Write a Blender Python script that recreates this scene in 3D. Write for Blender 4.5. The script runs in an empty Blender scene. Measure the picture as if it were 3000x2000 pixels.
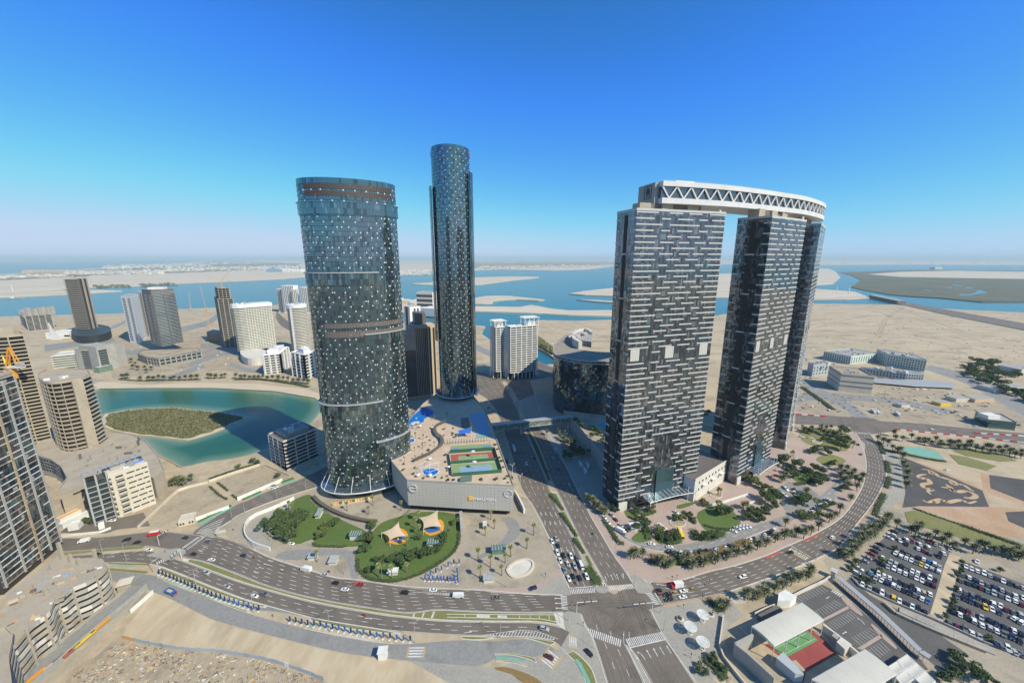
import bpy,math,random
import numpy as np
from mathutils import Vector
from mathutils.geometry import tessellate_polygon
SC = bpy.context.scene
COL = SC.collection
R = random.Random(7)
PI = math.pi
# ------------------------------------------------------------------ camera
F,HY,CH = 1125.0,757.0,187.0
PITCH = math.atan((1000-HY)/F)
cd = bpy.data.cameras.new('camera'); cam = bpy.data.objects.new('camera',cd); COL.objects.link(cam)
cd.sensor_width = 36; cd.lens = 36*F/3000; cd.clip_start = 1; cd.clip_end = 200000
cam.location = (0,0,CH); cam.rotation_euler = (PI/2-PITCH,0,0)
SC.camera = cam
HAZE = 5e-5
# ------------------------------------------------------------------ sky, sun, exposure
SUN_EL,SUN_AZ = math.radians(42),math.radians(125)
w = bpy.data.worlds.new('World'); SC.world = w; w.use_nodes = True
nt = w.node_tree; bg = nt.nodes['Background']
sky = nt.nodes.new('ShaderNodeTexSky'); sky.sky_type = 'NISHITA'; sky.sun_disc = False
sky.sun_elevation = SUN_EL; sky.sun_rotation = SUN_AZ
sky.air_density = 1.0; sky.dust_density = 0.3; sky.ozone_density = 6.0; sky.altitude = 0
def mth(op,a,v): n = nt.nodes.new('ShaderNodeMath'); n.operation = op; nt.links.new(a,n.inputs[0]); n.inputs[1].default_value = v; n.inputs[2].default_value = 0.22/0.12; return n.outputs[0]
sp = nt.nodes.new('ShaderNodeSeparateColor'); cb = nt.nodes.new('ShaderNodeCombineColor'); nt.links.new(sky.outputs[0],sp.inputs[0])
SKY = 0.12                                            # the deep, clear grading of the whole sky: one curve per channel
for i,(g_,k_,c_) in enumerate(((1.5,1.3,.52),(1.1,1.38,.64),(2.0,5.6,.84))):
    nt.links.new(mth('SMOOTH_MIN',mth('MULTIPLY',mth('POWER',mth('MULTIPLY',sp.outputs[i],0.1),g_),k_/SKY),c_/SKY),cb.inputs[i])
nt.links.new(cb.outputs[0],bg.inputs['Color']); bg.inputs['Strength'].default_value = SKY
sd = bpy.data.lights.new('sun','SUN'); sd.energy = 5.0; sd.angle = math.radians(0.53); sd.color = (1.0,0.93,0.75)
sun = bpy.data.objects.new('sun',sd); COL.objects.link(sun)
sv = Vector((math.sin(SUN_AZ)*math.cos(SUN_EL),math.cos(SUN_AZ)*math.cos(SUN_EL),math.sin(SUN_EL)))
sun.rotation_euler = sv.to_track_quat('Z','Y').to_euler(); sun.location = sv*900
SC.view_settings.view_transform = 'Standard'; SC.view_settings.look = 'None'
SC.view_settings.exposure = 0.12; SC.view_settings.gamma = 1.0; SC.view_settings.use_curve_mapping = False
SC.cycles.max_bounces = 6; SC.cycles.volume_bounces = 0; SC.cycles.transparent_max_bounces = 6
SC.cycles.use_denoising = True
# ------------------------------------------------------------------ place helpers
_c,_s = math.cos(PITCH),math.sin(PITCH)
def G(x,y,z=0.0):
    """ground (or roof) point at height z that the surveyed photograph position x, y stands for"""
    u,v = (x-1500)/F,(1000-y)/F
    dx,dy,dz = u,_c+v*_s,-_s+v*_c
    t = (z-CH)/dz
    return Vector((dx*t,dy*t,z))
def HT(b,t,z=0.0):
    """height of a vertical edge from its foot b and its top t"""
    g = G(b[0],b[1],z); u,v = (t[0]-1500)/F,(1000-t[1])/F
    dx,dy,dz = u,_c+v*_s,-_s+v*_c
    return CH+dz*math.hypot(g.x,g.y)/math.hypot(dx,dy)
def GP(pts,z=0.0): return [G(x,y,z) for x,y in pts]
def T(ox,oy,k,pts): return [(ox+x/k,oy+y/k) for x,y in pts]
def smooth(pts,n=6,closed=False):
    """Catmull-Rom through pts"""
    P = [Vector(p) for p in pts]; m = len(P); out = []
    for i in range(m if closed else m-1):
        p0 = P[(i-1) % m] if closed or i > 0 else P[0]*2-P[1]
        p1,p2 = P[i],P[(i+1) % m]
        p3 = P[(i+2) % m] if closed or i+2 < m else P[-1]*2-P[-2]
        for k in range(n):
            t = k/n
            out.append(0.5*((2*p1)+(p2-p0)*t+(2*p0-5*p1+4*p2-p3)*t*t+(3*p1-p0-3*p2+p3)*t ** 3))
    if not closed: out.append(P[-1])
    return out
def resample(pts,n):
    P = [Vector(p) for p in pts]; d = [0]
    for a,b in zip(P,P[1:]): d.append(d[-1]+(b-a).length)
    out = []; j = 0
    for i in range(n):
        s = d[-1]*i/(n-1)
        while j < len(d)-2 and d[j+1] < s: j += 1
        t = (s-d[j])/max(1e-9,d[j+1]-d[j]); out.append(P[j].lerp(P[j+1],min(1,t)))
    return out
def plen(pts): return sum((Vector(b)-Vector(a)).length for a,b in zip(pts,pts[1:]))
def area2(p): return sum(a[0]*b[1]-b[0]*a[1] for a,b in zip(p,list(p[1:])+[p[0]]))
def ccw(p): return list(p) if area2(p) > 0 else list(p)[::-1]
def offset_path(pts,d):
    """shift a plan polyline to its left by d"""
    P = [Vector((p[0],p[1],p[2] if len(p) > 2 else 0)) for p in pts]; out = []
    for i,p in enumerate(P):
        a = P[max(0,i-1)]; b = P[min(len(P)-1,i+1)]
        t = (b-a); t.z = 0; t.normalize(); out.append(p+Vector((-t.y,t.x,0))*d)
    return out
# ------------------------------------------------------------------ mesh builder
class MB:
    def __init__(s): s.v,s.f,s.m = [],[],[]
    def add(s,vs,fs,m=0):
        o = len(s.v); s.v += [tuple(p) for p in vs]
        s.f += [tuple(i+o for i in f) for f in fs]; s.m += [m]*len(fs)
    def quad(s,a,b,c,d,m=0): s.add([a,b,c,d],[(0,1,2,3)],m)
    def box(s,c,size,rz=0.0,m=0,top=1.0):
        hx,hy,hz = size[0]/2,size[1]/2,size[2]/2; cs,sn = math.cos(rz),math.sin(rz); vs = []
        for z,k in ((-hz,1.0),(hz,top)):
            for x,y in ((-hx,-hy),(hx,-hy),(hx,hy),(-hx,hy)):
                x *= k; y *= k; vs.append((c[0]+x*cs-y*sn,c[1]+x*sn+y*cs,c[2]+z))
        s.add(vs,[(3,2,1,0),(4,5,6,7),(0,1,5,4),(1,2,6,5),(2,3,7,6),(3,0,4,7)],m)
    def prism(s,poly,z0,z1,m=0,mt=None,bottom=False,holes=()):
        poly = ccw([(p[0],p[1]) for p in poly]); n = len(poly)
        s.add([(x,y,z0) for x,y in poly]+[(x,y,z1) for x,y in poly],[(i,(i+1) % n,n+(i+1) % n,n+i) for i in range(n)],m)
        hs_ = [ccw([(p[0],p[1]) for p in h])[::-1] for h in holes]
        for h in hs_:
            k = len(h); s.add([(x,y,z0) for x,y in h]+[(x,y,z1) for x,y in h],[(i,(i+1) % k,k+(i+1) % k,k+i) for i in range(k)],m)
        s.sheet(poly,z1,m if mt is None else mt,hs_)
        if bottom: s.sheet(poly,z0,m,hs_,flip=True)
    def sheet(s,poly,z,m=0,holes=(),flip=False):
        loops = [[(p[0],p[1]) for p in poly]]+[[(p[0],p[1]) for p in h] for h in holes]
        tri = tessellate_polygon([[Vector((x,y,0)) for x,y in l] for l in loops])
        vs = [(x,y,z if not callable(z) else z(x,y)) for l in loops for x,y in l]; fs = []
        for a,b,c in tri:
            ar = (vs[b][0]-vs[a][0])*(vs[c][1]-vs[a][1])-(vs[b][1]-vs[a][1])*(vs[c][0]-vs[a][0])
            if abs(ar) < 1e-9: continue
            fs.append((a,b,c) if (ar > 0) != flip else (c,b,a))
        s.add(vs,fs,m)
    def tube(s,p0,p1,r0,r1=None,n=6,m=0,cap=True):
        r1 = r0 if r1 is None else r1; p0,p1 = Vector(p0),Vector(p1); d = (p1-p0)
        if d.length < 1e-6: return
        d.normalize(); a = d.orthogonal().normalized(); b = d.cross(a); vs = []
        for p,r in ((p0,r0),(p1,r1)):
            for i in range(n): t = 2*PI*i/n; vs.append(p+(a*math.cos(t)+b*math.sin(t))*r)
        fs = [(i,(i+1) % n,n+(i+1) % n,n+i) for i in range(n)]
        if cap: fs += [tuple(range(n))[::-1],tuple(range(n,2*n))]
        s.add(vs,fs,m)
    def beam(s,p0,p1,wd,ht,m=0):
        p0,p1 = Vector(p0),Vector(p1); d = (p1-p0).normalized(); up = Vector((0,0,1))
        if abs(d.z) > 0.95: up = Vector((0,1,0))
        a = d.cross(up).normalized()*wd/2; b = a.cross(d).normalized()*ht/2; vs = []
        for p in (p0,p1): vs += [p-a-b,p+a-b,p+a+b,p-a+b]
        s.add(vs,[(0,3,2,1),(4,5,6,7),(0,1,5,4),(1,2,6,5),(2,3,7,6),(3,0,4,7)],m)
    def ribbon(s,pts,wd,z0,z1=None,m=0,closed=False):
        """band of width wd along a plan path: flat at z0, or a kerb-like bar from z0 to z1"""
        P = [Vector((p[0],p[1],0)) for p in pts]; n = len(P); L,Rr = [],[]
        for i,p in enumerate(P):
            a = P[(i-1) % n] if closed or i else P[i]; b = P[(i+1) % n] if closed or i < n-1 else P[i]
            t = (b-a).normalized(); q = Vector((-t.y,t.x,0))*wd/2; L.append(p+q); Rr.append(p-q)
        k = n if closed else n-1; zt = z0 if z1 is None else z1
        vs = [(p.x,p.y,zt) for p in L]+[(p.x,p.y,zt) for p in Rr]
        fs = [(i,n+i,n+(i+1) % n,(i+1) % n) for i in range(k)]
        if z1 is not None:
            vs += [(p.x,p.y,z0) for p in L]+[(p.x,p.y,z0) for p in Rr]
            fs += [(2*n+i,i,(i+1) % n,2*n+(i+1) % n) for i in range(k)]
            fs += [(n+i,3*n+i,3*n+(i+1) % n,n+(i+1) % n) for i in range(k)]
            if not closed: fs += [(0,2*n,3*n,n),(n-1,2*n-1,4*n-1,3*n-1)]
        s.add(vs,fs,m)
    def wall(s,pts,th,z0,z1,m=0): s.ribbon(pts,th,z0,z1,m)
    def mesh(s,name,mats,off=(0,0,0),smooth_=False):
        me = bpy.data.meshes.new(name)
        v = s.v if tuple(off) == (0,0,0) else [(x-off[0],y-off[1],z-off[2]) for x,y,z in s.v]
        me.from_pydata(v,[],s.f)
        for mt in (mats if isinstance(mats,(list,tuple)) else [mats]): me.materials.append(mt)
        if len(me.materials) > 1: me.polygons.foreach_set('material_index',s.m)
        if smooth_: me.polygons.foreach_set('use_smooth',[True]*len(me.polygons))
        me.update(); return me
    def build(s,name,mats,parent=None,kind=None,label=None,cat=None,group=None,smooth_=False,loc=None):
        off = loc if loc is not None else ((0,0,0) if parent is None else ABS[parent.name])
        me = s.mesh(name,mats,off,smooth_); return put(name,me,parent,kind,label,cat,group,loc)
ABS = {}
def PT(root,name,m,shape,*a,**k):
    """one part made of one shape"""
    b = MB(); getattr(b,shape)(*a,**k); return b.build(name,M[m],root)
def put(name,me,parent=None,kind=None,label=None,cat=None,group=None,loc=None,rz=0.0):
    o = bpy.data.objects.new(name,me); COL.objects.link(o)
    if loc is not None: o.location = loc
    if rz: o.rotation_euler = (0,0,rz)
    if parent is not None: o.parent = parent; ABS[o.name] = ABS[parent.name]
    else: ABS[o.name] = tuple(loc) if loc is not None else (0,0,0)
    tag(o,kind,label,cat,group); return o
def tag(o,kind=None,label=None,cat=None,group=None):
    if kind: o['kind'] = kind
    if label: o['label'] = label
    if cat: o['category'] = cat
    if group: o['group'] = group
def thing(name,label,cat,loc=(0,0,0),group=None,rz=0.0):
    o = bpy.data.objects.new(name,None); COL.objects.link(o); o.location = loc; o.rotation_euler = (0,0,rz)
    o.empty_display_size = 2; ABS[o.name] = tuple(loc); tag(o,None,label,cat,group); return o
def clone(src,loc,rz=0.0,label=None,group=None,scale=None,mats=None):
    """a copy of a thing and of each of its parts and sub-parts"""
    c = src.copy(); COL.objects.link(c); c.location = loc; c.rotation_euler = (0,0,rz)
    if scale is not None: c.scale = scale if isinstance(scale,(tuple,list)) else (scale,)*3
    if label: c['label'] = label
    if group: c['group'] = group
    ABS[c.name] = tuple(loc)
    for ch in KIDS.get(src.name,()):
        k = ch.copy(); COL.objects.link(k); k.parent = c; KIDS.setdefault(c.name,[]).append(k)
        for g in KIDS.get(ch.name,()):
            q = g.copy(); COL.objects.link(q); q.parent = k; KIDS.setdefault(k.name,[]).append(q)
    return c
KIDS = {}
def kid(o):
    KIDS.setdefault(o.parent.name,[]).append(o); return o
ORD = ['first','second','third','fourth','fifth','sixth','seventh','eighth','ninth','tenth','eleventh','twelfth','thirteenth','fourteenth','fifteenth','sixteenth','seventeenth','eighteenth','nineteenth','twentieth']
def od(i):
    if i < 20: return ORD[i]
    t = {2: 'twenty',3: 'thirty',4: 'forty',5: 'fifty',6: 'sixty',7: 'seventy'}[(i+1) // 10]
    if (i+1) % 10 == 0: return {2: 'twentieth',3: 'thirtieth',4: 'fortieth',5: 'fiftieth',6: 'sixtieth',7: 'seventieth'}[(i+1) // 10]
    return t+'-' +ORD[i % 10]
# ------------------------------------------------------------------ materials
def mat(name,col,rough=0.8,var=None,scale=0.3,var2=None,scale2=4.0,metal=0.0,spec=0.5,bump=0.0,bscale=2.0,stretch=None,obj=False,rampw=(0.35,0.65),var3=None,scale3=0.05):
    """principled surface, its colour drifting to var over large noise and to var2 over fine noise (world metres, or the object's own)"""
    if name in ('sand','plain','dirt','paving','pale_sand','beach','concrete','grey_paving','far_sand'): col,var,var2,var3 = (c and (c[0]*.92,c[1]*.89,c[2]*.83) for c in (col,var,var2,var3))
    m = bpy.data.materials.new(name); m.use_nodes = True; n = m.node_tree; b = n.nodes['Principled BSDF']
    b.inputs['Base Color'].default_value = (*col,1); b.inputs['Roughness'].default_value = rough
    b.inputs['Metallic'].default_value = metal; b.inputs['Specular IOR Level'].default_value = spec
    if var is None and var2 is None and not bump: return m
    if obj: tc = n.nodes.new('ShaderNodeTexCoord'); co = tc.outputs['Object']
    else: ge = n.nodes.new('ShaderNodeNewGeometry'); co = ge.outputs['Position']
    if stretch:
        mp = n.nodes.new('ShaderNodeMapping'); mp.inputs['Scale'].default_value = stretch[:3]
        if len(stretch) > 3: mp.inputs['Rotation'].default_value = (0,0,stretch[3])
        n.links.new(co,mp.inputs['Vector']); co = mp.outputs[0]
    last = None
    def layer(c2,sc,last,lo,hi):
        t = n.nodes.new('ShaderNodeTexNoise'); t.inputs['Scale'].default_value = sc; t.inputs['Detail'].default_value = 6; t.inputs['Roughness'].default_value = 0.6
        n.links.new(co,t.inputs['Vector'])
        r = n.nodes.new('ShaderNodeMapRange'); r.inputs[1].default_value = lo; r.inputs[2].default_value = hi; n.links.new(t.outputs['Fac'],r.inputs[0])
        x = n.nodes.new('ShaderNodeMix'); x.data_type = 'RGBA'; n.links.new(r.outputs[0],x.inputs[0])
        if last is None: x.inputs[6].default_value = (*col,1)
        else: n.links.new(last,x.inputs[6])
        x.inputs[7].default_value = (*c2,1); return x.outputs[2]
    if var is not None: last = layer(var,scale,last,*rampw)
    if var2 is not None: last = layer(var2,scale2,last,0.42,0.8)
    if var3 is not None: last = layer(var3,scale3,last,0.54,0.66)
    if last is not None: n.links.new(last,b.inputs['Base Color'])
    if bump:
        t = n.nodes.new('ShaderNodeTexNoise'); t.inputs['Scale'].default_value = bscale; t.inputs['Detail'].default_value = 5; n.links.new(co,t.inputs['Vector'])
        bp = n.nodes.new('ShaderNodeBump'); bp.inputs['Strength'].default_value = bump; bp.inputs['Distance'].default_value = 0.3
        n.links.new(t.outputs['Fac'],bp.inputs['Height']); n.links.new(bp.outputs[0],b.inputs['Normal'])
    return m
def srgb(r,g,b): return tuple(((c/255)/12.92 if c/255 <= 0.04045 else ((c/255+0.055)/1.055) ** 2.4) for c in (r,g,b))
M = {}
M['sand'] = mat('sand',(0.51,0.42,0.295),0.95,(0.39,0.315,0.22),0.012,(0.57,0.49,0.37),0.15,bump=0.15,bscale=0.5,var3=(0.33,0.285,0.22),scale3=0.03)
M['pale_sand'] = mat('pale_sand',(0.58,0.475,0.33),0.95,(0.44,0.35,0.24),0.035,(0.64,0.555,0.42),0.16,bump=0.35,bscale=0.35,stretch=(1,0.4,1,0.7),var3=(0.40,0.34,0.255),scale3=0.05)
M['beach'] = mat('beach',(0.60,0.515,0.39),0.95,(0.55,0.45,0.33),0.03,(0.66,0.57,0.45),0.4)
M['plain'] = mat('plain',(0.53,0.43,0.305),0.95,(0.41,0.325,0.225),0.005,(0.62,0.52,0.385),0.02,stretch=(1,2.2,1,0.3),var3=(0.33,0.275,0.205),scale3=0.012)
M['far_sand'] = mat('far_sand',(0.60,0.53,0.43),0.95,(0.50,0.43,0.35),0.0016,(0.70,0.63,0.53),0.006,stretch=(1,2.5,1))
M['scrub'] = mat('scrub',(0.17,0.17,0.12),0.95,(0.40,0.36,0.29),0.004,(0.10,0.12,0.08),0.02)
M['mangrove'] = mat('mangrove',(0.085,0.09,0.05),0.95,(0.15,0.14,0.085),0.004,(0.06,0.07,0.04),0.03)
M['dirt'] = mat('dirt',(0.43,0.36,0.265),0.95,(0.33,0.275,0.205),0.03,(0.50,0.425,0.32),0.4,bump=0.2,bscale=0.8,var3=(0.28,0.235,0.18),scale3=0.07)
M['red_dirt'] = mat('red_dirt',(0.42,0.26,0.15),0.95,(0.50,0.36,0.25),0.04,(0.36,0.22,0.13),0.5)
M['asphalt'] = mat('asphalt',(0.155,0.127,0.10),0.85,(0.205,0.172,0.14),0.05,(0.12,0.099,0.08),0.4,var3=(0.105,0.089,0.074),scale3=0.045)
M['dark_asphalt'] = mat('dark_asphalt',(0.10,0.095,0.088),0.85,(0.135,0.127,0.117),0.08,(0.08,0.076,0.07),1.2)
M['grey_road'] = mat('grey_road',(0.25,0.24,0.215),0.9,(0.30,0.29,0.275),0.06,(0.19,0.185,0.18),0.6,var3=(0.20,0.19,0.175),scale3=0.06)
M['paving'] = mat('paving',(0.42,0.365,0.29),0.9,(0.32,0.28,0.225),0.06,(0.49,0.43,0.35),0.9,var3=(0.29,0.255,0.205),scale3=0.05)
M['grey_paving'] = mat('grey_paving',(0.38,0.36,0.315),0.9,(0.30,0.29,0.27),0.08,(0.44,0.42,0.39),0.8)
M['pink_paving'] = mat('pink_paving',(0.42,0.325,0.26),0.9,(0.36,0.27,0.23),0.06,(0.47,0.36,0.30),0.9)
M['kerb'] = mat('kerb',(0.62,0.58,0.50),0.85,(0.52,0.48,0.42),0.4)
M['paint'] = mat('paint',(0.72,0.70,0.66),0.7,(0.50,0.48,0.45),0.35)
M['faint_paint'] = mat('faint_paint',(0.34,0.33,0.31),0.8)
M['yellow_paint'] = mat('yellow_paint',(0.62,0.38,0.06),0.7)
M['red_paint'] = mat('red_paint',(0.42,0.10,0.07),0.8)
M['lawn'] = mat('lawn',(0.085,0.145,0.028),0.95,(0.12,0.155,0.04),0.08,(0.05,0.10,0.018),0.9,bump=0.4,bscale=3)
M['dry_lawn'] = mat('dry_lawn',(0.19,0.19,0.06),0.95,(0.24,0.22,0.09),0.1,(0.12,0.14,0.04),0.8,bump=0.4,bscale=3)
M['cycle'] = mat('cycle',(0.16,0.36,0.27),0.85,(0.2,0.40,0.31),0.3)
M['concrete'] = mat('concrete',(0.45,0.395,0.315),0.9,(0.35,0.305,0.245),0.1,(0.48,0.43,0.37),0.8)
M['grey_concrete'] = mat('grey_concrete',(0.37,0.35,0.305),0.9,(0.28,0.27,0.25),0.1,(0.42,0.40,0.37),0.8)
M['dark_concrete'] = mat('dark_concrete',(0.16,0.135,0.115),0.9,(0.12,0.1,0.09),0.3)
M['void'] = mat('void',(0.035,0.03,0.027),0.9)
M['white'] = mat('white',(0.74,0.73,0.70),0.7,(0.64,0.63,0.60),0.15)
M['off_white'] = mat('off_white',(0.64,0.60,0.53),0.8,(0.55,0.51,0.44),0.12)
M['cream'] = mat('cream',(0.62,0.55,0.44),0.8,(0.54,0.47,0.37),0.1)
M['steel'] = mat('steel',(0.55,0.55,0.55),0.4,metal=0.3)
M['galv'] = mat('galv',(0.42,0.42,0.41),0.5,metal=0.2)
M['dark_metal'] = mat('dark_metal',(0.05,0.05,0.055),0.5)
M['black'] = mat('black',(0.015,0.015,0.016),0.6)
M['trunk'] = mat('trunk',(0.17,0.12,0.08),0.95,(0.24,0.18,0.12),3,obj=True)
M['frond'] = mat('frond',(0.115,0.125,0.06),0.7,(0.18,0.18,0.09),1.2,obj=True)
M['fan_frond'] = mat('fan_frond',(0.16,0.19,0.055),0.7,(0.24,0.24,0.09),1.2,obj=True)
M['leaf'] = mat('leaf',(0.06,0.10,0.03),0.75,(0.10,0.14,0.045),0.6,(0.035,0.065,0.02),2.5,obj=True)
M['bright_leaf'] = mat('bright_leaf',(0.11,0.15,0.035),0.75,(0.17,0.20,0.05),0.6,(0.07,0.10,0.025),2.5,obj=True)
M['hedge'] = mat('hedge',(0.05,0.075,0.025),0.8,(0.09,0.11,0.035),0.5,(0.03,0.05,0.02),2.0)
M['orange_bush'] = mat('orange_bush',(0.25,0.15,0.05),0.8,(0.16,0.13,0.045),0.5,(0.33,0.20,0.07),2.0)
def glass(name,col,rough=0.05,metal=0.55,bump=0.0):
    m = bpy.data.materials.new(name); m.use_nodes = True; n = m.node_tree; b = n.nodes['Principled BSDF']
    b.inputs['Base Color'].default_value = (*col,1); b.inputs['Roughness'].default_value = rough; b.inputs['Metallic'].default_value = metal
    b.inputs['Specular IOR Level'].default_value = 0.8
    return m
M['glass'] = glass('glass',(0.19,0.255,0.285),metal=.9)
M['glass_dark'] = glass('glass_dark',(0.115,0.15,0.17),metal=0.85)
M['glass_teal'] = glass('glass_teal',(0.14,0.25,0.265),metal=0.85)
M['glass_light'] = glass('glass_light',(0.25,0.32,0.355),metal=0.8,rough=0.1)
M['glass_green'] = glass('glass_green',(0.20,0.30,0.24),metal=0.4,rough=0.1)
M['window'] = glass('window',(0.04,0.05,0.06),0.12,0.1)
def water(name,col,rough=0.12,bs=0.25,strength=0.25,var=None,vs=0.002,attr=None):
    m = mat(name,col,rough,var,vs); n = m.node_tree; b = n.nodes['Principled BSDF']; b.inputs['IOR'].default_value = 1.33; b.inputs['Specular IOR Level'].default_value = 0.35
    ge = n.nodes.new('ShaderNodeNewGeometry'); t = n.nodes.new('ShaderNodeTexNoise'); t.inputs['Scale'].default_value = bs; t.inputs['Detail'].default_value = 4
    n.links.new(ge.outputs['Position'],t.inputs['Vector']); bp = n.nodes.new('ShaderNodeBump'); bp.inputs['Strength'].default_value = strength; bp.inputs['Distance'].default_value = 0.5
    n.links.new(t.outputs['Fac'],bp.inputs['Height']); n.links.new(bp.outputs[0],b.inputs['Normal'])
    if attr:
        a = n.nodes.new('ShaderNodeAttribute'); a.attribute_name = attr; r = n.nodes.new('ShaderNodeValToRGB')
        for i,(p,c) in enumerate(((0.0,(0.30,0.29,0.18)),(0.08,(0.13,0.22,0.13)),(0.3,(0.028,0.115,0.055)),(1.0,(0.010,0.08,0.052)))):
            e = r.color_ramp.elements[i] if i < 2 else r.color_ramp.elements.new(p)
            e.position = p; e.color = (*c,1)
        n.links.new(a.outputs['Fac'],r.inputs[0]); n.links.new(r.outputs[0],b.inputs['Base Color'])
    return m
M['sea'] = water('sea',(0.012,0.115,0.15),0.2,0.05,0.3,(0.025,0.14,0.165),0.0007)
M['lagoon'] = water('lagoon',(0.012,0.11,0.115),0.15,0.35,0.3,attr='depth')
M['pool'] = water('pool',(0.015,0.16,0.50),0.1,0.8,0.2)
M['turq_pool'] = water('turq_pool',(0.05,0.36,0.50),0.1,0.8,0.2)
M['louvre_'] = mat('spoil',(0.27,0.22,0.17),.95)
# ================================================================== SETTING: sea, land, roads
def S(name,px,m,z=0.0,sm=0,kind='structure',holes=(),label=None,zpx=None):
    P = GP(px,z if zpx is None else zpx)
    if sm: P = smooth(P,sm,True)
    b = MB(); b.sheet(P,z,0,[(smooth(GP(h,z),5,True)) for h in holes]); return b.build(name,M[m] if isinstance(m,str) else m,kind=kind,label=label)
b = MB(); b.quad((-60000,-8000,-3),(60000,-8000,-3),(60000,62000,-3),(-60000,62000,-3)); b.build('sea',M['sea'],kind='structure')
lagoon_px = [(292,1137),(446,1135),(625,1135),(803,1144),(922,1164),(950,1185),(890,1262),(800,1306),(732,1331),(660,1346),(600,1353),(530,1369),(500,1352),(460,1332),(425,1292),(387,1272),(330,1262),(290,1240),(268,1180)]
near_px = [(-900,925),(0,927),(150,923),(280,920),(367,917),(525,905),(650,900),(805,893),(940,892),(1080,900),(1165,935),(1180,945),(1250,947),(1330,950),(1390,952),(1422,955),(1414,970),(1412,978),(1435,994),(1460,1015),(1520,1045),(1570,1058),(1592,1068),(1621,1066),(1626,1050),(1603,1033),(1572,1018),(1548,990),(1540,965),(1574,937),(1688,939),(1795,936),(2100,923),(2240,905),(2381,889),(2624,892),(2775,905),(3000,915),(3900,940)]
near = GP(near_px)+[Vector((3200,300,0)),Vector((3000,-3000,0)),Vector((-3000,-3000,0)),Vector((-3200,300,0))]
b = MB(); lag = smooth(GP(lagoon_px),4,True)
b.prism(near,-4,0,0,holes=[lag]); b.build('ground',M['sand'],kind='structure')
# lagoon water with the bed showing near its shores
isl_px = [(306,1213),(321,1209),(384,1198),(491,1193),(576,1200),(647,1207),(714,1218),(723,1224),(670,1247),(625,1265),(558,1285),(527,1285),(446,1276),(393,1271),(312,1253),(298,1232)]
isl = smooth(GP(isl_px),4,True)
def seg_d(px,py,loops):
    d = np.full(px.shape,1e9)
    for L in loops:
        for a,c in zip(L,L[1:]+[L[0]]):
            ax,ay,cx,cy = a[0],a[1],c[0],c[1]; vx,vy = cx-ax,cy-ay; q = vx*vx+vy*vy+1e-9
            t = np.clip(((px-ax)*vx+(py-ay)*vy)/q,0,1); d = np.minimum(d,np.hypot(px-ax-t*vx,py-ay-t*vy))
    return d
xs = [p.x for p in lag]; ys = [p.y for p in lag]; nx,ny = 110,90
gx,gy = np.meshgrid(np.linspace(min(xs)-15,max(xs)+15,nx),np.linspace(min(ys)-15,max(ys)+15,ny))
dd = np.clip(seg_d(gx,gy,[lag,isl])/60,0,1)
b = MB(); b.add([(x,y,-0.9) for x,y in zip(gx.ravel(),gy.ravel())],[(j*nx+i,j*nx+i+1,(j+1)*nx+i+1,(j+1)*nx+i) for j in range(ny-1) for i in range(nx-1)])
lo = b.build('lagoon_water',M['lagoon'],kind='structure',smooth_=True)
at = lo.data.attributes.new('depth','FLOAT','POINT'); at.data.foreach_set('value',dd.ravel().astype(np.float32))
b = MB(); b.prism(isl,-2,-0.3,0); b.build('island_ground',M['beach'],kind='structure'); ci = sum(isl,Vector())/len(isl); b = MB(); b.sheet([p.lerp(ci,.06+.03*math.sin(i*1.7)) for i,p in enumerate(isl)],-.2); b.build('island_scrubland',mat('island_scrubland',(0.19,0.175,0.08),.95,(0.30,0.26,0.15),.08,(.12,.12,.05),.4),kind='structure')
# far shores, islands and sand bars
def land(name,px,m,z=0.5,sm=0,z0=-3.2):
    P = GP(px,0)
    if sm: P = smooth(P,sm,True)
    b = MB(); b.prism(P,z0,z,0); o = b.build(name,M[m],kind='structure')
    if sm:
        P = ccw(P); n = len(P); Q = []
        for i,p in enumerate(P): t = (P[(i+1) % n]-P[i-1]).normalized(); Q.append(p+Vector((t.y,-t.x,0))*(26+16*math.sin(i*1.3)+10*math.sin(i*.37)))
        b = MB(); b.sheet(Q,-2.8); b.build('shallow_water',M['shallow'],kind='structure')
    return o
M['shallow'] = water('shallow',(0.05,0.20,0.20),0.25,.05,.2,(0.09,0.25,0.23),.004)
land('far_shore',[(-700,876),(0,870),(75,867),(200,862),(270,857),(357,852),(290,849),(205,851),(145,853),(220,845),(300,840),(400,837),(588,827),(700,823),(840,816),(885,812),(1000,808),(1166,804),(1262,795),(1385,792),(1486,788),(1580,787),(1623,788),(1724,789),(1800,780),(2100,774),(2300,776),(2480,776),(2600,775),(3000,776),(3500,776),(3500,760.4),(1500,760.4),(760,761),(588,766),(525,771),(387,778),(300,785),(197,791),(67,800),(0,802),(-300,806),(-700,815)],'far_sand',1.0)
S('far_scrub',[(0,821),(75,818),(200,806),(260,806),(470,801),(588,797),(700,790),(880,786),(880,772),(750,766),(640,765),(560,771),(400,781),(300,788),(190,794),(60,802),(0,804)],'scrub',1.8)
S('far_scrub',[(1390,786),(1486,783),(1600,781),(1800,776),(1800,765),(1500,764),(1390,766)],'scrub',1.8)
land('far_shore_spit',[(1470,790),(1560,785),(1640,786),(1720,789),(1620,792)],'far_sand',0.8)
land('sand_bar',[(930,829),(1010,824),(1090,819),(1160,818),(1160,822),(1030,829),(960,832)],'far_sand',0.3,3)
land('sand_bar',[(1204,831),(1262,827),(1320,820),(1385,813),(1486,810),(1578,811),(1552,816),(1502,821),(1426,831),(1385,834),(1262,834)],'far_sand',0.5,3)
land('sand_bar',[(1330,885),(1385,874),(1426,867),(1486,866.5),(1512,869),(1593,877),(1578,880),(1512,877),(1446,880),(1443,888),(1385,889)],'far_sand',0.5,2)
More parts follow.
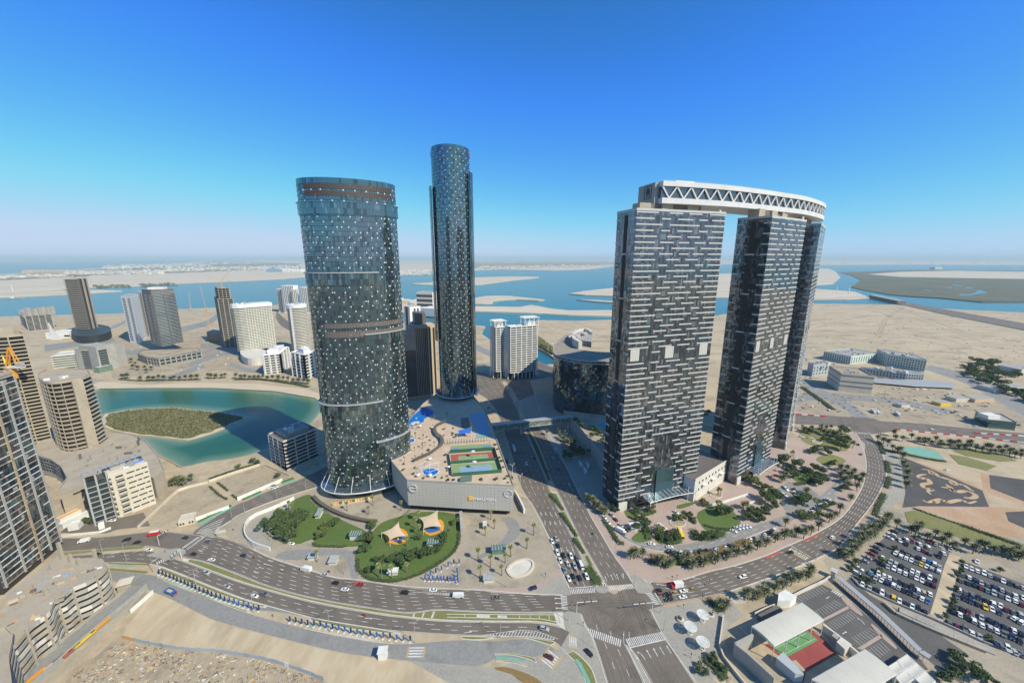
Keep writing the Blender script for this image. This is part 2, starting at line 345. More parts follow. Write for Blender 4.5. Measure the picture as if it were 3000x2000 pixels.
land('sand_bar',[(1300,898),(1385,897),(1476,898),(1527,899),(1557,893),(1603,902),(1664,909),(1798,908),(1900,912),(1900,928),(1798,926),(1664,922),(1588,918),(1486,914),(1385,911),(1310,908)],'far_sand',0.5,2)
land('sand_bar',[(1666,860),(1714,852),(1800,843),(1950,820),(2080,803),(2160,800),(2220,806),(2200,860),(2140,871),(1980,870),(1800,867),(1714,864)],'far_sand',0.5)
land('sand_bar',[(1689,877),(1750,879),(1830,884),(1830,888),(1750,883)],'far_sand',0.3)
land('channel_bank',[(2330,784),(2430,787),(2448,795),(2462,813),(2440,831),(2390,835),(2320,838)],'far_sand',0.5)
land('channel_bank',[(2320,846),(2385,846),(2450,850),(2505,855),(2550,872),(2480,876),(2381,877),(2320,878)],'far_sand',0.5)
land('mangrove_flat',[(2457,797),(2490,806),(2522,819),(2507,832),(2492,840),(2520,847),(2603,862),(2674,868),(2750,872),(2877,884),(3000,884),(3600,900),(3600,795),(3000,793),(2700,790)],'mangrove',0.4)
S('far_sand_flat',[(2540,803),(2640,796),(2800,793),(3000,796),(3500,802),(3500,816),(3000,817),(2800,814),(2640,811)],'far_sand',1.0)
for p in ([(2786,832),(2808,835),(2822,838),(2806,838)],[(2830,841),(2850,843),(2846,846),(2832,844)],[(2866,850),(2886,854),(2890,859),(2860,862),(2842,866),(2810,866),(2816,861),(2850,860)],[(2690,847),(2726,850),(2724,852)],[(2770,842),(2790,843),(2785,846)]):
    S('tidal_pool',p,'sea',1.1,3)
land('north_district_ground',[(1150,877),(1225,881),(1290,886),(1330,905),(1290,918),(1165,914)],'far_sand',0.2)
b = MB(); b.quad((-1500,-2800,.02),(1500,-2800,.02),(1500,55,.02),(-1500,55,.02)); b.build('unseen_dark_ground',mat('unseen_dark_ground',(0.13,0.115,0.10),.9,(.30,.26,.21),.01,(.07,.08,.045),.03),kind='structure')  # unseen sheet behind the camera, added so lower tower glass reflects darker
# --- plots of sand, dirt and beach on the near island
S('beach',[(262,1132),(292,1118),(420,1126),(588,1120),(760,1124),(900,1140),(975,1165),(950,1186),(922,1165),(803,1145),(625,1136),(446,1136),(292,1138)],'beach',0.02)
S('sand_plain',[(1590,960),(1688,945),(1795,942),(2100,929),(2240,911),(2381,895),(2624,898),(2775,912),(3000,985),(3300,1090),(3300,1180),(2960,1060),(2760,1048),(2600,1000),(2480,990),(2400,975),(2300,1010),(2100,1060),(2090,1250),(1800,1200),(1640,1050),(1600,1020)],'plain',0.05)
S('sand_lot',[(430,1540),(330,1500),(385,1420),(535,1395),(610,1420),(665,1465),(540,1510),(470,1545)],'dirt',0.02)
S('sand_lot',[(633,1410),(770,1362),(850,1398),(815,1412),(700,1456),(672,1438)],'dirt',0.02)
S('excavated_lot',[(455,1738),(520,1765),(590,1800),(645,1824),(755,1854),(880,1885),(1030,1918),(1200,1938),(1400,1958),(1455,2000),(1480,2080),(1060,2080),(950,1985),(770,1922),(640,1905),(540,1897),(450,1880),(358,1865),(400,1800)],'pale_sand',0.02,2)
S('rubble_ground',[(330,1880),(450,1884),(540,1901),(640,1909),(770,1926),(945,1990),(1060,2100),(100,2100),(200,1990)],'dirt',0.015)
S('right_dirt_ground',[(2310,1110),(2700,1120),(3100,1190),(3100,1300),(2700,1230),(2310,1220)],'dirt',0.02)
S('mid_ground',[(300,990),(700,960),(900,1000),(905,1105),(560,1080),(330,1110)],'dirt',0.015)
b = MB(); qg = random.Random(2)
for px in ([(2390,960),(2520,930),(2640,925),(2760,960),(2900,1010)],[(2400,985),(2560,965),(2700,975),(2850,1020),(2990,1080)],[(2440,905),(2560,912),(2640,940)],[(2500,1000),(2620,985),(2760,1010),(2860,1050)],[(1600,960),(1660,985),(1720,1000)],[(1650,950),(1740,975),(1795,1000)],[(2620,895),(2720,935),(2860,985)],[(2650,900),(2600,930),(2570,990)],[(340,1060),(420,1045),(520,1050),(640,1030)],[(500,950),(560,990),(640,985)],[(520,1085),(600,1070),(680,1060)],[(560,1100),(640,1080),(690,1085)],[(2330,1190),(2420,1130),(2600,1130),(2760,1150)],[(2600,1120),(2680,1150),(2800,1165)],[(720,1000),(790,1000),(840,1010)],[(640,1080),(560,1098),(480,1108)]):
    P = smooth(GP(px),5)
    for e in (-1.4,1.4): b.ribbon(offset_path(P,e*max(1,P[0].length/900)),1.3*max(1,P[0].length/700),.058+.003*(e > 0))
b.build('dirt_track',M['dirt'],kind='structure')
b = MB()
for (x0,y0,x1,y1,n_) in ((2350,900,3000,1060,160),(2340,1110,2900,1215,200),(350,960,700,1090,160),(1600,945,1790,1010,40),(700,960,830,1010,40)):
    for i in range(n_):
        p = G(qg.uniform(x0,x1),qg.uniform(y0,y1)); r = qg.uniform(.8,2.6)*max(1,p.y/900); k_ = qg.random(); m_ = 0 if k_ < .6 else 1 if k_ < .8 else 2
        if abs(p.x-700) < 60: continue
        b.box((p.x,p.y,.4),(r*(1+2*qg.random()),r,.8+(m_ == 2)),qg.uniform(0,3),m_,.6 if m_ == 0 else 1)
b.build('ground_clutter',[M['scrub'],M['louvre_'],M['off_white']],kind='stuff',label='scattered scrub tufts, spoil heaps and site litter on the bare ground')
# --- paved grounds
S('park_paving',[(663,1565),(690,1510),(905,1440),(1000,1420),(1180,1400),(1500,1440),(1575,1500),(1605,1570),(1640,1655),(1622,1690),(1540,1722),(1352,1727),(1215,1724),(1125,1708),(975,1690),(875,1661),(795,1635),(737,1607),(690,1580)],'paving',0.12,2)
S('plaza_apron',[(2360,1260),(1840,1500),(1700,1450),(1745,1540),(1830,1670),(1900,1702),(2003,1697),(2150,1656),(2300,1601),(2462,1518),(2530,1412),(2535,1300),(2500,1268)],'pink_paving',0.10)
S('tower_yard',[(1500,1180),(1580,1150),(1800,1180),(1860,1500),(1790,1480),(1700,1452),(1660,1370),(1590,1265)],'grey_paving',0.06)
S('corner_paving',[(1200,1935),(1392,1950),(1455,1955),(1640,1900),(1700,1795),(1735,1870),(1760,1945),(1782,2010),(1480,2080),(1300,1990)],'grey_paving',0.05)
S('club_plaza',[(1905,1783),(2030,1757),(2130,1750),(2180,1800),(2140,1830),(2105,1900),(2090,1990),(2200,2080),(2060,2040),(1950,1868)],'grey_paving',0.06)
S('car_park_ground',[(2412,1640),(2600,1500),(2680,1480),(3200,1620),(3200,2200),(2700,2060),(2480,1760)],'paving',0.03)
S('east_paving',[(2600,1290),(2640,1340),(2670,1400),(2660,1450),(2590,1500),(2470,1600),(2420,1640),(2480,1590),(2560,1490),(2598,1400),(2594,1350),(2572,1295)],'grey_paving',0.07)
# --- carriageways
M['wear'] = mat('wear',(0.13,0.107,0.086),.8,(0.175,0.147,0.12),.06)
def curve(px,n=60,z=0.0): return resample(smooth(GP(px),6),n)
def road(name,ea,eb,lanes=0,z=0.035,m='asphalt',dash=(3.2,6.5),solid=True,dense=False,wd=0.22,skip=(0,1)):
    A,B = curve(ea,80),curve(eb,80); b = MB(); n = 80
    b.add([(p.x,p.y,z) for p in A]+[(p.x,p.y,z) for p in B],[(i,i+1,n+i+1,n+i) for i in range(n-1)])
    # keep the faces upward
    p,q,r = (Vector(b.v[i]) for i in b.f[0][:3])
    if (q-p).cross(r-p).z < 0: b.f = [f[::-1] for f in b.f]
    o = b.build(name,M[m],kind='structure')
    mk = MB(); wr = MB()
    def path(t): return [a.lerp(c,t) for a,c in zip(A,B)]
    for i in range(lanes):
        for e in (-.2,.2): wr.ribbon(path((i+.5+e)/lanes),.75,z+.008)
    if wr.v and m == 'asphalt': wr.build('lane_wear',M['wear'],kind='structure')
    for i in range(1,lanes):
        P = path(i/lanes); L = plen(P); s = L*skip[0]+dash[1]*0.5
        while s+dash[0] < L*skip[1]:
            fine = resample(P,max(2,int(L/1.5)))
            k = int(s/L*(len(fine)-1)); k2 = min(len(fine)-1,max(k+1,int(round((s+dash[0])/L*(len(fine)-1)))))
            mk.ribbon(fine[k:k2+1],wd,z+0.02); s += dash[0]+dash[1]
    if solid:
        for t in (0.03,0.97): mk.ribbon(path(t),0.2,z+0.02)
    if mk.v: mk.build('lane_marking',M['paint'],kind='structure')
    return A,B
def kerb(px,wd=0.45,z1=0.16,sm=True,m='kerb',name='kerb'):
    P = smooth(GP(px),6) if sm else GP(px)
    b = MB(); b.ribbon(P,wd,0.0,z1); return b.build(name,M[m],kind='structure')
up_top = [(179,1575),(300,1572),(450,1556),(540,1562),(640,1572),(700,1590),(742,1608),(795,1633),(875,1659),(975,1689),(1027,1695),(1088,1703),(1180,1716),(1280,1722),(1400,1727),(1540,1738),(1648,1742)]
up_bot = [(180,1616),(320,1606),(422,1599),(500,1612),(545,1634),(600,1646),(700,1683),(775,1713),(875,1742),(980,1764),(1088,1781),(1195,1795),(1277,1785),(1340,1788),(1470,1793),(1560,1793),(1650,1792)]
road('road_upper_carriageway',up_top,up_bot,7,skip=(0.28,0.97))
lo_top = [(180,1627),(320,1620),(435,1612),(525,1640),(587,1662),(690,1700),(800,1733),(925,1765),(1088,1795),(1195,1809),(1310,1819),(1460,1822),(1572,1823),(1648,1838),(1690,1862)]
lo_bot = [(178,1664),(320,1647),(440,1652),(500,1669),(587,1704),(660,1733),(740,1761),(910,1808),(1088,1838),(1135,1845),(1317,1858),(1450,1862),(1560,1868),(1625,1880),(1668,1925)]
road('road_lower_carriageway',lo_top,lo_bot,3,skip=(0.1,0.95))
sv_top = [(320,1670),(425,1681),(462,1688),(500,1708),(588,1743),(725,1795),(885,1839),(1012,1866),(1152,1886),(1350,1874),(1450,1878),(1535,1871),(1610,1890),(1668,1950),(1700,2060)]
sv_bot = [(322,1700),(400,1716),(450,1733),(512,1759),(582,1794),(640,1819),(750,1849),(875,1881),(1025,1914),(1197,1934),(1392,1950),(1450,1930),(1530,1945),(1590,1990),(1620,2080)]
road('road_service',sv_top,sv_bot,0,m='grey_road',solid=False)
road('road_ramp_link',[(735,1788),(800,1790),(905,1806)],[(715,1772),(800,1775),(925,1800)],0,z=0.04,m='grey_road',solid=False)
# cross boulevard
sb_l = [(1370,1118),(1395,1147),(1425,1168),(1452,1200),(1475,1260),(1500,1340),(1522,1420),(1560,1482),(1587,1532),(1610,1580),(1642,1665),(1667,1722)]
sb_r = [(1468,1115),(1490,1150),(1512,1190),(1535,1255),(1560,1310),(1600,1402),(1612,1440),(1640,1500),(1672,1565),(1705,1635),(1746,1716)]
nb_l = [(1480,1115),(1505,1150),(1528,1190),(1552,1255),(1580,1310),(1612,1395),(1633,1440),(1665,1505),(1702,1582),(1738,1645),(1778,1714)]
nb_r = [(1555,1115),(1565,1150),(1580,1195),(1600,1255),(1630,1310),(1668,1384),(1695,1440),(1735,1518),(1770,1577),(1800,1627),(1830,1668),(1857,1711)]
road('road_southbound_carriageway',sb_l,sb_r,5,dash=(3,6))
road('road_northbound_carriageway',nb_l,nb_r,4,dash=(3,6))
S('road_junction',[(1610,1733),(1650,1742),(1668,1720),(1746,1714),(1800,1740),(1858,1709),(1885,1738),(1915,1738),(1945,1772),(1900,1785),(1950,1872),(1830,1890),(1735,1868),(1708,1822),(1698,1796),(1650,1792)],'asphalt',0.031)
road('road_south_exit',[(1700,1795),(1712,1825),(1735,1866),(1760,1940),(1785,2025)],[(1832,1850),(1832,1885),(1850,1920),(1885,1995),(1905,2060)],3,z=0.036)
road('road_south_approach',[(1840,1850),(1842,1893),(1862,1920),(1908,2000),(1935,2060)],[(1936,1850),(1950,1872),(1972,1900),(2038,2000),(2075,2060)],6,z=0.036,dash=(40,0.1),skip=(0.2,1))
ne_t = [(1858,1692),(1898,1701),(1945,1705),(2003,1696),(2073,1674),(2150,1656),(2236,1629),(2300,1601),(2387,1562),(2462,1517),(2507,1460),(2530,1412),(2537,1360),(2530,1318),(2518,1286),(2505,1264)]
ne_b = [(1925,1772),(1960,1768),(2023,1756),(2123,1736),(2230,1701),(2350,1655),(2435,1616),(2472,1588),(2507,1538),(2552,1482),(2585,1425),(2597,1390),(2592,1350),(2578,1312),(2560,1284),(2545,1266)]
road('road_curved_avenue',ne_t,ne_b,6,dash=(3,6),skip=(0.03,1))
S('road_far_junction',[(2495,1218),(2560,1225),(2610,1245),(2625,1262),(2545,1272),(2505,1270),(2480,1240)],'asphalt',0.041)
road('road_far_highway',[(2560,1232),(2700,1240),(2850,1255),(3000,1268),(3300,1290)],[(2600,1258),(2700,1262),(2850,1280),(3000,1302),(3300,1345)],3,z=0.05)
road('road_far_highway',[(2330,1212),(2420,1216),(2500,1222)],[(2330,1242),(2420,1246),(2500,1252)],3,z=0.054)
road('road_far_branch',[(2505,1222),(2450,1185),(2380,1150),(2330,1120)],[(2550,1222),(2490,1180),(2410,1140),(2340,1108)],2,z=0.047,m='grey_road')
lag_l = [(560,1566),(582,1545),(675,1487),(775,1442),(875,1405),(937,1375),(990,1345)]
lag_r = [(640,1570),(633,1552),(672,1527),(712,1502),(800,1467),(900,1435),(945,1420),(1010,1385)]
road('road_lagoon_street',lag_l,lag_r,5,z=0.04,dash=(3,6),skip=(0.25,1))
road('road_office_drive',[(232,1512),(300,1520),(370,1512),(420,1500)],[(175,1560),(300,1562),(350,1550),(440,1540)],0,z=0.045,solid=False)
# far road bands and the causeway beyond the towers
road('road_causeway',[(2560,866),(2640,884),(2760,905),(3000,948),(3300,1000)],[(2560,872),(2640,892),(2760,920),(3000,968),(3300,1028)],3,z=1.2,dash=(12,20),wd=0.6)
for i,(ea,eb) in enumerate((([(280,968),(330,955),(370,935)],[(292,974),(345,958),(380,938)]),([(590,1005),(660,1012),(720,1030)],[(585,1020),(660,1030),(715,1045)]),
        ([(810,912),(850,945),(905,975)],[(808,930),(825,955),(900,995)]),([(335,1025),(440,1022),(500,1018)],[(335,1042),(440,1040),(500,1038)]),([(590,1030),(640,1012),(720,1000)],[(590,1040),(650,1022),(722,1012)]),
        ([(130,1010),(220,1000),(330,990)],[(130,1030),(230,1015),(340,1000)]),([(520,960),(600,940),(640,915)],[(530,975),(615,950),(655,918)]),([(1388,1005),(1440,1030),(1460,1040)],[(1388,1022),(1435,1045),(1455,1056)]),
        ([(1385,1085),(1450,1098),(1540,1100),(1640,1085)],[(1385,1130),(1450,1118),(1545,1114),(1640,1100)]),([(1572,1056),(1640,1085),(1700,1120)],[(1572,1090),(1620,1110),(1690,1150)]),([(545,1068),(620,1035),(700,1020)],[(560,1075),(640,1045),(715,1035)]),
        ([(440,1112),(520,1092),(590,1065)],[(455,1117),(540,1098),(600,1075)]),([(675,1060),(740,1080),(830,1082)],[(670,1072),(740,1092),(830,1092)]))):
    road('road_district_street',ea,eb,2 if i != 8 else 4,z=0.06+.004*i,m='grey_road' if i not in (2,8,9) else 'asphalt',dash=(3,6),solid=True)
road('road_highway_strip',[(2700,1080),(2820,1120),(2930,1180),(3050,1250)],[(2730,1070),(2860,1105),(2980,1160),(3100,1225)],2,z=0.06,m='grey_road')
road('road_hospital_street',[(2330,1160),(2400,1150),(2600,1165),(2780,1200)],[(2330,1180),(2400,1172),(2600,1180),(2780,1215)],0,z=0.13,m='grey_road',solid=False)
# private drive in front of the twin-plated towers
dr_t = [(1740,1480),(1790,1535),(1830,1572),(1910,1592),(2000,1595),(2060,1580),(2150,1556),(2240,1530),(2310,1505),(2370,1480),(2440,1420),(2490,1370)]
dr_b = [(1755,1518),(1805,1560),(1850,1590),(1920,1612),(2000,1618),(2070,1612),(2160,1585),(2250,1550),(2330,1520),(2400,1480),(2460,1430),(2505,1375)]
road('road_tower_drive',dr_t,dr_b,2,z=0.13,m='grey_road',solid=False)
S('drop_off_court',[(1925,1515),(1960,1498),(2010,1505),(2030,1530),(2035,1555),(1995,1582),(1975,1585),(1950,1550),(1920,1540)],'pink_paving',0.14)
S('tower_parking',[(2270,1435),(2310,1410),(2370,1425),(2400,1450),(2360,1490),(2310,1505),(2290,1480)],'grey_road',0.14)
S('tower_parking',[(2310,1505),(2420,1440),(2450,1450),(2440,1475),(2370,1510)],'grey_road',0.145)
S('round_court',[(2050,1440),(2130,1405),(2200,1410),(2200,1460),(2120,1480),(2060,1468)],'pink_paving',0.14)
# park drive lanes and ramps
S('park_drive',[(805,1632),(840,1612),(920,1608),(1010,1608),(1045,1625),(1050,1660),(1048,1695),(1030,1696),(1020,1650),(1000,1625),(930,1628),(870,1640)],'grey_road',0.14,2)
S('ramp_road',[(745,1590),(722,1560),(735,1525),(800,1492),(852,1470),(856,1490),(790,1530),(772,1565),(800,1595)],'grey_paving',0.14,2)
S('park_drive',[(1395,1520),(1460,1515),(1465,1545),(1420,1600),(1330,1650),(1370,1690),(1385,1726),(1350,1727),(1300,1690),(1310,1640),(1390,1590)],'paving',0.15,2)
S('park_drive',[(1470,1515),(1510,1520),(1525,1560),(1480,1600),(1400,1640),(1395,1632),(1460,1590),(1490,1550)],'grey_road',0.145,2)
S('plaza_floor',[(965,1490),(1010,1475),(1100,1465),(1190,1490),(1205,1520),(1150,1545),(1090,1530),(1010,1520)],'paving',0.16,2)
S('slip_lane_paving',[(1350,1712),(1440,1722),(1540,1718),(1600,1695),(1635,1665),(1648,1690),(1600,1718),(1545,1738),(1440,1735)],'pink_paving',0.142,2)
# lawns
def lawn(px,m='lawn',z=0.2,sm=3,z0=0.0,name='lawn'):
    P = smooth(GP(px),sm,True) if sm else GP(px); b = MB(); b.prism(P,z0,z,0); return b.build(name,M[m],kind='structure')
lawn([(855,1468),(905,1448),(925,1470),(985,1515),(1080,1560),(1085,1590),(1055,1600),(935,1600),(915,1580),(860,1595),(790,1565),(775,1540),(800,1510),(850,1492)])
lawn([(1090,1560),(1120,1530),(1180,1510),(1220,1500),(1330,1505),(1345,1560),(1335,1610),(1260,1670),(1180,1700),(1110,1702),(1065,1690),(1045,1660),(1040,1620),(1060,1600)])
lawn([(2045,1500),(2120,1475),(2150,1500),(2170,1530),(2140,1555),(2090,1562),(2055,1540)])
lawn([(1960,1555),(2000,1590),(1930,1592),(1920,1565)]); lawn([(1850,1575),(1895,1545),(1910,1560),(1905,1582),(1870,1588)])
lawn([(2040,1565),(2075,1560),(2110,1575),(2060,1583),(2035,1580)],'dry_lawn'); lawn([(1830,1495),(1870,1505),(1860,1522),(1838,1515)]); lawn([(1985,1480),(2030,1470),(2030,1478),(1990,1490)])
lawn([(2320,1395),(2360,1375),(2390,1390),(2370,1410),(2340,1412)]); lawn([(2390,1345),(2430,1330),(2480,1350),(2430,1365)],'dry_lawn'); lawn([(2350,1260),(2420,1255),(2490,1275),(2480,1320),(2400,1310),(2350,1290)],'dry_lawn')
lawn([(2650,1500),(2690,1492),(2800,1530),(2990,1590),(3100,1630),(3100,1665),(2900,1600),(2760,1560),(2660,1530)],'dry_lawn',sm=0)
lawn([(2790,1320),(2840,1312),(2950,1335),(2980,1350),(2930,1352),(2830,1335)],'dry_lawn',sm=0); lawn([(2780,1330),(2830,1338),(2920,1365),(2890,1378),(2810,1360)],'dry_lawn',sm=0)
for p in ([(185,1620),(260,1612),(420,1598),(425,1600),(415,1606),(300,1614),(190,1624)],[(317,1648),(440,1652),(436,1655),(320,1651)],[(320,1664),(425,1672),(437,1676),(425,1679),(320,1669)]):
    lawn(p,'dry_lawn',0.25,0)
def strip(ptop,pbot,m='dry_lawn',z=0.28,kw=0.5,name='median_lawn'):
    """a planted strip between two kerb lines"""
    A,B = resample(smooth(GP(ptop),6),50),resample(smooth(GP(pbot),6),50)
    b = MB(); b.prism(A+B[::-1],0,0.17); b.build('median_kerb',M['kerb'],kind='structure')
    A2 = [a+(c-a).normalized()*kw for a,c in zip(A,B)]; B2 = [c+(a-c).normalized()*kw for a,c in zip(A,B)]
    b = MB(); b.prism(A2[1:-1]+B2[1:-1][::-1],0.1,z); b.build(name,M[m],kind='structure')
strip([(538,1634),(600,1646),(700,1683),(775,1713),(875,1742),(980,1764),(1088,1781),(1195,1795),(1277,1786),(1400,1791),(1560,1794),(1648,1793)],[(533,1641),(587,1660),(690,1698),(800,1731),(925,1763),(1088,1793),(1195,1807),(1310,1817),(1460,1820),(1572,1821),(1640,1832),(1655,1845)])
strip([(470,1659),(587,1706),(660,1735),(740,1763),(785,1773)],[(458,1669),(587,1720),(640,1741),(740,1772),(777,1780)])
strip([(460,1688),(500,1703),(600,1745),(700,1780),(735,1793)],[(463,1692),(500,1709),(588,1744),(690,1783),(724,1794)])
strip([(910,1808),(1000,1824),(1088,1838),(1135,1846),(1172,1855)],[(905,1816),(1000,1838),(1088,1850),(1130,1855),(1168,1858)])
strip([(898,1837),(1000,1857),(1088,1871),(1150,1881)],[(890,1841),(1000,1863),(1088,1877),(1150,1885)])
strip([(1352,1862),(1400,1863),(1462,1866)],[(1352,1872),(1400,1875),(1462,1868)]); strip([(1545,1865),(1620,1878),(1628,1880)],[(1540,1868),(1600,1886),(1612,1890)])
strip([(1450,1913),(1500,1914),(1560,1925),(1572,1938)],[(1450,1918),(1500,1919),(1550,1931),(1570,1942)],kw=0.3); strip([(1455,1933),(1500,1935),(1545,1950)],[(1453,1937),(1500,1941),(1542,1953)],kw=0.3)
strip([(1680,1905),(1705,1925),(1735,1960),(1752,2010)],[(1660,1915),(1690,1945),(1710,1985),(1720,2020)],kw=0.5)
S('cycle_track',[(1690,1928),(1702,1940),(1728,1990),(1735,2020),(1728,2020),(1716,1990),(1695,1950),(1684,1934)],'cycle',0.3)
S('cycle_track',T(1060,1608,4,[(1575,1250),(1700,1255),(1900,1295),(1900,1320),(1700,1290),(1575,1285)]),'cycle',0.06)
S('cycle_track',T(0,1400,4,[(1280,1020),(1400,1015),(1600,1022),(1610,1035),(1400,1030),(1290,1035)]),'cycle',0.06)
S('cycle_track',[(465,1682),(500,1698),(600,1738),(720,1778),(718,1781),(600,1742),(500,1702)],'cycle',0.06); S('cycle_track',[(905,1824),(1000,1842),(1120,1858),(1118,1860),(1000,1845),(905,1828)],'cycle',0.06)
for p in ([(578,1533),(680,1482),(682,1486),(588,1537)],[(716,1464),(765,1441),(768,1445),(722,1468)],[(825,1415),(862,1402),(868,1406),(830,1420)]): S('cycle_track',p,'cycle',0.08)
for p in ([(580,1527),(675,1478),(680,1482),(580,1531)],[(708,1462),(765,1437),(766,1441),(712,1465)],[(823,1411),(855,1399),(862,1402),(825,1415)]): lawn(p,'lawn',0.4,0,name='verge')
# boulevard median
strip([(1605,1440),(1640,1500),(1672,1565),(1705,1635),(1746,1716)],[(1632,1440),(1664,1505),(1701,1582),(1737,1645),(1776,1714)],'paving',0.22)
strip([(1537,1255),(1562,1310),(1602,1402),(1605,1410)],[(1550,1255),(1578,1310),(1610,1395),(1614,1404)],'hedge',0.5)
for p in ([(1606,1440),(1628,1448),(1650,1490),(1645,1494)],[(1640,1502),(1652,1500),(1690,1565),(1686,1572)],[(1676,1575),(1690,1575),(1715,1620),(1706,1622)],[(1715,1630),(1722,1628),(1735,1655),(1730,1660)],[(1716,1662),(1735,1662),(1766,1715),(1744,1714)]):
    lawn(p,'lawn',0.5,0,name='median_lawn')
kerb(ne_t[2:]); kerb(ne_b[3:]); kerb(sb_l[3:]); kerb(nb_r); kerb(up_top[6:]); kerb(lag_r[1:]); kerb(lo_bot[2:8]); kerb(dr_b[:8]); kerb([(1905,1783),(1950,1870),(2040,2000),(2075,2060)])
kerb([(1700,1797),(1712,1828),(1735,1868),(1760,1942),(1785,2027)]); kerb([(1833,1888),(1850,1922),(1887,1997),(1905,2058)]); kerb([(1843,1895),(1862,1922),(1907,2002),(1933,2060)])
S('central_reserve',[(1833,1888),(1842,1893),(1908,2002),(1935,2062),(1905,2062),(1887,1997)],'grey_paving',0.12)
M['tyre_mark'] = mat('tyre_mark',(0.095,0.08,0.068),.85,(.15,.125,.10),.3); b = MB()
for i,px in enumerate(([(1700,1722),(1720,1760),(1790,1800),(1870,1850)],[(1720,1720),(1735,1790),(1760,1850)],[(1890,1770),(1800,1760),(1700,1765)],[(1895,1775),(1830,1800),(1790,1850)],[(1670,1765),(1760,1775),(1890,1755)],[(1860,1890),(1840,1800),(1815,1730)],[(1900,1880),(1870,1800),(1840,1725)],[(1930,1875),(1890,1790),(1850,1722)],[(540,1615),(600,1630),(680,1665)],[(2520,1235),(2570,1255),(2580,1300)])):
    for e in (-.8,.8): b.ribbon(offset_path(smooth(GP(px),6),e),.5,.052+.0012*i)
b.build('tyre_mark',M['tyre_mark'],kind='structure')
# traffic islands
for p in ([(1850,1690),(1865,1688),(1908,1712),(1912,1730),(1868,1735)],[(1742,1718),(1778,1716),(1782,1725),(1775,1735),(1757,1736),(1745,1728)],[(1570,1740),(1630,1690),(1645,1690),(1668,1730),(1672,1742),(1640,1742)],[(430,1625),(520,1605),(545,1618),(500,1640),(460,1632)],[(582,1560),(615,1548),(628,1575),(600,1568)],[(1648,1795),(1698,1795),(1714,1825),(1745,1900),(1700,1870),(1665,1850)]):
    b = MB(); b.prism(smooth(GP(p),3,True),0,0.15); b.build('traffic_island',M['grey_paving'],kind='structure')
# crossings, stop lines, arrows
def crossing(p0,p1,wd=3.4,sw=0.5,gap=0.5,m='paint',edge=None):
    a,c = G(*p0),G(*p1); d = (c-a); L = d.length; d.normalize(); n = Vector((-d.y,d.x,0)); b = MB(); s = 0.2
    while s+sw < L:
        q = a+d*(s+sw/2); b.box((q.x,q.y,0.075),(wd,sw,0.012),math.atan2(n.y,n.x)); s += sw+gap
    b.build('crossing_stripes',M[m],kind='structure')
    if edge:
        b = MB()
        for sg in (-1,1): b.ribbon([a+n*sg*(wd/2+0.5),c+n*sg*(wd/2+0.5)],0.5,0.07)
        b.build('crossing_border',M[edge],kind='structure')
TT = T
def cx(ox,oy,a,c,*r,**k): crossing((ox+a[0]/4,oy+a[1]/4),(ox+c[0]/4,oy+c[1]/4),*r,**k)
cx(1560,1440,(435,1170),(740,1150)); cx(1560,1440,(890,1130),(1185,1105)); cx(1560,1440,(1345,1165),(1475,1325)); cx(1560,1440,(365,1215),(380,1390)); cx(1560,1440,(1275,1085),(1330,1022),4.5)
cx(1648,1608,(290,960),(705,1110),4.0); cx(1648,1608,(755,1095),(1185,1010),4.0); cx(1648,1608,(75,1075),(185,1090),5,edge='yellow_paint')
cx(0,1400,(2160,825),(2352,680),3.5); cx(0,1400,(1830,1000),(1985,930),3.5); cx(500,1250,(150,1420),(390,1275),3.5); cx(500,1250,(520,1225),(660,1215),3.0); cx(500,1608,(0,0),(2,2))
cx(1060,1608,(620,1270),(650,1140),7,0.7,0.7,edge='yellow_paint'); cx(1060,1608,(2160,1350),(2270,1200),6,0.7,0.7,edge='yellow_paint')
cx(2100,1608,(850,0),(1060,115),3.5,edge='yellow_paint'); cx(2100,1608,(1010,185),(1080,175),3.5); cx(2100,1608,(195,620),(340,600),3.0); cx(2100,1608,(1350,480),(1475,560),3.0,0.45,0.45); cx(2050,1240,(1850,108),(1975,122),3.0); cx(2412,1608,(2050,1140),(2190,1260),5) if False else None
cx(2050,1240,(340,1320),(420,1385),3.0)
for a,c in (((1665,1722),(1738,1717)),((1913,1728),(1940,1770)),((1842,1897),(1950,1872)),((548,1610),(602,1570)),((628,1562),(666,1557)),((445,1646),(470,1628)),((1900,1712),(1910,1700)),((2318,1598),(2377,1632))):
    b = MB(); b.ribbon(GP([a,c]),0.5,0.07); b.build('stop_line',M['paint'],kind='structure')
def arrow(b,p,ang,L=4.2,turn=0):
    ca,sa = math.cos(ang),math.sin(ang)
    def q(u,v): return (p.x+u*ca-v*sa,p.y+u*sa+v*ca,0.078)
    w_ = 0.16
    if not turn:
        b.quad(q(-L/2,-w_),q(L/4,-w_),q(L/4,w_),q(-L/2,w_)); b.add([q(L/4,-0.5),q(L/2,0),q(L/4,0.5)],[(0,1,2)])
    else:
        b.quad(q(-L/2,-w_),q(L/4,-w_),q(L/4,w_),q(-L/2,w_)); b.quad(q(L/4-0.3,0),q(L/4+0.1,0),q(L/2,turn*0.7),q(L/2-0.4,turn*0.7)); b.add([q(L/2-0.9,turn*0.5),q(L/2+0.3,turn*0.5),q(L/2-0.2,turn*1.4)],[(0,1,2) if turn > 0 else (0,2,1)])
def arrows(ox,oy,lst,turn=0,L=4.2):
    b = MB()
    for x0,y0,x1,y1 in lst:
        a,c = G(ox+x0/4,oy+y0/4),G(ox+x1/4,oy+y1/4); arrow(b,(a+c)/2,math.atan2(c.y-a.y,c.x-a.x),L,turn)
    b.build('arrow_marking',M['paint'],kind='structure')
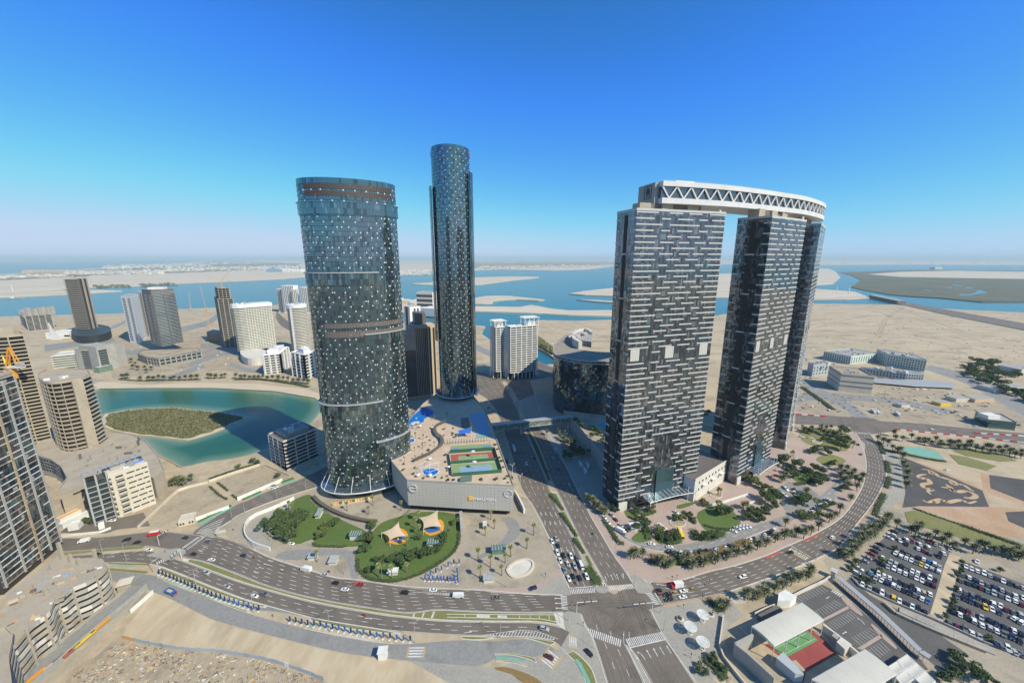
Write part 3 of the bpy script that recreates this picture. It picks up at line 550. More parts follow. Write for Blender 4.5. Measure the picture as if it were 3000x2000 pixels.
arrows(1560,1440,[(90,230,105,275),(145,230,160,275),(205,235,220,280),(265,235,275,270),(140,345,150,390),(200,345,212,390),(258,340,268,385),(315,335,328,380),(330,650,345,700),(395,645,410,700),(458,640,475,690)])
arrows(1560,1440,[(870,1040,852,995),(940,1020,922,980),(1005,1015,988,970),(1070,1005,1060,965)]); arrows(1560,1440,[(330,1248,265,1247),(335,1305,272,1304),(340,1362,280,1362),(2020,1060,1950,1080),(1530,1090,1450,1080)])
arrows(1648,1608,[(1035,1265,985,1180),(1115,1250,1065,1160),(1190,1230,1140,1145),(1270,1215,1220,1130),(1680,385,1600,405),(2000,180,1930,200)]); arrows(1648,1608,[(900,1300,830,1215),(965,1285,900,1200)],1); arrows(1648,1608,[(1620,345,1540,345),(2110,210,2030,215)],-1)
arrows(500,1250,[(435,1420,375,1405),(535,1515,470,1500),(590,1475,530,1460),(660,1440,590,1420),(375,1455,315,1440)]); arrows(500,1608,[(375,28,315,12),(530,85,470,70),(590,45,535,28),(1095,228,1030,210),(1150,185,1090,170),(1035,275,970,258),(1200,140,1145,128)]); arrows(1060,1608,[(495,698,435,695),(1210,978,1280,966),(50,808,115,812),(1550,500,1630,498)])
arrows(0,1400,[(1315,888,1370,868),(1265,925,1330,915),(1570,868,1620,852)]); arrows(2100,1608,[(1320,555,1285,575),(1475,990,1515,968)],L=3.5); arrows(2100,1608,[(1720,865,1690,830)],1,3.5); arrows(2050,1240,[(1930,235,1925,225),(1970,240,1965,230),(2020,245,2015,235),(2050,250,2045,240)])
def hatch(poly,m='paint',step=1.4,wd=0.35,ang=0.6,z=0.075,name='hatched_marking'):
    """diagonal stripes clipped to a convex plan polygon"""
    P = ccw(GP(poly)); n = Vector((-math.sin(ang),math.cos(ang))); d = Vector((math.cos(ang),math.sin(ang))); pr = [p.x*n.x+p.y*n.y for p in P]; b = MB(); s = min(pr)+step/2
    while s < max(pr):
        hit = []
        for p,q in zip(P,P[1:]+P[:1]):
            a,c = p.x*n.x+p.y*n.y-s,q.x*n.x+q.y*n.y-s
            if a*c < 0: t = a/(a-c); hit.append(p.lerp(q,t))
        if len(hit) == 2 and (hit[0]-hit[1]).length > 0.5: b.ribbon(hit,wd,z)
        s += step
    b.ribbon(P+[P[0]],0.2,z+0.004); b.build(name,M[m],kind='structure')
hatch(T(1060,1608,4,[(1390,1010),(1850,945),(2050,960),(2300,1050),(2240,1060),(2000,1020),(1640,1020)]),ang=1.1)
hatch(T(1060,1608,4,[(1220,140),(1160,230),(1145,320),(1170,450),(1270,465),(1200,350),(1190,250)]),ang=-0.2); hatch(T(500,1250,4,[(640,1050),(520,1240),(300,1250),(360,1190)]),ang=-0.3); hatch(T(1060,1608,4,[(560,500),(1090,520),(1090,545),(850,525)]),ang=1.0)
for p in ([(1175,1450),(1182,1432),(1240,1430),(1240,1446)],): pass
for p in (T(1060,1608,4,[(600,765),(625,755),(610,800),(595,800)]),T(1060,1608,4,[(720,745),(740,745),(715,805),(700,803)]),T(1060,1608,4,[(835,735),(860,733),(830,812),(808,810)]),T(1060,1608,4,[(1345,772),(1500,775),(1500,812),(1345,808)]),T(1060,1608,4,[(1590,778),(1700,780),(1700,815),(1592,812)])):
    b = MB(); b.prism(GP(p),0.1,0.34); b.build('median_paving',M['kerb'],kind='structure')
b = MB()
for p,q in (((1000,765),(2300,772)),((1000,800),(2100,820)),((2100,820),(2330,865)),((2300,772),(2330,865)),((1205,768),(1205,805)),((1845,782),(1850,812)),((1970,780),(1975,815)),((2075,780),(2085,818)),((2190,778),(2200,828))):
    b.ribbon(GP(T(1060,1608,4,[p,q])),0.35,0.1,0.36)
b.build('median_edging',M['kerb'],kind='structure')
for p in ([(1945,1705),(2003,1696),(2003,1701),(1948,1709)],[(2240,1632),(2285,1612),(2290,1617),(2248,1636)],[(2350,1584),(2400,1560),(2404,1564),(2355,1588)],[(720,1468),(748,1455),(750,1458),(724,1471)],[(1030,1702),(1060,1702),(1060,1706),(1030,1706)]): S('red_kerb_marking',p,'red_paint',0.17)
S('dark_verge',[(1940,1776),(2035,1757),(2036,1761),(1944,1781)],'red_dirt',0.17)
S('red_dirt_verge',[(2600,1392),(2605,1420),(2570,1480),(2515,1545),(2512,1540),(2555,1483),(2588,1426)],'red_dirt',0.1); S('red_dirt_verge',[(2050,1752),(2125,1737),(2127,1742),(2060,1760)],'red_dirt',0.17)
S('orange_verge',T(1060,1608,4,[(1570,1380),(1720,1385),(1950,1460),(2120,1568),(1900,1568),(1760,1460),(1580,1410)]),'orange_bush',0.2,2)
# ================================================================== TOWERS
GL3 = [M['glass'],M['glass_dark'],M['glass_teal'],M['glass_light']]
def ell(c,a,b,rot,t0=0.0,t1=2*PI,n=64,off=0.0,closed=True):
    out = []; k = n if closed else n+1
    for i in range(k):
        t = t0+(t1-t0)*i/n; x,y = (a+off)*math.cos(t),(b+off)*math.sin(t)
        out.append(Vector((c[0]+x*math.cos(rot)-y*math.sin(rot),c[1]+x*math.sin(rot)+y*math.cos(rot),0)))
    return out
def panes(mb,path,z0,z1,fh,wts,tilt=0.03,gap=0.04,rnd=R):
    """curtain wall: one slightly tilted pane per bay of the path and storey"""
    nf = int(round((z1-z0)/fh)); h = (z1-z0)/nf
    for p,q in zip(path,path[1:]):
        d = (q-p); n = Vector((d.y,-d.x,0)).normalized()
        for k in range(nf):
            a,b2,e,f = (n*rnd.uniform(-tilt,tilt) for _ in range(4)); za,zb = z0+k*h+gap,z0+(k+1)*h-gap
            m = rnd.choices((0,1,2,3),wts(k/nf))[0]
            s_,t_ = p.lerp(q,0.03),p.lerp(q,0.97)
            mb.add([(s_.x+a.x,s_.y+a.y,za),(t_.x+b2.x,t_.y+b2.y,za),(t_.x+e.x,t_.y+e.y,zb),(s_.x+f.x,s_.y+f.y,zb)],[(0,1,2,3)],m)
def chips(root,name,lst,m,limit=290):
    """small facade panels: the ones that face the camera largest as parts, the others joined"""
    lst = sorted(lst,key=lambda c: -c[0]); rest = MB()
    for i,(sc,p,ang,wd,ht,th) in enumerate(lst):
        if i < limit:
            key = (name,round(wd,1),ht,th)
            if key not in CH_ME:
                b = MB(); b.box((0,0,0),(round(wd,1),th,ht)); CH_ME[key] = b.mesh(name,m)
            o = bpy.data.objects.new(name,CH_ME[key]); COL.objects.link(o); o.parent = root; off = ABS[root.name]
            o.location = (p.x-off[0],p.y-off[1],p.z-off[2]); o.rotation_euler = (0,0,ang); ABS[o.name] = off
        else: rest.box(p,(wd,th,ht),ang)
    if rest.v: rest.build(name,m,root,kind='stuff')
CH_ME = {}
def facing(p,n):
    v = Vector((0,0,CH))-p; return max(0,v.normalized().dot(n))*1e4/v.length
def text_mesh(name,s,size,m,parent,p,ang,th=0.2,align='CENTER',bold=0.0,tilt=PI/2):
    cu = bpy.data.curves.new('lettering','FONT'); cu.body = s; cu.size = size; cu.extrude = th; cu.align_x = align; cu.offset = bold; cu.resolution_u = 3
    t = bpy.data.objects.new('lettering',cu); COL.objects.link(t)
    me = bpy.data.meshes.new_from_object(t.evaluated_get(bpy.context.evaluated_depsgraph_get())); bpy.data.objects.remove(t); bpy.data.curves.remove(cu)
    me.materials.clear(); me.materials.append(m); o = put(name,me,parent); off = ABS[parent.name]
    o.location = (p[0]-off[0],p[1]-off[1],p[2]-off[2]); o.rotation_euler = (tilt,0,ang); return o
M['white_panel'] = mat('white_panel',(0.56,0.60,0.61),0.35)
M['louvre'] = mat('louvre',(0.07,0.05,0.043),0.6); M['louvre2'] = mat('louvre2',(0.15,0.125,0.11),0.6)
M['mullion'] = mat('mullion',(0.05,0.065,0.07),0.5,metal=0.3)
# ---------------------------------------------------------------- broad oval tower
SUNC = (-119.3,296.0); SA,SB,SR = 33.0,19.0,math.radians(22)
def zat(y,d):                       # height seen at photograph row y on something d metres ahead
    v = (1000-y)/F; return CH+d*(-_s+v*_c)/(_c+v*_s)
sun_t = thing('oval_tower','broad oval dark glass tower with scattered white squares and ring ledges','tower',(*SUNC,0))
SZ = 240.0; nb = 138; FH = 3.45
path = ell(SUNC,SA,SB,SR,n=nb); path = path+[path[0]]
PT(sun_t,'tower_core','mullion','prism',ell(SUNC,SA,SB,SR,n=64,off=-0.5),0,SZ-1.2,0)
b = MB(); panes(b,path,8,SZ,FH,lambda t: (7,1.5+3*(1-t),2*(1-t)+0.3,.8)); b.build('glass_pane',GL3,sun_t,kind='stuff')  # dark and teal panes increase downwards, painting in the darker reflections low down
ringm = MB(); ringm.ribbon([p-Vector((*SUNC,0)) for p in ell(SUNC,SA,SB,SR,n=64,off=0.03)],0.14,-0.18,0.18,closed=True); rme = ringm.mesh('floor_band',M['mullion'])
for k in range(66):
    o = put('floor_band',rme,sun_t); o.location = (0,0,8+232/67*(k+1))
lst = []
for k in range(66):
    for i in range(nb):
        if ((i+2*k+(k // 3)) % 5 == 0 and (i*7+k*3) % 4) or ((i*5+k*3) % 37 == 0):
            p = path[i].lerp(path[i+1],0.5); d = path[i+1]-path[i]; n = Vector((d.y,-d.x,0)).normalized(); z = 8+232/67*(k+.82)
            q = Vector((p.x,p.y,z))+n*0.1; s_ = facing(q,n)
            if s_ > 0 or k % 2: lst.append((s_,q,math.atan2(d.y,d.x),.85,0.95,0.16))
chips(sun_t,'white_panel',lst,M['white_panel'])
def arc_on(c,a,b_,rot,t0,t1,off,n=40): return ell(c,a,b_,rot,t0,t1,n,off,closed=False)
def tpar(c,rot,a,b_,x,y,z):   # oval parameter of the point seen at x, y
    g = G(x,y,z)-Vector((c[0],c[1],z)); u = g.x*math.cos(rot)+g.y*math.sin(rot); v = -g.x*math.sin(rot)+g.y*math.cos(rot); return math.atan2(v/b_,u/a)
led = [(PI*0.98,PI*1.66,zat(800,279),1.6,8),(PI*1.53,PI*2.1,zat(978,283),1.6,0),(PI*0.9,PI*1.62,zat(1180,280),1.6,8),(PI*1.55,PI*2.1,zat(1290,284),1.6,0)]
for t0,t1,z,o_,below in led:
    PT(sun_t,'ring_ledge','galv','ribbon',arc_on(SUNC,SA,SB,SR,t0,t1,0.8),1.7,z,z+0.7)
    b = MB(); pth = arc_on(SUNC,SA,SB,SR,t0,t1,0.9,36); panes(b,pth,z-8.2,z-0.2,4.0,lambda t: (4,4,2,2)); b.build('projecting_bay',GL3,sun_t,kind='stuff')
zb = zat(612,281); pth = arc_on(SUNC,SA,SB,SR,PI*.93,PI*2.12,1.0,60); PT(sun_t,'ring_ledge','glass_light','ribbon',pth,1.2,zb+3.9,zb+4.2)
b = MB(); panes(b,pth,zb-4,zb+4,4.0,lambda t: (6,1,.3,1)); b.build('projecting_bay',GL3,sun_t,kind='stuff')
for y0,y1,t0,t1,mm in ((541,556,PI*1.19,PI*1.85,'louvre'),(561,577,PI*1.19,PI*1.85,'louvre'),(945,958,PI*1.25,PI*1.9,'louvre2'),(968,985,PI*1.25,PI*1.9,'louvre2')):
    za,zb = zat(y1,280),zat(y0,280); pth = arc_on(SUNC,SA,SB,SR,t0,t1,0.16,34)
    for p,q in zip(pth,pth[1:]):
        PT(sun_t,'louvre_panel',mm,'beam',Vector((*p.xy,(za+zb)/2)),Vector((*p.lerp(q,0.86).xy,(za+zb)/2)),0.25,zb-za)
PT(sun_t,'parapet','glass','ribbon',ell(SUNC,SA,SB,SR,n=64,off=-0.3),0.5,SZ-1.2,SZ+0.3,closed=True)
PT(sun_t,'roof_plant','grey_concrete','box',(SUNC[0],SUNC[1],SZ-0.5),(30,12,1.0),SR)
# skirt canopy with masts
pth = arc_on(SUNC,SA,SB,SR,PI*0.92,PI*1.9,0.3,40); pto = arc_on(SUNC,SA,SB,SR,PI*0.92,PI*1.9,6.0,40); b = MB()
for i in range(40):
    if i % 1 == 0: b.add([(pth[i].x,pth[i].y,8.6),(pto[i].x,pto[i].y,7.0),(pto[i].lerp(pto[i+1],.9).x,pto[i].lerp(pto[i+1],.9).y,7.0),(pth[i].lerp(pth[i+1],.9).x,pth[i].lerp(pth[i+1],.9).y,8.6)],[(0,1,2,3)])
b.build('canopy_pane',M['glass_light'],sun_t,kind='stuff')
PT(sun_t,'canopy_rim','white','ribbon',pto,0.5,6.4,7.2)
for i in range(3,40,5):
    PT(sun_t,'canopy_mast','white','tube',Vector((*pto[i].xy,7)),Vector((*pth[i].xy,18)),0.22)
PT(sun_t,'base_wall','glass_dark','ribbon',arc_on(SUNC,SA,SB,SR,PI*0.92,PI*1.9,1.0,40),1.5,0,6.6)
# ---------------------------------------------------------------- tall slender tower
SKC = (-66.0,443.0); KA,KB,KR = 20.3,23.0,0.0; KZ = 300.0; PZ = 26.0
sky_t = thing('slender_tower','tallest slender round dark glass tower rising behind the podium','tower',(*SKC,PZ)); nb = 92
path = ell(SKC,KA,KB,KR,n=nb); path = path+[path[0]]
PT(sky_t,'tower_core','mullion','prism',ell(SKC,KA,KB,KR,n=48,off=-0.5),0,KZ-1,0)
b = MB(); panes(b,path,PZ+6,KZ,FH,lambda t: (6,1+4*(1-t),2.2*(1-t)+0.2,.7)); b.build('glass_pane',GL3,sky_t,kind='stuff')  # fewer dark panes higher up: the paler sky reflection put into the tints
ringm = MB(); ringm.ribbon([p-Vector((*SKC,0)) for p in ell(SKC,KA,KB,KR,n=48,off=0.03)],0.14,-0.18,0.18,closed=True); rme = ringm.mesh('floor_band',M['mullion'])
for k in range(77):
    o = put('floor_band',rme,sky_t); o.location = (0,0,6+268/78*(k+1))
lst = []
for k in range(77):
    for i in range(nb):
        if (i+3*(k % 2)+(k // 4)) % 6 == 0:
            p = path[i].lerp(path[i+1],0.5); d = path[i+1]-path[i]; n = Vector((d.y,-d.x,0)).normalized(); q = Vector((p.x,p.y,PZ+6+268/78*(k+.8)))+n*0.1
            s_ = facing(q,n)
            if s_ > 0 or k % 2: lst.append((s_,q,math.atan2(d.y,d.x),1.1,.75,0.16))
chips(sky_t,'white_panel',lst,M['white_panel'])
for t0,t1,za,zb in ((PI*0.93,PI*1.2,zat(998,430),zat(545,430)),(-PI*0.14,-PI*0.02,PZ+4,zat(508,440))):
    pth = arc_on(SKC,KA,KB,KR,t0,t1,3.0,8); PT(sky_t,'side_screen','glass_dark','ribbon',pth,0.8,za,zb)
    b = MB(); panes(b,[p+(p-Vector((*SKC,0))).normalized()*0.5 for p in pth],za,zb,4.0,lambda t: (4,4,1,1)); b.build('screen_pane',GL3,sky_t,kind='stuff')
for t0,t1 in ((PI*0.98,PI*1.1),(PI*1.88,PI*2.02)):
    PT(sky_t,'louvre_panel','louvre','ribbon',arc_on(SKC,KA,KB,KR,t0,t1,0.15,8),0.2,zat(459,435),zat(446,435))
pth = arc_on(SKC,KA,KB,KR,PI*0.95,PI*2.05,0.2,30); pto = arc_on(SKC,KA,KB,KR,PI*0.95,PI*2.05,5.5,30); b = MB()
for i in range(30): b.add([(pth[i].x,pth[i].y,PZ+6.5),(pto[i].x,pto[i].y,PZ+5),(pto[i+1].x,pto[i+1].y,PZ+5),(pth[i+1].x,pth[i+1].y,PZ+6.5)],[(0,1,2,3)])
b.build('canopy',M['glass_light'],sky_t)
PT(sky_t,'canopy_rim','white','ribbon',pto,0.5,PZ+4.5,PZ+5.2)
for i in range(6,28,4):
    PT(sky_t,'canopy_mast','steel','tube',Vector((*pto[i].xy,PZ+5)),Vector((*pth[i].xy,PZ+16)),0.25)
# ---------------------------------------------------------------- plated towers and the sky bridge
ROWS = [((0,.23),(.35,.50),(.57,.72),(.81,1)),((0,.19),(.27,.37),(.45,.62),(.69,.79),(.84,1)),((0,.28),(.36,.70),(.76,1)),((0,.19),(.27,.37),(.45,.62),(.70,.80),(.85,1)),
        ((0,.23),(.34,.50),(.57,.72),(.81,1)),((0,.21),(.27,.42),(.48,.60),(.66,.79),(.83,1)),((0,.32),(.40,.67),(.74,1)),((0,.21),(.27,.42),(.49,.60),(.65,.78),(.83,1))]
M['gate_glass'] = glass('gate_glass',(0.18,0.20,0.225),metal=0.85); M['gate_dark'] = glass('gate_dark',(0.11,0.118,0.13),metal=0.8)
M['gate_light'] = glass('gate_light',(0.24,0.26,0.28),metal=0.6,rough=0.12); M['gate_teal'] = glass('gate_teal',(0.08,0.14,0.16),metal=0.5)
GG = [M['gate_glass'],M['gate_dark'],M['gate_teal'],M['gate_light']]
M['strip'] = mat('strip',(0.52,0.505,0.48),0.45,(0.46,0.445,0.43),0.2)
M['vent'] = mat('vent',(0.50,0.47,0.41),0.6)
def gate(name,label,A,B,depth,z1,canopy=True,full=True):
    A,B = Vector((*A,0)),Vector((*B,0)); d = (B-A).normalized(); n = Vector((d.y,-d.x,0)); L = (B-A).length; Dn = B-n*depth; C = A-n*depth
    t = thing(name,label,'tower',((A.x+B.x)/2,(A.y+B.y)/2,0)); ang = math.atan2(d.y,d.x)
    b = MB(); ins = [A-n*.4+d*.4,B-n*.4-d*.4,Dn+n*.4-d*.4,C+n*.4+d*.4]; b.prism(ins,0,z1-1,0); b.build('tower_core',M['gate_dark'],t)
    def seg(p,q): k = max(1,int((q-p).length/1.5)); return [p.lerp(q,i/k) for i in range(k+1)]
    b = MB()
    for p,q in ((A,B),(C,A),(B,Dn),(Dn,C)): panes(b,seg(p,q),7,z1,3.75,lambda u: (6,2+3*(1-u),1.2,1.6),tilt=0.03)  # dark panes thin out upwards, so the tints carry the brighter sky reflection
    b.build('glass_pane',GG,t,kind='stuff')
    rows = int((z1-7)/3.75); lst = []; vz = zat(1037,262) if A.x < 100 else zat(1010,300)
    for k in range(rows):
        z = 7+3.75*k+2.9
        for (u,v) in ROWS[(rows-1-k) % 8]:
            if k < 13 and full and u < .62 and v > .40: u = .62 if v > .68 else u; v = v if v > .68 else min(v,.4)
            if v-u < .03: continue
            if any(abs(z-vz) < 4.6 and u < c+.07 and v > c-.05 for c in (.08,.48,.9)): continue
            p = A+d*L*(u+v)/2+n*0.12; q = Vector((p.x,p.y,z)); lst.append((facing(q,n),q,ang,(v-u)*L,.85,0.3))
        if k % 2 == 0:
            for (P,Q) in ((C,A),(B,Dn)):
                e = (Q-P).normalized(); m_ = Vector((e.y,-e.x,0)); W = (Q-P).length
                for u,v in (((0,.22),(.8,1)) if k % 8 else ((0,.2),(.36,.62),(.8,1))):
                    p = P+e*W*(u+v)/2+m_*0.12; q = Vector((p.x,p.y,z)); lst.append((facing(q,m_)*0.3,q,math.atan2(e.y,e.x),(v-u)*W,1.05,0.3))
    chips(t,'spandrel_panel',lst,M['strip'])
    e = (A-C).normalized(); m_ = Vector((e.y,-e.x,0)); p = C+e*(A-C).length*.5+m_*.1
    PT(t,'dark_recess','void','box',(p.x,p.y,(z1+8)/2),((A-C).length*.16,0.3,z1-14),math.atan2(e.y,e.x))
    for c in (.08,.48,.9):
        p = A+d*L*c+n*.2; vn = MB(); vn.box((p.x,p.y,vz),(L*.10,.3,8.5),ang)
        v_ = vn.build('vent_panel',M['vent'],t)
        for k in range(5):
            q = p+d*L*.10*((k+.5)/5-.5)+n*.2; PT(v_,'vent_slat','white','box',(q.x,q.y,vz),(.3,.16,8.3),ang)
    PT(t,'parapet','strip','ribbon',[A,B,Dn,C],.5,z1-1,z1+.5,closed=True)
    PT(t,'roof','grey_concrete','sheet',[A,B,Dn,C],z1-.9)
    for c,wd in ((.06,.1),(.92,.12)):
        p = A+d*L*c+n*.1; PT(t,'base_pier','off_white','box',(p.x,p.y,3.4),(L*wd,1.2,6.8),ang)
    b = MB(); p = A+d*L*.5-n*depth*.5; b.box((p.x,p.y,3.4),(L-1.5,depth-1.5,6.8),ang); b.build('lobby_wall',M['window'],t)
    if canopy:
        p = A+d*L*.56+n*.5; PT(t,'entrance_glass','gate_teal','box',(p.x,p.y,15),(L*.22,1.0,28),ang)
        P = [A+d*L*(.30+.62*i/12) for i in range(13)]; b = MB(); bb = MB()
        for i in range(12):
            sag = lambda i: 8.6+1.2*math.sin(PI*i/12)
            a_,c_ = P[i]+n*1,P[i].lerp(P[i+1],.93)+n*1; o_ = 8.5
            b.add([(a_.x,a_.y,sag(i)+.6),(a_.x+n.x*o_,a_.y+n.y*o_,sag(i)),(c_.x+n.x*o_,c_.y+n.y*o_,sag(i+1)),(c_.x,c_.y,sag(i+1)+.6)],[(0,1,2,3)])
            bb.beam(Vector((a_.x,a_.y,sag(i)+.5)),Vector((a_.x+n.x*o_,a_.y+n.y*o_,sag(i)-.1)),.25,.35)
            bb.beam(Vector((a_.x+n.x*o_,a_.y+n.y*o_,sag(i))),Vector((c_.x+n.x*o_,c_.y+n.y*o_,sag(i+1))),.4,.5)
        cn = b.build('entrance_canopy',M['glass_light'],t); bb.build('canopy_beam',M['white'],cn)
        for u in (.32,.40,.80,.90):
            p = A+d*L*u+n*8; PT(t,'canopy_mast','white','tube',p,p+Vector((0,0,14)),.2)
    return t,A,B,C,Dn,d,n
g1 = gate('plated_tower','nearest slab tower with rows of white dashes and an entrance canopy',(79.6,257),(148.5,279.5),22,218)
g2 = gate('plated_tower','middle slab tower of the three under the curved sky bridge',(188.5,291),(238,324),24,217,full=True)
g3 = gate('plated_tower','farthest slab tower under the curved sky bridge end',(272,352),(316,402),24,217,canopy=False)
arc = [(95,279),(101,274.5),(120,279.5),(135,284.5),(150,290),(164,296),(181,304.5),(198,313.5),(219,325.5),(239,337),(256,349),(272,362),(290,378),(304,393),(313,405),(317,415)]
fr = resample(smooth([Vector((x,y,0)) for x,y in arc[1:]],5),47); bk = offset_path(fr,27)
bk = [p for p in bk]
cz0,cz1 = 223.5,237.8
crown = thing('sky_bridge','curved white sky bridge with zigzag truss resting on the plated towers','bridge',(190,310,cz0))
loop = [p for p in fr]+bk[::-1]
def band(nm,z0,z1,off,m):
    f2 = offset_path(fr,-off); b2 = offset_path(bk,off); b = MB(); b.prism(f2+b2[::-1],z0,z1,0,bottom=True); return b.build(nm,M[m],crown)
M['bridge_white'] = mat('bridge_white',(0.66,0.65,0.64),0.5,(0.58,0.57,0.56),0.1)
band('floor_slab',cz0,cz0+3.6,1.2,'bridge_white'); band('glass_body',cz0+3.6,cz1-3.2,-0.6,'gate_glass'); band('roof_slab',cz1-3.2,cz1,1.2,'bridge_white')
fo = offset_path(fr,0.9)
for i in range(0,46):
    z = (cz0+3.5,cz1-3.1) if i % 2 else (cz1-3.1,cz0+3.5)
    PT(crown,'truss_member','bridge_white','beam',Vector((*fr[i].xy,z[0]))+Vector((fr[i].x-fo[i].x,fr[i].y-fo[i].y,0))*.2,Vector((*fr[i+1].xy,z[1]))+Vector((fr[i].x-fo[i].x,fr[i].y-fo[i].y,0))*.2,0.9,0.9)
# bridge end with its emblem, roof rooms, and the piers that stand on the towers
e0,e1 = fr[0],bk[0]; en = (fr[0]-fr[1]).normalized(); eang = math.atan2((e0-e1).y,(e0-e1).x); c = e1.lerp(e0,.5)
PT(crown,'end_wall','grey_concrete','box',(c.x+en.x*1.5,c.y+en.y*1.5,cz0+7),(20,3,14),eang)
em = Vector((c.x,c.y,cz0+8.5))+en*3.1+(e0-e1).normalized()*2
for dx,dz,sx,sz in ((0,4,8.6,.5),(0,-4,8.6,.5),(-4.1,0,.5,8.5),(4.1,0,.5,8.5)):
    p = em+(e0-e1).normalized()*dx; PT(crown,'emblem_frame','mullion','box',(p.x,p.y,p.z+dz),(sx,.3,sz),eang)
for dx,dz,sx,sz in ((-1.6,.6,.8,3.4),(-.4,1.2,.8,4.4),(.8,.8,.8,3.6),(1.9,.3,.7,2.6),(.2,-1.6,4.6,.5),(.2,-2.6,4.0,.5)):
    p = em+(e0-e1).normalized()*dx; PT(crown,'emblem','mullion','box',(p.x,p.y,p.z+dz),(sx,.35,sz),eang)
for s_,w_,h_ in ((4,16,2.2),(8,9,1.4),(29,8,1.8),(31,2,2.5)):
    p = fr[s_].lerp(bk[s_],.4); q = fr[s_+1]-fr[s_]; PT(crown,'roof_room','white','box',(p.x,p.y,cz1+h_/2),(w_,9,h_),math.atan2(q.y,q.x))
PT(crown,'roof_rail','galv','ribbon',offset_path(fr,1.0),.12,cz1+.9,cz1+1.05)
for (t,A,B,C,Dn,d,n),us in ((g1,(.2,.45,.75)),(g2,(.15,.5,.8)),(g3,(.3,.7))):
    for u in us:
        p = A.lerp(B,u)-n*(21*.72); PT(crown,'bridge_pier','concrete','box',(p.x,p.y,220.3),(9,8,6.6),math.atan2(d.y,d.x))
    p = A.lerp(B,.5)-n*16; PT(crown,'bridge_pier','louvre2','box',(p.x,p.y,220.2),((B-A).length*.72,7,6.4),math.atan2(d.y,d.x))
for (t,A,B,C,Dn,d,n) in (g1,g2):
    p = B-n*1.2-d*4; PT(t,'roof_hoist','white','box',(p.x,p.y,218.5),(1.2,1,2.4),0)
# low link building between the plated towers
WCOUNT,OVER = {},{}
def window_grid(root,A,B,z0,z1,cols,rows,ww,wh,m='window',nm='window',n_out=0.08,skip=None):
    A,B = Vector((*A[:2],0)),Vector((*B[:2],0)); d = (B-A).normalized(); n = Vector((d.y,-d.x,0)); L = (B-A).length; ang = math.atan2(d.y,d.x); off = ABS[root.name]
    key = (nm,round(ww,2),round(wh,2),m)
    if key not in CH_ME: b = MB(); b.box((0,0,0),(ww,.24,wh)); CH_ME[key] = b.mesh(nm,M[m])
    for r in range(rows):
        for c in range(cols):
            if skip and skip(c,r): continue
            p = A+d*L*((c+.5)/cols)+n*n_out; z = z0+(z1-z0)*(r+.5)/rows
            WCOUNT[(root.name,nm)] = WCOUNT.get((root.name,nm),0)+1
            if WCOUNT[(root.name,nm)] > 290: OVER.setdefault((root.name,nm,m),MB()).box((p.x,p.y,z),(ww,.24,wh),ang); continue
            o = bpy.data.objects.new(nm,CH_ME[key]); COL.objects.link(o); o.parent = root; o.location = (p.x-off[0],p.y-off[1],z-off[2]); o.rotation_euler = (0,0,ang); ABS[o.name] = off
lp = [G(2038,1465).xy,G(2112,1415).xy]; la,lb = Vector((*lp[0],0)),Vector((*lp[1],0)); ld = (lb-la).normalized(); ln = Vector((-ld.y,ld.x,0))
t = thing('link_building','low white building with square windows squeezed between the plated towers','building',(la.x,la.y,0))
lb2 = lb+ld*6; b = MB(); b.prism([la-ld*4,lb2,lb2+ln*30,la-ld*4+ln*30],0,19,0,1); b.build('wall',[M['off_white'],M['louvre2']],t)
PT(t,'parapet','off_white','ribbon',[la-ld*4,lb2],.5,18.7,20)
window_grid(t,la,lb2,12,17.5,9,1,1.5,1.9); window_grid(t,la,lb2,6,11.5,9,1,1.5,1.9)
for u in (.2,.5,.8):
    p = la.lerp(lb2,u)-ln*1.4; PT(t,'shade_shelf','white','box',(p.x,p.y,11.4),(5,2.4,.3),math.atan2(ld.y,ld.x))
# dark curved glass building behind the footbridge
AZ = 72.0
arc_px = [(1622,1012),(1623,1030),(1634,1040),(1655,1046),(1690,1052),(1735,1056),(1810,1058)]; inn = [(1812,1030),(1740,1027),(1700,1020),(1690,1005),(1700,985),(1680,975),(1655,980),(1635,995)]
po = smooth(GP(arc_px,AZ),4); pi_ = smooth(GP(inn,AZ),3); t = thing('curved_glass_building','dark curved glass block with a tan terrace roof by the footbridge','building',(po[0].x,po[0].y,0))
b = MB(); b.prism(offset_path(po,.6)+pi_,0,AZ-1,0,1); b.build('building_core',[M['gate_dark'],mat('tan_roof',(.33,.28,.22),.9,(.27,.23,.18),.1)],t)
sgn = 1 if area2([(p.x,p.y) for p in po+pi_]) > 0 else -1
fine = resample(po,46); fine = fine if sgn > 0 else fine[::-1]
b = MB(); panes(b,fine,3,AZ-5,3.6,lambda u: (4,3,1.4,1.6),tilt=.14); b.build('glass_pane',GL3,t,kind='stuff')
for z in (AZ-4.5,AZ-1.5): PT(t,'roof_ledge','galv','ribbon',fine,1.4,z,z+1.2)
wall_c = smooth(GP([(1700,1020),(1682,1008),(1680,992),(1694,982),(1712,978),(1730,984)],AZ),4); PT(t,'crescent_wall','off_white','ribbon',wall_c,5,AZ-1,AZ+9)
wall_d = GP([(1732,984),(1735,1020)],AZ); PT(t,'stair_block','grey_concrete','ribbon',[wall_c[6],wall_c[-1]],6,AZ-1,AZ+6)
ib = GP([(1668,1004),(1695,1010),(1732,1016),(1735,990),(1705,984),(1680,988)],AZ); PT(t,'upper_block','grey_concrete','prism',ib,AZ-1,AZ+7); window_grid(t,ib[0],ib[1],AZ,AZ+7,6,2,1.4,1.6); window_grid(t,ib[1],ib[2],AZ,AZ+7,8,2,1.4,1.6)
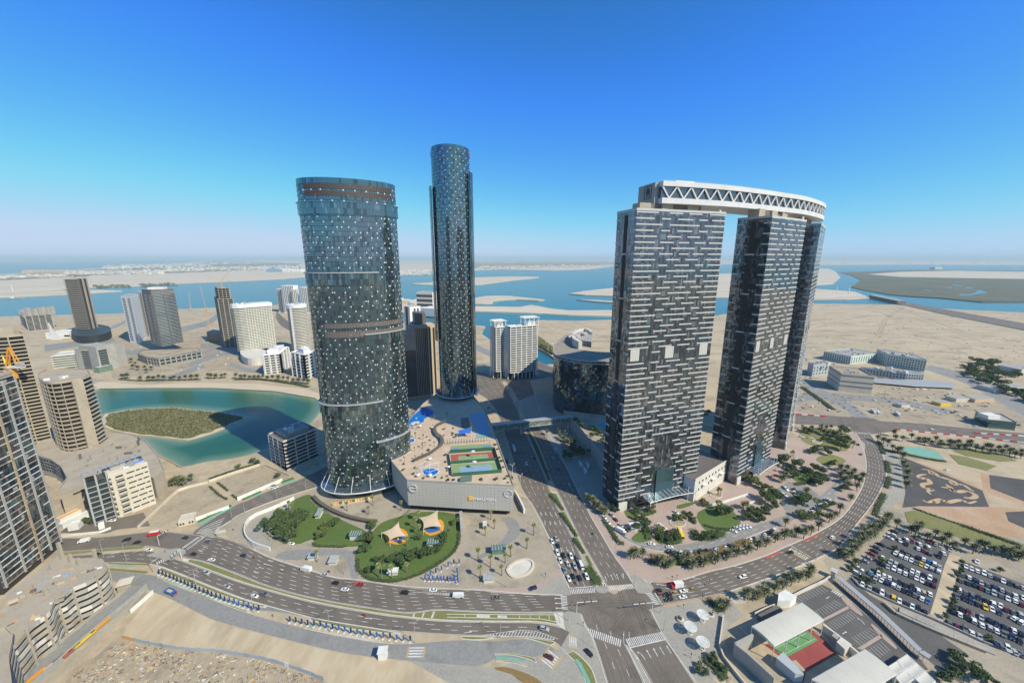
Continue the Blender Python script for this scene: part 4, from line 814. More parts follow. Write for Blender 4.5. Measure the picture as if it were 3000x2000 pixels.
for i in range(9): q = ib[0].lerp(ib[3],(i+.5)/9); PT(t,'roof_unit',('white','galv','dark_concrete')[i % 3],'box',(q.x+4*math.sin(i*2),q.y+5*math.cos(i*3),AZ+8),(5,4,2.4),i)
for i in range(14): q = fine[3+3*i]; PT(t,'terrace_pillar','grey_concrete','box',(q.x,q.y,AZ-3),(1,1,4))
# ---------------------------------------------------------------- podium under the two glass towers
pod_px = [(1147.5,1351),(1192.5,1406),(1350,1415),(1504,1422.5),(1470,1330),(1440,1245),(1417,1195),(1388,1163),(1330,1150),(1282,1152),(1240,1183),(1187,1242),(1150,1300)]
PP = GP(pod_px,PZ); pod = thing('podium','grey panelled podium block with a gym sign and rooftop garden courts','podium',(PP[1].x,PP[1].y,0))
M['deck'] = mat('deck',(0.56,0.43,0.31),0.9,(0.44,0.33,0.24),0.12,(0.64,0.50,0.37),1.2)
M['cladding'] = mat('cladding',(0.50,0.465,0.41),0.6,(0.45,0.42,0.37),0.4,obj=True)
b = MB(); b.prism(PP,5.2,PZ-.1,0,1,bottom=True); b.build('wall',[M['dark_concrete'],M['deck']],pod)
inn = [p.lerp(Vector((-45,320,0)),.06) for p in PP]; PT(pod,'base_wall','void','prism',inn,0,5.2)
PT(pod,'parapet','grey_concrete','ribbon',PP,.6,PZ-.8,PZ+.7,closed=True)
key = {}
def clad(A,B,cols,rows,z0,z1):
    d = (B-A).normalized(); n = Vector((d.y,-d.x,0)); L = (B-A).length/cols; h = (z1-z0)/rows; ang = math.atan2(d.y,d.x); off = ABS[pod.name]
    mb = MB(); mb.box((0,0,0),(L-.1,.2,h-.1)); me = mb.mesh('panel',M['cladding'])
    for i in range(cols):
        for j in range(rows):
            o = bpy.data.objects.new('panel',me); COL.objects.link(o); o.parent = pod; p = A+d*L*(i+.5)+n*(.15+R.uniform(0,.05)); o.location = (p.x-off[0],p.y-off[1],z0+h*(j+.5)); o.rotation_euler = (0,0,ang); ABS[o.name] = off
clad(PP[1],PP[2],14,9,5.3,PZ-.6); clad(PP[2],PP[3],14,9,5.3,PZ-.6); clad(PP[0],PP[1],9,3,5.3,PZ-.6)
fd = (PP[3]-PP[2]).normalized(); fn = Vector((fd.y,-fd.x,0)); fang = math.atan2(fd.y,fd.x)
def onwall(x,y):
    """point of the front wall seen at x, y"""
    u,v = (x-1500)/F,(1000-y)/F; r = Vector((u,_c+v*_s,-_s+v*_c)); q = PP[2]; k = (q.xy-Vector((0,0))).dot(fn.xy)/r.xy.dot(fn.xy); return Vector((0,0,CH))+r*k
p = onwall(1417,1466)+fn*.5
text_mesh('lettering','GYMNATION',3.0,M['white'],pod,p,fang,.15,bold=.06)
p = onwall(1379,1458)+fn*.5; M['sign_yellow'] = mat('sign_yellow',(0.80,0.42,0.02),.5)
b = MB(); b.box(p,(3.4,.5,3.2),fang); lg = b.build('logo_block',M['sign_yellow'],pod)
for dz in (.8,0,-.8): q = p+Vector((0,0,dz))+fn*.3; PT(lg,'logo_bar','off_white','box',q,(1.9,.12,.3),fang)
q = p+fn*.3-fd*.8; PT(lg,'logo_bar','off_white','box',q,(.3,.12,1.9),fang)
for x,y in ((1212,1428),(1489,1444)):
    p = onwall(x,y)+fn*.5; off = Vector(ABS[pod.name]); mb = MB(); mb.ribbon([Vector((2.9*math.cos(t*PI/16),2.9*math.sin(t*PI/16),0)) for t in range(32)],.4,0,.3,closed=True)
    o = put('round_emblem',mb.mesh('round_emblem',M['white']),pod); o.location = p-off; o.rotation_euler = (PI/2,0,fang); ABS[o.name] = tuple(off)
    text_mesh('lettering','boutik',1.5,M['white'],pod,p-Vector((0,0,.5)),fang,.08)
# rooftop: everything sits on the deck at PZ
def RS(name,px,m,z=.04,sm=0,z0=None):
    P = GP(px,PZ); P = smooth(P,sm,True) if sm else P; b = MB()
    if z0 is None: b.sheet(P,PZ+z)
    else: b.prism(P,PZ+z0,PZ+z)
    return b.build(name,M[m],pod)
t4 = lambda pts: T(1100,1180,4,pts)
M['court_green'] = mat('court_green',(0.20,0.31,0.13),.85,(.24,.34,.16),.5); M['court_red'] = mat('court_red',(0.34,0.085,0.06),.85,(.38,.11,.08),.3); M['court_blue'] = mat('court_blue',(0.20,0.32,0.47),.85,(.25,.36,.5),.3); M['court_key'] = mat('court_key',(0.13,0.20,.55),.8)
RS('court',t4([(885,505),(1345,475),(1385,535),(880,575)]),'court_green',.06); RS('court',t4([(880,605),(1385,570),(1420,650),(890,700)]),'court_red',.06); RS('court',t4([(890,720),(1420,690),(1465,790),(905,845)]),'court_green',.06)
RS('court_inner',t4([(975,625),(1310,600),(1330,655),(980,690)]),'court_green',.09); RS('court_inner',t4([(990,750),(1350,725),(1365,785),(1005,820)]),'court_blue',.09)
for q in ([(888,535),(975,530),(978,558),(888,563)],[(1265,508),(1340,502),(1355,528),(1275,532)],[(1105,525),(1145,522),(1150,542),(1108,545)]): RS('court_key',t4(q),'court_key',.1)
b = MB()
for p,q in (((975,625),(1310,600)),((1310,600),(1330,655)),((1330,655),(980,690)),((980,690),(975,625)),((1060,619),(1063,680)),((1235,606),(1243,664)),((990,750),(1350,725)),((1350,725),(1365,785)),((1365,785),(1005,820)),((1005,820),(990,750)),((1060,652),(1240,636))):
    b.ribbon(GP(t4([p,q]),PZ),.14,PZ+.13)
b.build('court_line',M['paint'],pod)
M['court_fence'] = mat('court_fence',(0.03,0.12,0.07),.8)
def fence(px,h,m='court_fence',name='court_fence'):
    P = GP(t4(px),PZ); b = MB(); b.ribbon(P,.15,PZ,PZ+h); return b.build(name,M[m],pod)
fence([(870,590),(1395,555),(1480,815)],3.2); fence([(880,715),(1430,672)],2.6); fence([(905,860),(1480,815)],2.8); fence([(860,600),(895,855)],2.8,'dark_metal'); fence([(840,470),(1330,435),(1345,460)],.12,'dark_metal','pergola_beam')
for k in range(15):
    p = G(1100+(840+33*k)/4,1180+(485-2.3*k)/4,PZ); b = MB(); b.tube(p,p+Vector((0,0,3)),.12); b.beam(p+Vector((0,-1,3)),p+Vector((0,3,3)),.2,.3); b.build('pergola_frame',M['dark_metal'],pod)
for (x,y),(x2,y2) in (((1147,640),(1145,570)),((1163,775),(1165,692))):
    p = G(1100+x/4,1180+y/4,PZ); z = HT((1100+x/4,1180+y/4),(1100+x2/4,1180+y2/4),PZ); b = MB(); b.tube(p,Vector((p.x,p.y,z)),.18); pl = b.build('court_lamp',M['galv'],pod)
    PT(pl,'lamp_disc','white','tube',Vector((p.x,p.y,z)),Vector((p.x,p.y,z+.5)),1.6,1.6,12)
RS('pool',t4([(350,235),(450,140),(565,45),(690,95),(680,125),(600,170),(565,190),(570,215),(500,250),(375,295),(350,280)]),'pool',.12); RS('pool',t4([(553,800),(600,772),(660,765),(735,790),(730,815),(690,843),(640,850),(585,838)]),'pool',.12,3); RS('pool',t4([(393,440),(420,420),(452,422),(455,445),(430,460),(400,460)]),'pool',.12,3)
RS('pool_edge',t4([(545,800),(600,764),(665,757),(745,790),(738,820),(695,852),(640,860),(578,846)]),'white',.08,3); RS('pool_edge',t4([(386,440),(420,412),(458,415),(463,447),(430,468),(395,468)]),'white',.08,3)
for cx_,cy_,r in ((478,180,1.0),(578,137,1.1)): p = G(1100+cx_/4,1180+cy_/4,PZ+.15); PT(pod,'pool_island','off_white','prism',[(p.x+r*math.cos(i*PI/8),p.y+r*math.sin(i*PI/8)) for i in range(16)],PZ+.1,PZ+.5)
RS('pool_island',t4([(412,250),(440,228),(500,218),(518,232),(480,248),(430,262)]),'off_white',.5,3,.1)
M['walkway'] = mat('walkway',(0.10,0.082,0.068),.9,(.14,.115,.095),.8)
wk = smooth(GP(t4([(450,700),(560,650),(650,610),(720,560),(770,520),(785,470),(760,420),(715,385),(695,345),(700,310),(740,275),(800,245),(840,230)]),PZ),5); PT(pod,'shaded_walkway','walkway','ribbon',wk,3.0,PZ+2.6,PZ+2.9)
for p in resample(wk,24):
    PT(pod,'walkway_post','dark_metal','tube',Vector((p.x,p.y,PZ)),Vector((p.x,p.y,PZ+2.6)),.1,n=5)
RS('shaded_court',t4([(1110,130),(1280,110),(1345,365),(1190,385),(1165,250),(1110,200)]),'court_blue',.07); RS('green_turf',t4([(1180,375),(1360,370),(1375,400),(1190,410)]),'cycle',.1); RS('shaded_court',t4([(1000,180),(1090,165),(1110,290),(1010,290)]),'louvre2',.07)
b = MB(); P = GP(t4([(1000,895),(1130,880),(1130,920),(990,930)]),PZ); b.prism(P,PZ,PZ+2.6); b.build('skylight',M['glass_green'],pod)
# cage over the play pool
P = GP(t4([(530,790),(640,725),(745,765),(740,840),(640,880),(540,850)]),PZ); b = MB()
for i,p in enumerate(P): q = P[(i+1) % 6]; u = Vector((0,0,5)); b.tube(p,p+u,.12,n=5); b.tube(p+u,q+u,.12,n=5); b.tube(p+u,Vector(sum(P,Vector()))/6+u*1.3,.12,n=5)
b.build('play_frame',M['white'],pod)
for pi,(x,y) in enumerate(((640,868),(862,772),(500,868),(525,290),(770,250),(670,305),(825,220),(640,675))):
    p = G(1100+x/4,1180+y/4,PZ); u = thing('parasol','white parasol on the podium deck ' +('just below the play pool','at the court fence corner','left below the play pool','at the swimming pool edge','nearest the walkway end','beside the pool palms','farthest towards the slender tower','above the play pool')[pi],'parasol',p,'parasols on the podium roof')
    PT(u,'pole','galv','tube',(p.x,p.y,p.z),(p.x,p.y,p.z+2.4),.06,n=5); PT(u,'canopy','white','tube',(p.x,p.y,p.z+2.1),(p.x,p.y,p.z+2.8),1.7,.1,8)
# blue sail
def sail(name,label,px,zs,m,cat='shade sail',root=None):
    C = [G(x,y,z) for (x,y),z in zip(px,zs)]; ce = sum(C,Vector())/4; t = thing(name,label,cat,(ce.x,ce.y,min(min(zs)-2,PZ if min(zs) > PZ else 0))); n = 8; b = MB()
    for i in range(n+1):
        for j in range(n+1):
            u,v = i/n,j/n; p = C[0].lerp(C[1],u).lerp(C[3].lerp(C[2],u),v); pinch = .22*(1-(2*u-1) ** 2)*abs(2*v-1) ** 2+.22*(1-(2*v-1) ** 2)*abs(2*u-1) ** 2
            b.v.append(tuple(p.lerp(ce,pinch)))
    for i in range(n):
        for j in range(n): k = i*(n+1)+j; b.f.append((k,k+n+1,k+n+2,k+1)); b.m.append(0)
    b.build('canopy',M[m],t,smooth_=True)
    for c in C: PT(t,'mast','white','tube',(c.x,c.y,PZ if min(zs) > PZ else 0),c+Vector((0,0,.4)),.16,n=6)
    return t
M['sail_blue'] = mat('sail_blue',(0.02,0.13,.50),.8); M['sail_tan'] = mat('sail_tan',(0.60,0.47,0.32),.85,(.55,.43,.29),.3)
sail('shade_sail','bright blue shade sail on the podium roof',t4([(965,320),(1120,280),(1125,355),(955,375)]),[PZ+5,PZ+6.5,PZ+4,PZ+3.5],'sail_blue')
# footbridge
b0,b1 = G(1436,1252,12),G(1672,1226,12); fbd = (b1-b0).normalized(); fbn = Vector((fbd.y,-fbd.x,0)); t = thing('footbridge','covered glazed footbridge spanning the shaded boulevard','footbridge',(b0.x,b0.y,0)); fba = math.atan2(fbd.y,fbd.x); LB = (b1-b0).length; mid = (b0+b1)/2
PT(t,'deck','grey_concrete','box',(mid.x,mid.y,9.4),(LB,6.4,1.0),fba); PT(t,'roof','galv','box',(mid.x,mid.y,15.2),(LB,7.0,.6),fba)
PT(t,'glazing','glass_green','box',(mid.x,mid.y,12.4),(LB,5.4,5.0),fba)
k = 14
for i in range(k):
    for sg in (1,-1):
        p,q = b0+fbd*LB*i/k+fbn*sg*3,b0+fbd*LB*(i+1)/k+fbn*sg*3; b = MB(); b.beam(Vector((p.x,p.y,9.9)),Vector((p.x,p.y,15)),.25,.25); b.beam(Vector((p.x,p.y,15 if i % 2 else 9.9)),Vector((q.x,q.y,9.9 if i % 2 else 15)),.2,.2); b.build('truss_bay',M['white'],t)
for u in (.37,.97,.03): p = b0+fbd*LB*u; PT(t,'pier','off_white','box',(p.x,p.y,4.5),(1.4,2.2,9),fba)
# terrace wall of the plated towers
wt = [G(1670,1257),G(1710,1306),G(1750,1358),G(1790,1408)]; wz = HT((1670,1257),(1667,1218)); t = thing('terrace_wall','long shaded concrete terrace wall beside the boulevard','wall',(wt[0].x,wt[0].y,0))
for i in range(3):
    for a_,c_ in ((0,.5),(.5,1)):
        p,q = wt[i].lerp(wt[i+1],a_+.01),wt[i].lerp(wt[i+1],c_-.01); PT(t,'wall_panel','grey_concrete','wall',[p,q],1.0 if a_ else 1.4,0,wz)
ter = [wt[0],wt[3],Vector((81,262,0)),Vector((100,300,0)),Vector((120,400,0)),Vector((60,420,0))]; PT(t,'terrace','paving','prism',ter,0,wz-1.5); TZ = wz-1.5
def TS(name,px,m,z,sm=3):
    P = smooth(GP(px,TZ),sm,True); b = MB(); b.sheet(P,TZ+z); return b.build(name,M[m],t)
t15 = lambda pts: T(1560,1140,4,pts)
TS('garden_lawn',t15([(650,440),(700,420),(780,480),(770,515),(700,500)]),'dry_lawn',.06); TS('pool',t15([(760,410),(900,385),(930,470),(860,510),(830,460)]),'turq_pool',.08); TS('pool_edge',t15([(740,405),(900,378),(935,478),(860,525),(810,500),(720,450)]),'pale_sand',.05)
# ================================================================== OTHER BUILDINGS
def para(L,Cn,Rr):
    """plan of a block from its left, near and right foot corners"""
    return [L,Cn,Rr,L+Rr-Cn]
def rect(A,B,depth):
    d = (B-A).normalized(); n = Vector((-d.y,d.x,0))*depth; return [A,B,B+n,A+n]
def inset(foot,d):
    c = sum((Vector((p[0],p[1],0)) for p in foot),Vector())/len(foot); out = []
    for p in foot:
        v = Vector((p[0],p[1],0))-c; L = v.length; out.append(c+v*max(.1,(L-d*1.3)/L))
    return out
def rep_z(root,me,name,zs,jit=0):
    off = ABS[root.name]
    for z in zs:
        o = bpy.data.objects.new(name,me); COL.objects.link(o); o.parent = root; o.location = (0,0,z-off[2]); ABS[o.name] = off
def slab_tower(name,label,foot,z0,z1,nf,slab='white',core='window',ins=1.4,th=.55,para_h=0.0,cat='building',group=None,roof=None,colstep=0,colm=None,colsz=.7,skirt=0,edge=.25):
    foot = [Vector((p[0],p[1],0)) for p in ccw([(p[0],p[1]) for p in foot])]
    c = sum(foot,Vector())/len(foot); t = thing(name,label,cat,(c.x,c.y,z0),group)
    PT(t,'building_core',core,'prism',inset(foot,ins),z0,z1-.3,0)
    rel = [p-c for p in foot]; fh = (z1-z0-skirt)/nf; mb = MB(); mb.prism(rel,-th,0,0,bottom=True)
    if para_h: mb.ribbon(inset(rel,edge) if len(rel) > 4 else rel,edge,0,para_h,closed=True)
    me = mb.mesh('floor_slab',M[slab]); rep_z(t,me,'floor_slab',[z0+skirt+fh*k for k in range(nf)])
    b = MB(); b.prism(foot,z1-.5,z1,0,0,bottom=True); b.ribbon(inset(foot,.4),.35,z1,z1+1.2,closed=True); b.build('roof',M[roof or slab],t)
    if colstep:
        P = foot+[foot[0]]; cme = {}
        for p,q in zip(P,P[1:]):
            k = max(1,int(round((q-p).length/colstep)))
            for i in range(k):
                r = p.lerp(q,i/k); v = (c-r).normalized()*.5; b = MB(); ang = math.atan2((q-p).y,(q-p).x); b.box((r.x+v.x,r.y+v.y,(z0+z1)/2),(colsz,colsz,z1-z0),ang); b.build('column',M[colm or slab],t)
    return t,foot,c
def block(name,label,foot,z0,z1,m='white',roofm=None,cat='building',group=None,par=.8):
    foot = [Vector((p[0],p[1],0)) for p in ccw([(p[0],p[1]) for p in foot])]; c = sum(foot,Vector())/len(foot); t = thing(name,label,cat,(c.x,c.y,z0),group)
    b = MB(); b.prism(foot,z0,z1,0,1); b.build('wall',[M[m],M[roofm or 'grey_concrete']],t)
    if par: PT(t,'parapet',m,'ribbon',inset(foot,.2),.4,z1-.1,z1+par,closed=True)
    return t,foot,c
def plant(root,c,z,n=4,r=6,m='grey_concrete',seed=1):
    q = random.Random(seed)
    for i in range(n): b = MB(); h = q.uniform(1,3); b.box((c.x+q.uniform(-r,r),c.y+q.uniform(-r,r),z+h/2),(q.uniform(2,5),q.uniform(2,4),h),q.uniform(0,1)); b.build('roof_unit',M[q.choice([m,'white','galv'])],root)
def faces(foot):
    """plan edges that face the camera"""
    out = []
    for p,q in zip(foot,foot[1:]+foot[:1]):
        d = (q-p).normalized(); n = Vector((d.y,-d.x,0))
        if n.dot(-p) > 0: out.append((p,q))
    return out
g0 = lambda x,y: G(x,y,0)
M['blue_grey'] = mat('blue_grey',(0.40,0.43,0.45),.7)
# --- mid-distance towers beyond the lagoon
f = para(g0(224,984),g0(262,985),g0(290,977)); z = HT((262,985),(233,819))
t,f,c = slab_tower('balcony_tower','tall dark slab tower with pale zigzag balcony bands and a brown spine',f,0,z,30,'concrete','window',2.2,.7,1.0)
b = MB(); p,q = faces(f)[-1]; d = (q-p).normalized(); n = Vector((d.y,-d.x,0))
for k,mm in ((.15,'louvre2'),(.38,'void'),(.6,'concrete'),(.8,'void'),(.95,'concrete')):
    r = p.lerp(q,k)+n*.4; PT(t,'spine_panel',mm,'box',(r.x,r.y,z/2+2),((q-p).length*.15,1.2,z),math.atan2(d.y,d.x))
pf = smooth([g0(216,985),g0(222,1002),g0(250,1006),g0(290,1003),g0(325,992),g0(322,975),g0(270,968)],3,True)
slab_tower('dark_podium','dark curved low podium at the foot of the zigzag balcony tower',pf,0,16,4,'mullion','void',1,.8,1.2)
t,f,c = block('white_tower','white slab tower with dark balcony slots left of the grey glass tower',para(g0(382,1003),g0(412,1006),g0(432,988)),0,HT((412,1006),(395,870)),'white')
zt = HT((412,1006),(395,870)); fs = faces(f)
for (p,q),cols,ww in zip(fs,(2,7),(9,2.0)):
    window_grid(t,p,q,4,zt-2,cols,27,ww if cols == 2 else 2.2,1.9)
t,f,c = block('white_tower','second white slab tower half hidden behind the grey glass tower',para(g0(428,985),g0(446,988),g0(460,978)),0,HT((446,988),(422,856)),'white'); zt2 = HT((446,988),(422,856)); window_grid(t,*faces(f)[0],4,zt2-2,3,27,3.0,1.9)
f = para(g0(450,1027),g0(477,1034),g0(541,1021)); z = HT((477,1034),(455,851))
t,f,c = slab_tower('grey_glass_tower','grey glass office tower with fine floor bands on a long framed podium',f,14,z,38,'blue_grey','glass',.7,.3,.5)
PT(t,'top_band','dark_concrete','prism',f,z-9,z+1,0); PT(t,'roof_room','white','box',(c.x,c.y,z+3),(26,16,4),.3)
for p,q in faces(f):
    for k in (.02,.5,.98) if (q-p).length > 30 else (.5,.95): r = p.lerp(q,k); PT(t,'corner_fin','dark_concrete','box',(r.x,r.y,14+(z-23)/2),(1.4,1.4,z-23))
f = [g0(409,1057),g0(436,1068),g0(470,1073),g0(592,1049),g0(586,1040),g0(425,1046)]
t,f,c = block('framed_podium','long grey framed podium under the grey glass tower',f,0,14,'window','dirt')
for p,q in faces(f):
    k = max(2,int((q-p).length/8)); d = (q-p).normalized(); n = Vector((d.y,-d.x,0))
    for i in range(k+1): r = p.lerp(q,i/k)+n*.3; PT(t,'frame_post','grey_concrete','box',(r.x,r.y,7),(1.6,1.2,14),math.atan2(d.y,d.x))
    for zz in (13.2,7,1): r = p.lerp(q,.5)+n*.4; PT(t,'frame_beam','grey_concrete','box',(r.x,r.y,zz),((q-p).length,1.0,1.4),math.atan2(d.y,d.x))
f = para(g0(66,952),g0(84,968),g0(160,961)); z = HT((84,968),(80,922))
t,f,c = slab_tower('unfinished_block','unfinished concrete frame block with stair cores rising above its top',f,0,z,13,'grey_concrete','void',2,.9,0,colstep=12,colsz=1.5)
for k,h in ((.05,22),(.3,18),(.5,22),(.6,22),(.82,20),(.97,22)): r = f[1].lerp(f[2],k); PT(t,'stair_core','grey_concrete','box',(r.x,r.y+5,z+h/2-4),(9,8,h))
# wide grey hotel
za = HT((160,1091),(150,1045)); t,f,c = slab_tower('low_hotel','left balcony wing of the wide grey hotel by the beach',rect(g0(160,1091),g0(232,1083),40),0,za,7,'off_white','glass_green',1.8,.7,.9)
zb = HT((250,1086),(240,1022)); t,f,c = block('hotel_block','middle windowed block of the wide grey hotel by the beach',rect(g0(232,1085),g0(296,1086),45),0,zb,'grey_concrete','concrete')
p,q = f[0],f[1]; window_grid(t,p.lerp(q,.3),p.lerp(q,.98),3,zb-3,4,8,6.5,2.8); plant(t,c,zb,6,14,seed=3)
zc = HT((350,1076),(336,1007)); t,f,c = block('hotel_block','tall blank end block of the wide grey hotel by the beach',rect(g0(296,1088),g0(350,1076),40),0,zc,'grey_concrete','grey_concrete'); window_grid(t,f[0].lerp(f[1],.12),f[0].lerp(f[1],.5),3,zc-6,1,8,11,3.4)
block('entrance_block','small pale block in front of the wide grey hotel',rect(g0(292,1093),g0(332,1084),12),0,9,'glass_green','off_white')
# white sail sculpture and sales pavilion
c = g0(168,994); t = thing('sail_sculpture','tall white sail shaped pavilion spire','sculpture',c); zt = HT((168,994),(156,945)); b = MB()
for i in range(10):
    u = i/9; b.v += [(c.x-14*(1-u) ** 1.6-10*u,c.y-3,zt*u),(c.x+16*(1-u) ** 2.2-9*u,c.y-3,zt*u),(c.x-5-5*u,c.y+9*(1-u),zt*u)]
    if i:
        k = 3*i
        for a,e in ((0,1),(1,2),(2,0)): b.f.append((k-3+a,k-3+e,k+e,k+a)); b.m.append(0)
b.build('shell',M['white'],t)
t,f,c = block('pavilion','low white pavilion beside the sail sculpture',rect(g0(136,992),g0(205,990),45),0,13,'white','white'); window_grid(t,f[0].lerp(f[1],.8),f[1],2,9,3,1,6,4)
# construction tower and rounded hotels
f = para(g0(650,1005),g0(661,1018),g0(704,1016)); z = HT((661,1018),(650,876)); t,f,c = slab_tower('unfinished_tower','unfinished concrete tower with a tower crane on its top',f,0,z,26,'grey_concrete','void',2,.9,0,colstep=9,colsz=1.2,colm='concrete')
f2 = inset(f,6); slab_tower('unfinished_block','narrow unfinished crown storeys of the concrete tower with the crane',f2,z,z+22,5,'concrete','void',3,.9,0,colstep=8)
def crane(label,base,z0,h,jib,ang,m,luff=.9):
    t = thing('tower_crane',label,'crane',(base.x,base.y,z0)); b = MB(); p = Vector((base.x,base.y,z0)); top = p+Vector((0,0,h)); k = max(3,int(h/4))
    for sx in (-1,1):
        for sy in (-1,1): b.tube(p+Vector((sx,sy,0)),top+Vector((sx,sy,0)),.16,n=4)
    for i in range(k):
        a = p+Vector((0,0,h*i/k)); e = p+Vector((0,0,h*(i+1)/k))
        for s1,s2 in (((-1,-1),(1,-1)),((1,-1),(1,1)),((1,1),(-1,1)),((-1,1),(-1,-1))): b.tube(a+Vector((*s1,0)),e+Vector((*s2,0)),.1,n=4)
    b.build('mast',m,t); d = Vector((math.cos(ang)*math.cos(luff),math.sin(ang)*math.cos(luff),math.sin(luff))); d2 = Vector((math.cos(ang),math.sin(ang),0)); n = Vector((-d2.y,d2.x,0)); b = MB(); tip = top+d*jib
    for s_ in (-.8,.8): b.tube(top+n*s_,tip+n*s_*.3,.2,n=4); b.tube(top+n*s_+Vector((0,0,1.6)),tip+n*s_*.3+Vector((0,0,.5)),.15,n=4)
    for i in range(int(jib/3)): u,v = i*3/jib,(i+1)*3/jib; b.tube(top.lerp(tip,u)+n*.8,top.lerp(tip,v)-n*.8+Vector((0,0,1)),.1,n=4)
    b.build('jib',m,t); b = MB(); bk = top-d2*8; b.beam(top+Vector((0,0,.5)),bk+Vector((0,0,.5)),2.4,.6); b.box((bk.x,bk.y,bk.z),(3,3,3)); b.tube(top+Vector((0,0,.5)),top-d2*3+Vector((0,0,9)),.25,n=4); b.tube(bk,top-d2*3+Vector((0,0,9)),.2,n=4); b.build('counter_jib',m,t); return t
M['crane_orange'] = mat('crane_orange',(0.72,0.30,0.03),.6); M['crane_yellow'] = mat('crane_yellow',(0.72,0.50,0.04),.6); M['crane_pale'] = mat('crane_pale',(0.62,0.36,0.20),.6)
crane('pale orange luffing crane on the unfinished tower beyond the lagoon',sum(f,Vector())/4,z+20,14,42,.7,M['crane_pale'],.9)
crane('tall pale crane standing on the sandy ground near the shore',g0(613,960),0,HT((613,960),(602,905)),70,2.4,M['crane_pale'],1.1); crane('thin red tipped crane far off at the water edge',g0(560,910),0,12,60,2.2,M['crane_pale'],1.0)
block('grey_hall','plain grey box hall in front of the unfinished tower',para(g0(609,998),g0(640,1004),g0(660,996)),0,HT((640,1004),(639,978)),'louvre2','grey_concrete')
A,B = g0(709,1046),g0(813,1030); z = HT((709,1046),(691,893)); ft = rect(A,B,26); d = (B-A).normalized(); nn = Vector((-d.y,d.x,0)); fo = [A+d*6,B,B+nn*26,A+nn*26+d*6,A-d*1+nn*20,A-d*3+nn*12,A-d*1+nn*5]
t,f,c = slab_tower('curved_hotel','rounded hotel tower with green glass balconies and a white crown',fo,12,z-7,27,'off_white','glass_green',1.7,.7,.8); PT(t,'crown_band','white','prism',inset(f,-1),z-7,z,0,bottom=True); plant(t,c,z,7,12,seed=5)
p,q = f[0],f[1]
for k in range(11): r = p.lerp(q,.2+.78*k/10); PT(t,'bay_divider','off_white','box',(r.x,r.y,z/2+2),(1.0,.5,z-20),math.atan2(d.y,d.x))
block('entrance_hall','white curved base hall under the rounded green balcony hotel',smooth([g0(707,1048),g0(720,1068),g0(748,1071),g0(772,1066),g0(790,1050),g0(740,1035)],3,True),0,13,'off_white','off_white')
c0 = g0(884,1026); r = (g0(909,1026)-c0).length; z = HT((884,1026),(873,890)); fo = [c0+Vector((r*math.cos(i*PI/12),r*math.sin(i*PI/12),0)) for i in range(24)]
t,f,c = slab_tower('round_tower','round green glass apartment tower with a white crown band',fo,0,z-7,29,'off_white','glass_green',1.6,.7,.8); PT(t,'crown_band','white','prism',inset(f,-.8),z-7,z,0,bottom=True); b = MB(); p = c0+Vector((-.15*r,-r*.99,0)); b.box((p.x,p.y,z/2),(3.4,2,z-6)); b.build('bay_spine',M['white'],t); plant(t,c,z,5,8,seed=8)
for lab,cs,tops in (('white stepped apartment block beside the small blue pool',((778,1098),(828,1092),(851,1068)),(1022,1036)),('white stepped apartment block nearest the broad oval tower',((860,1101),(898,1111),(935,1096)),(1028,1040))):
    f = para(*[g0(*p) for p in cs]); z = HT(cs[1],(cs[1][0]-2,tops[1])); t,f,c = slab_tower('stepped_apartments',lab,f,0,z,8,'white','window',1.8,.6,1.0); PT(t,'penthouse','white','prism',inset(f,8),z,z+7,0,bottom=True)
    for p,q in faces(f):
        for k in (.0,.35,.7,1): rr = p.lerp(q,k); PT(t,'balcony_wall','white','box',(rr.x,rr.y,z/2),(2.2,2.2,z))
    plant(t,c,z+7,4,7,'white',9)
# white gridded towers by the far shore
for lab,parts in (('white gridded stepped tower by the far shore',(((818,914),(834,916),846),((833,916),(862,918),836),((862,918),(882,916),847))),('white gridded tower cut off by the broad oval tower',(((886,918),(930,920),841),))):
    A = g0(*parts[0][0]); t = thing('gridded_tower',lab,'building',A)
    for (a,e,ty) in parts:
        p,q = g0(*a),g0(*e); q.y = p.y+(q.y-p.y)*.3; z = HT(a,(a[0]-6,ty)); PT(t,'wall','white','prism',rect(p,q,26),0,z); window_grid(t,p,q,4,z-2,max(3,int((q-p).length/6)),24,3.4,2.4)
# dark low-rise by the lagoon
f = para(g0(797,1352),g0(839,1378),g0(938,1333)); z = HT((839,1378),(831,1295)); t,f,c = slab_tower('dark_apartments','shaded dark low-rise with white floor edges at the lagoon shore',f,0,z,8,'off_white','window',2.0,.35,.5); PT(t,'penthouse','grey_concrete','prism',inset(f,5),z,z+4,0,bottom=True); PT(t,'roof_deck','dark_concrete','prism',inset(f,.2),z-.4,z+.1); plant(t,c,z+4,8,10,seed=11)
for p,q in faces(f):
    for k in (0,.33,.66,1): r = p.lerp(q,k); PT(t,'corner_post','galv','box',(r.x,r.y,z/2),(.7,.7,z))
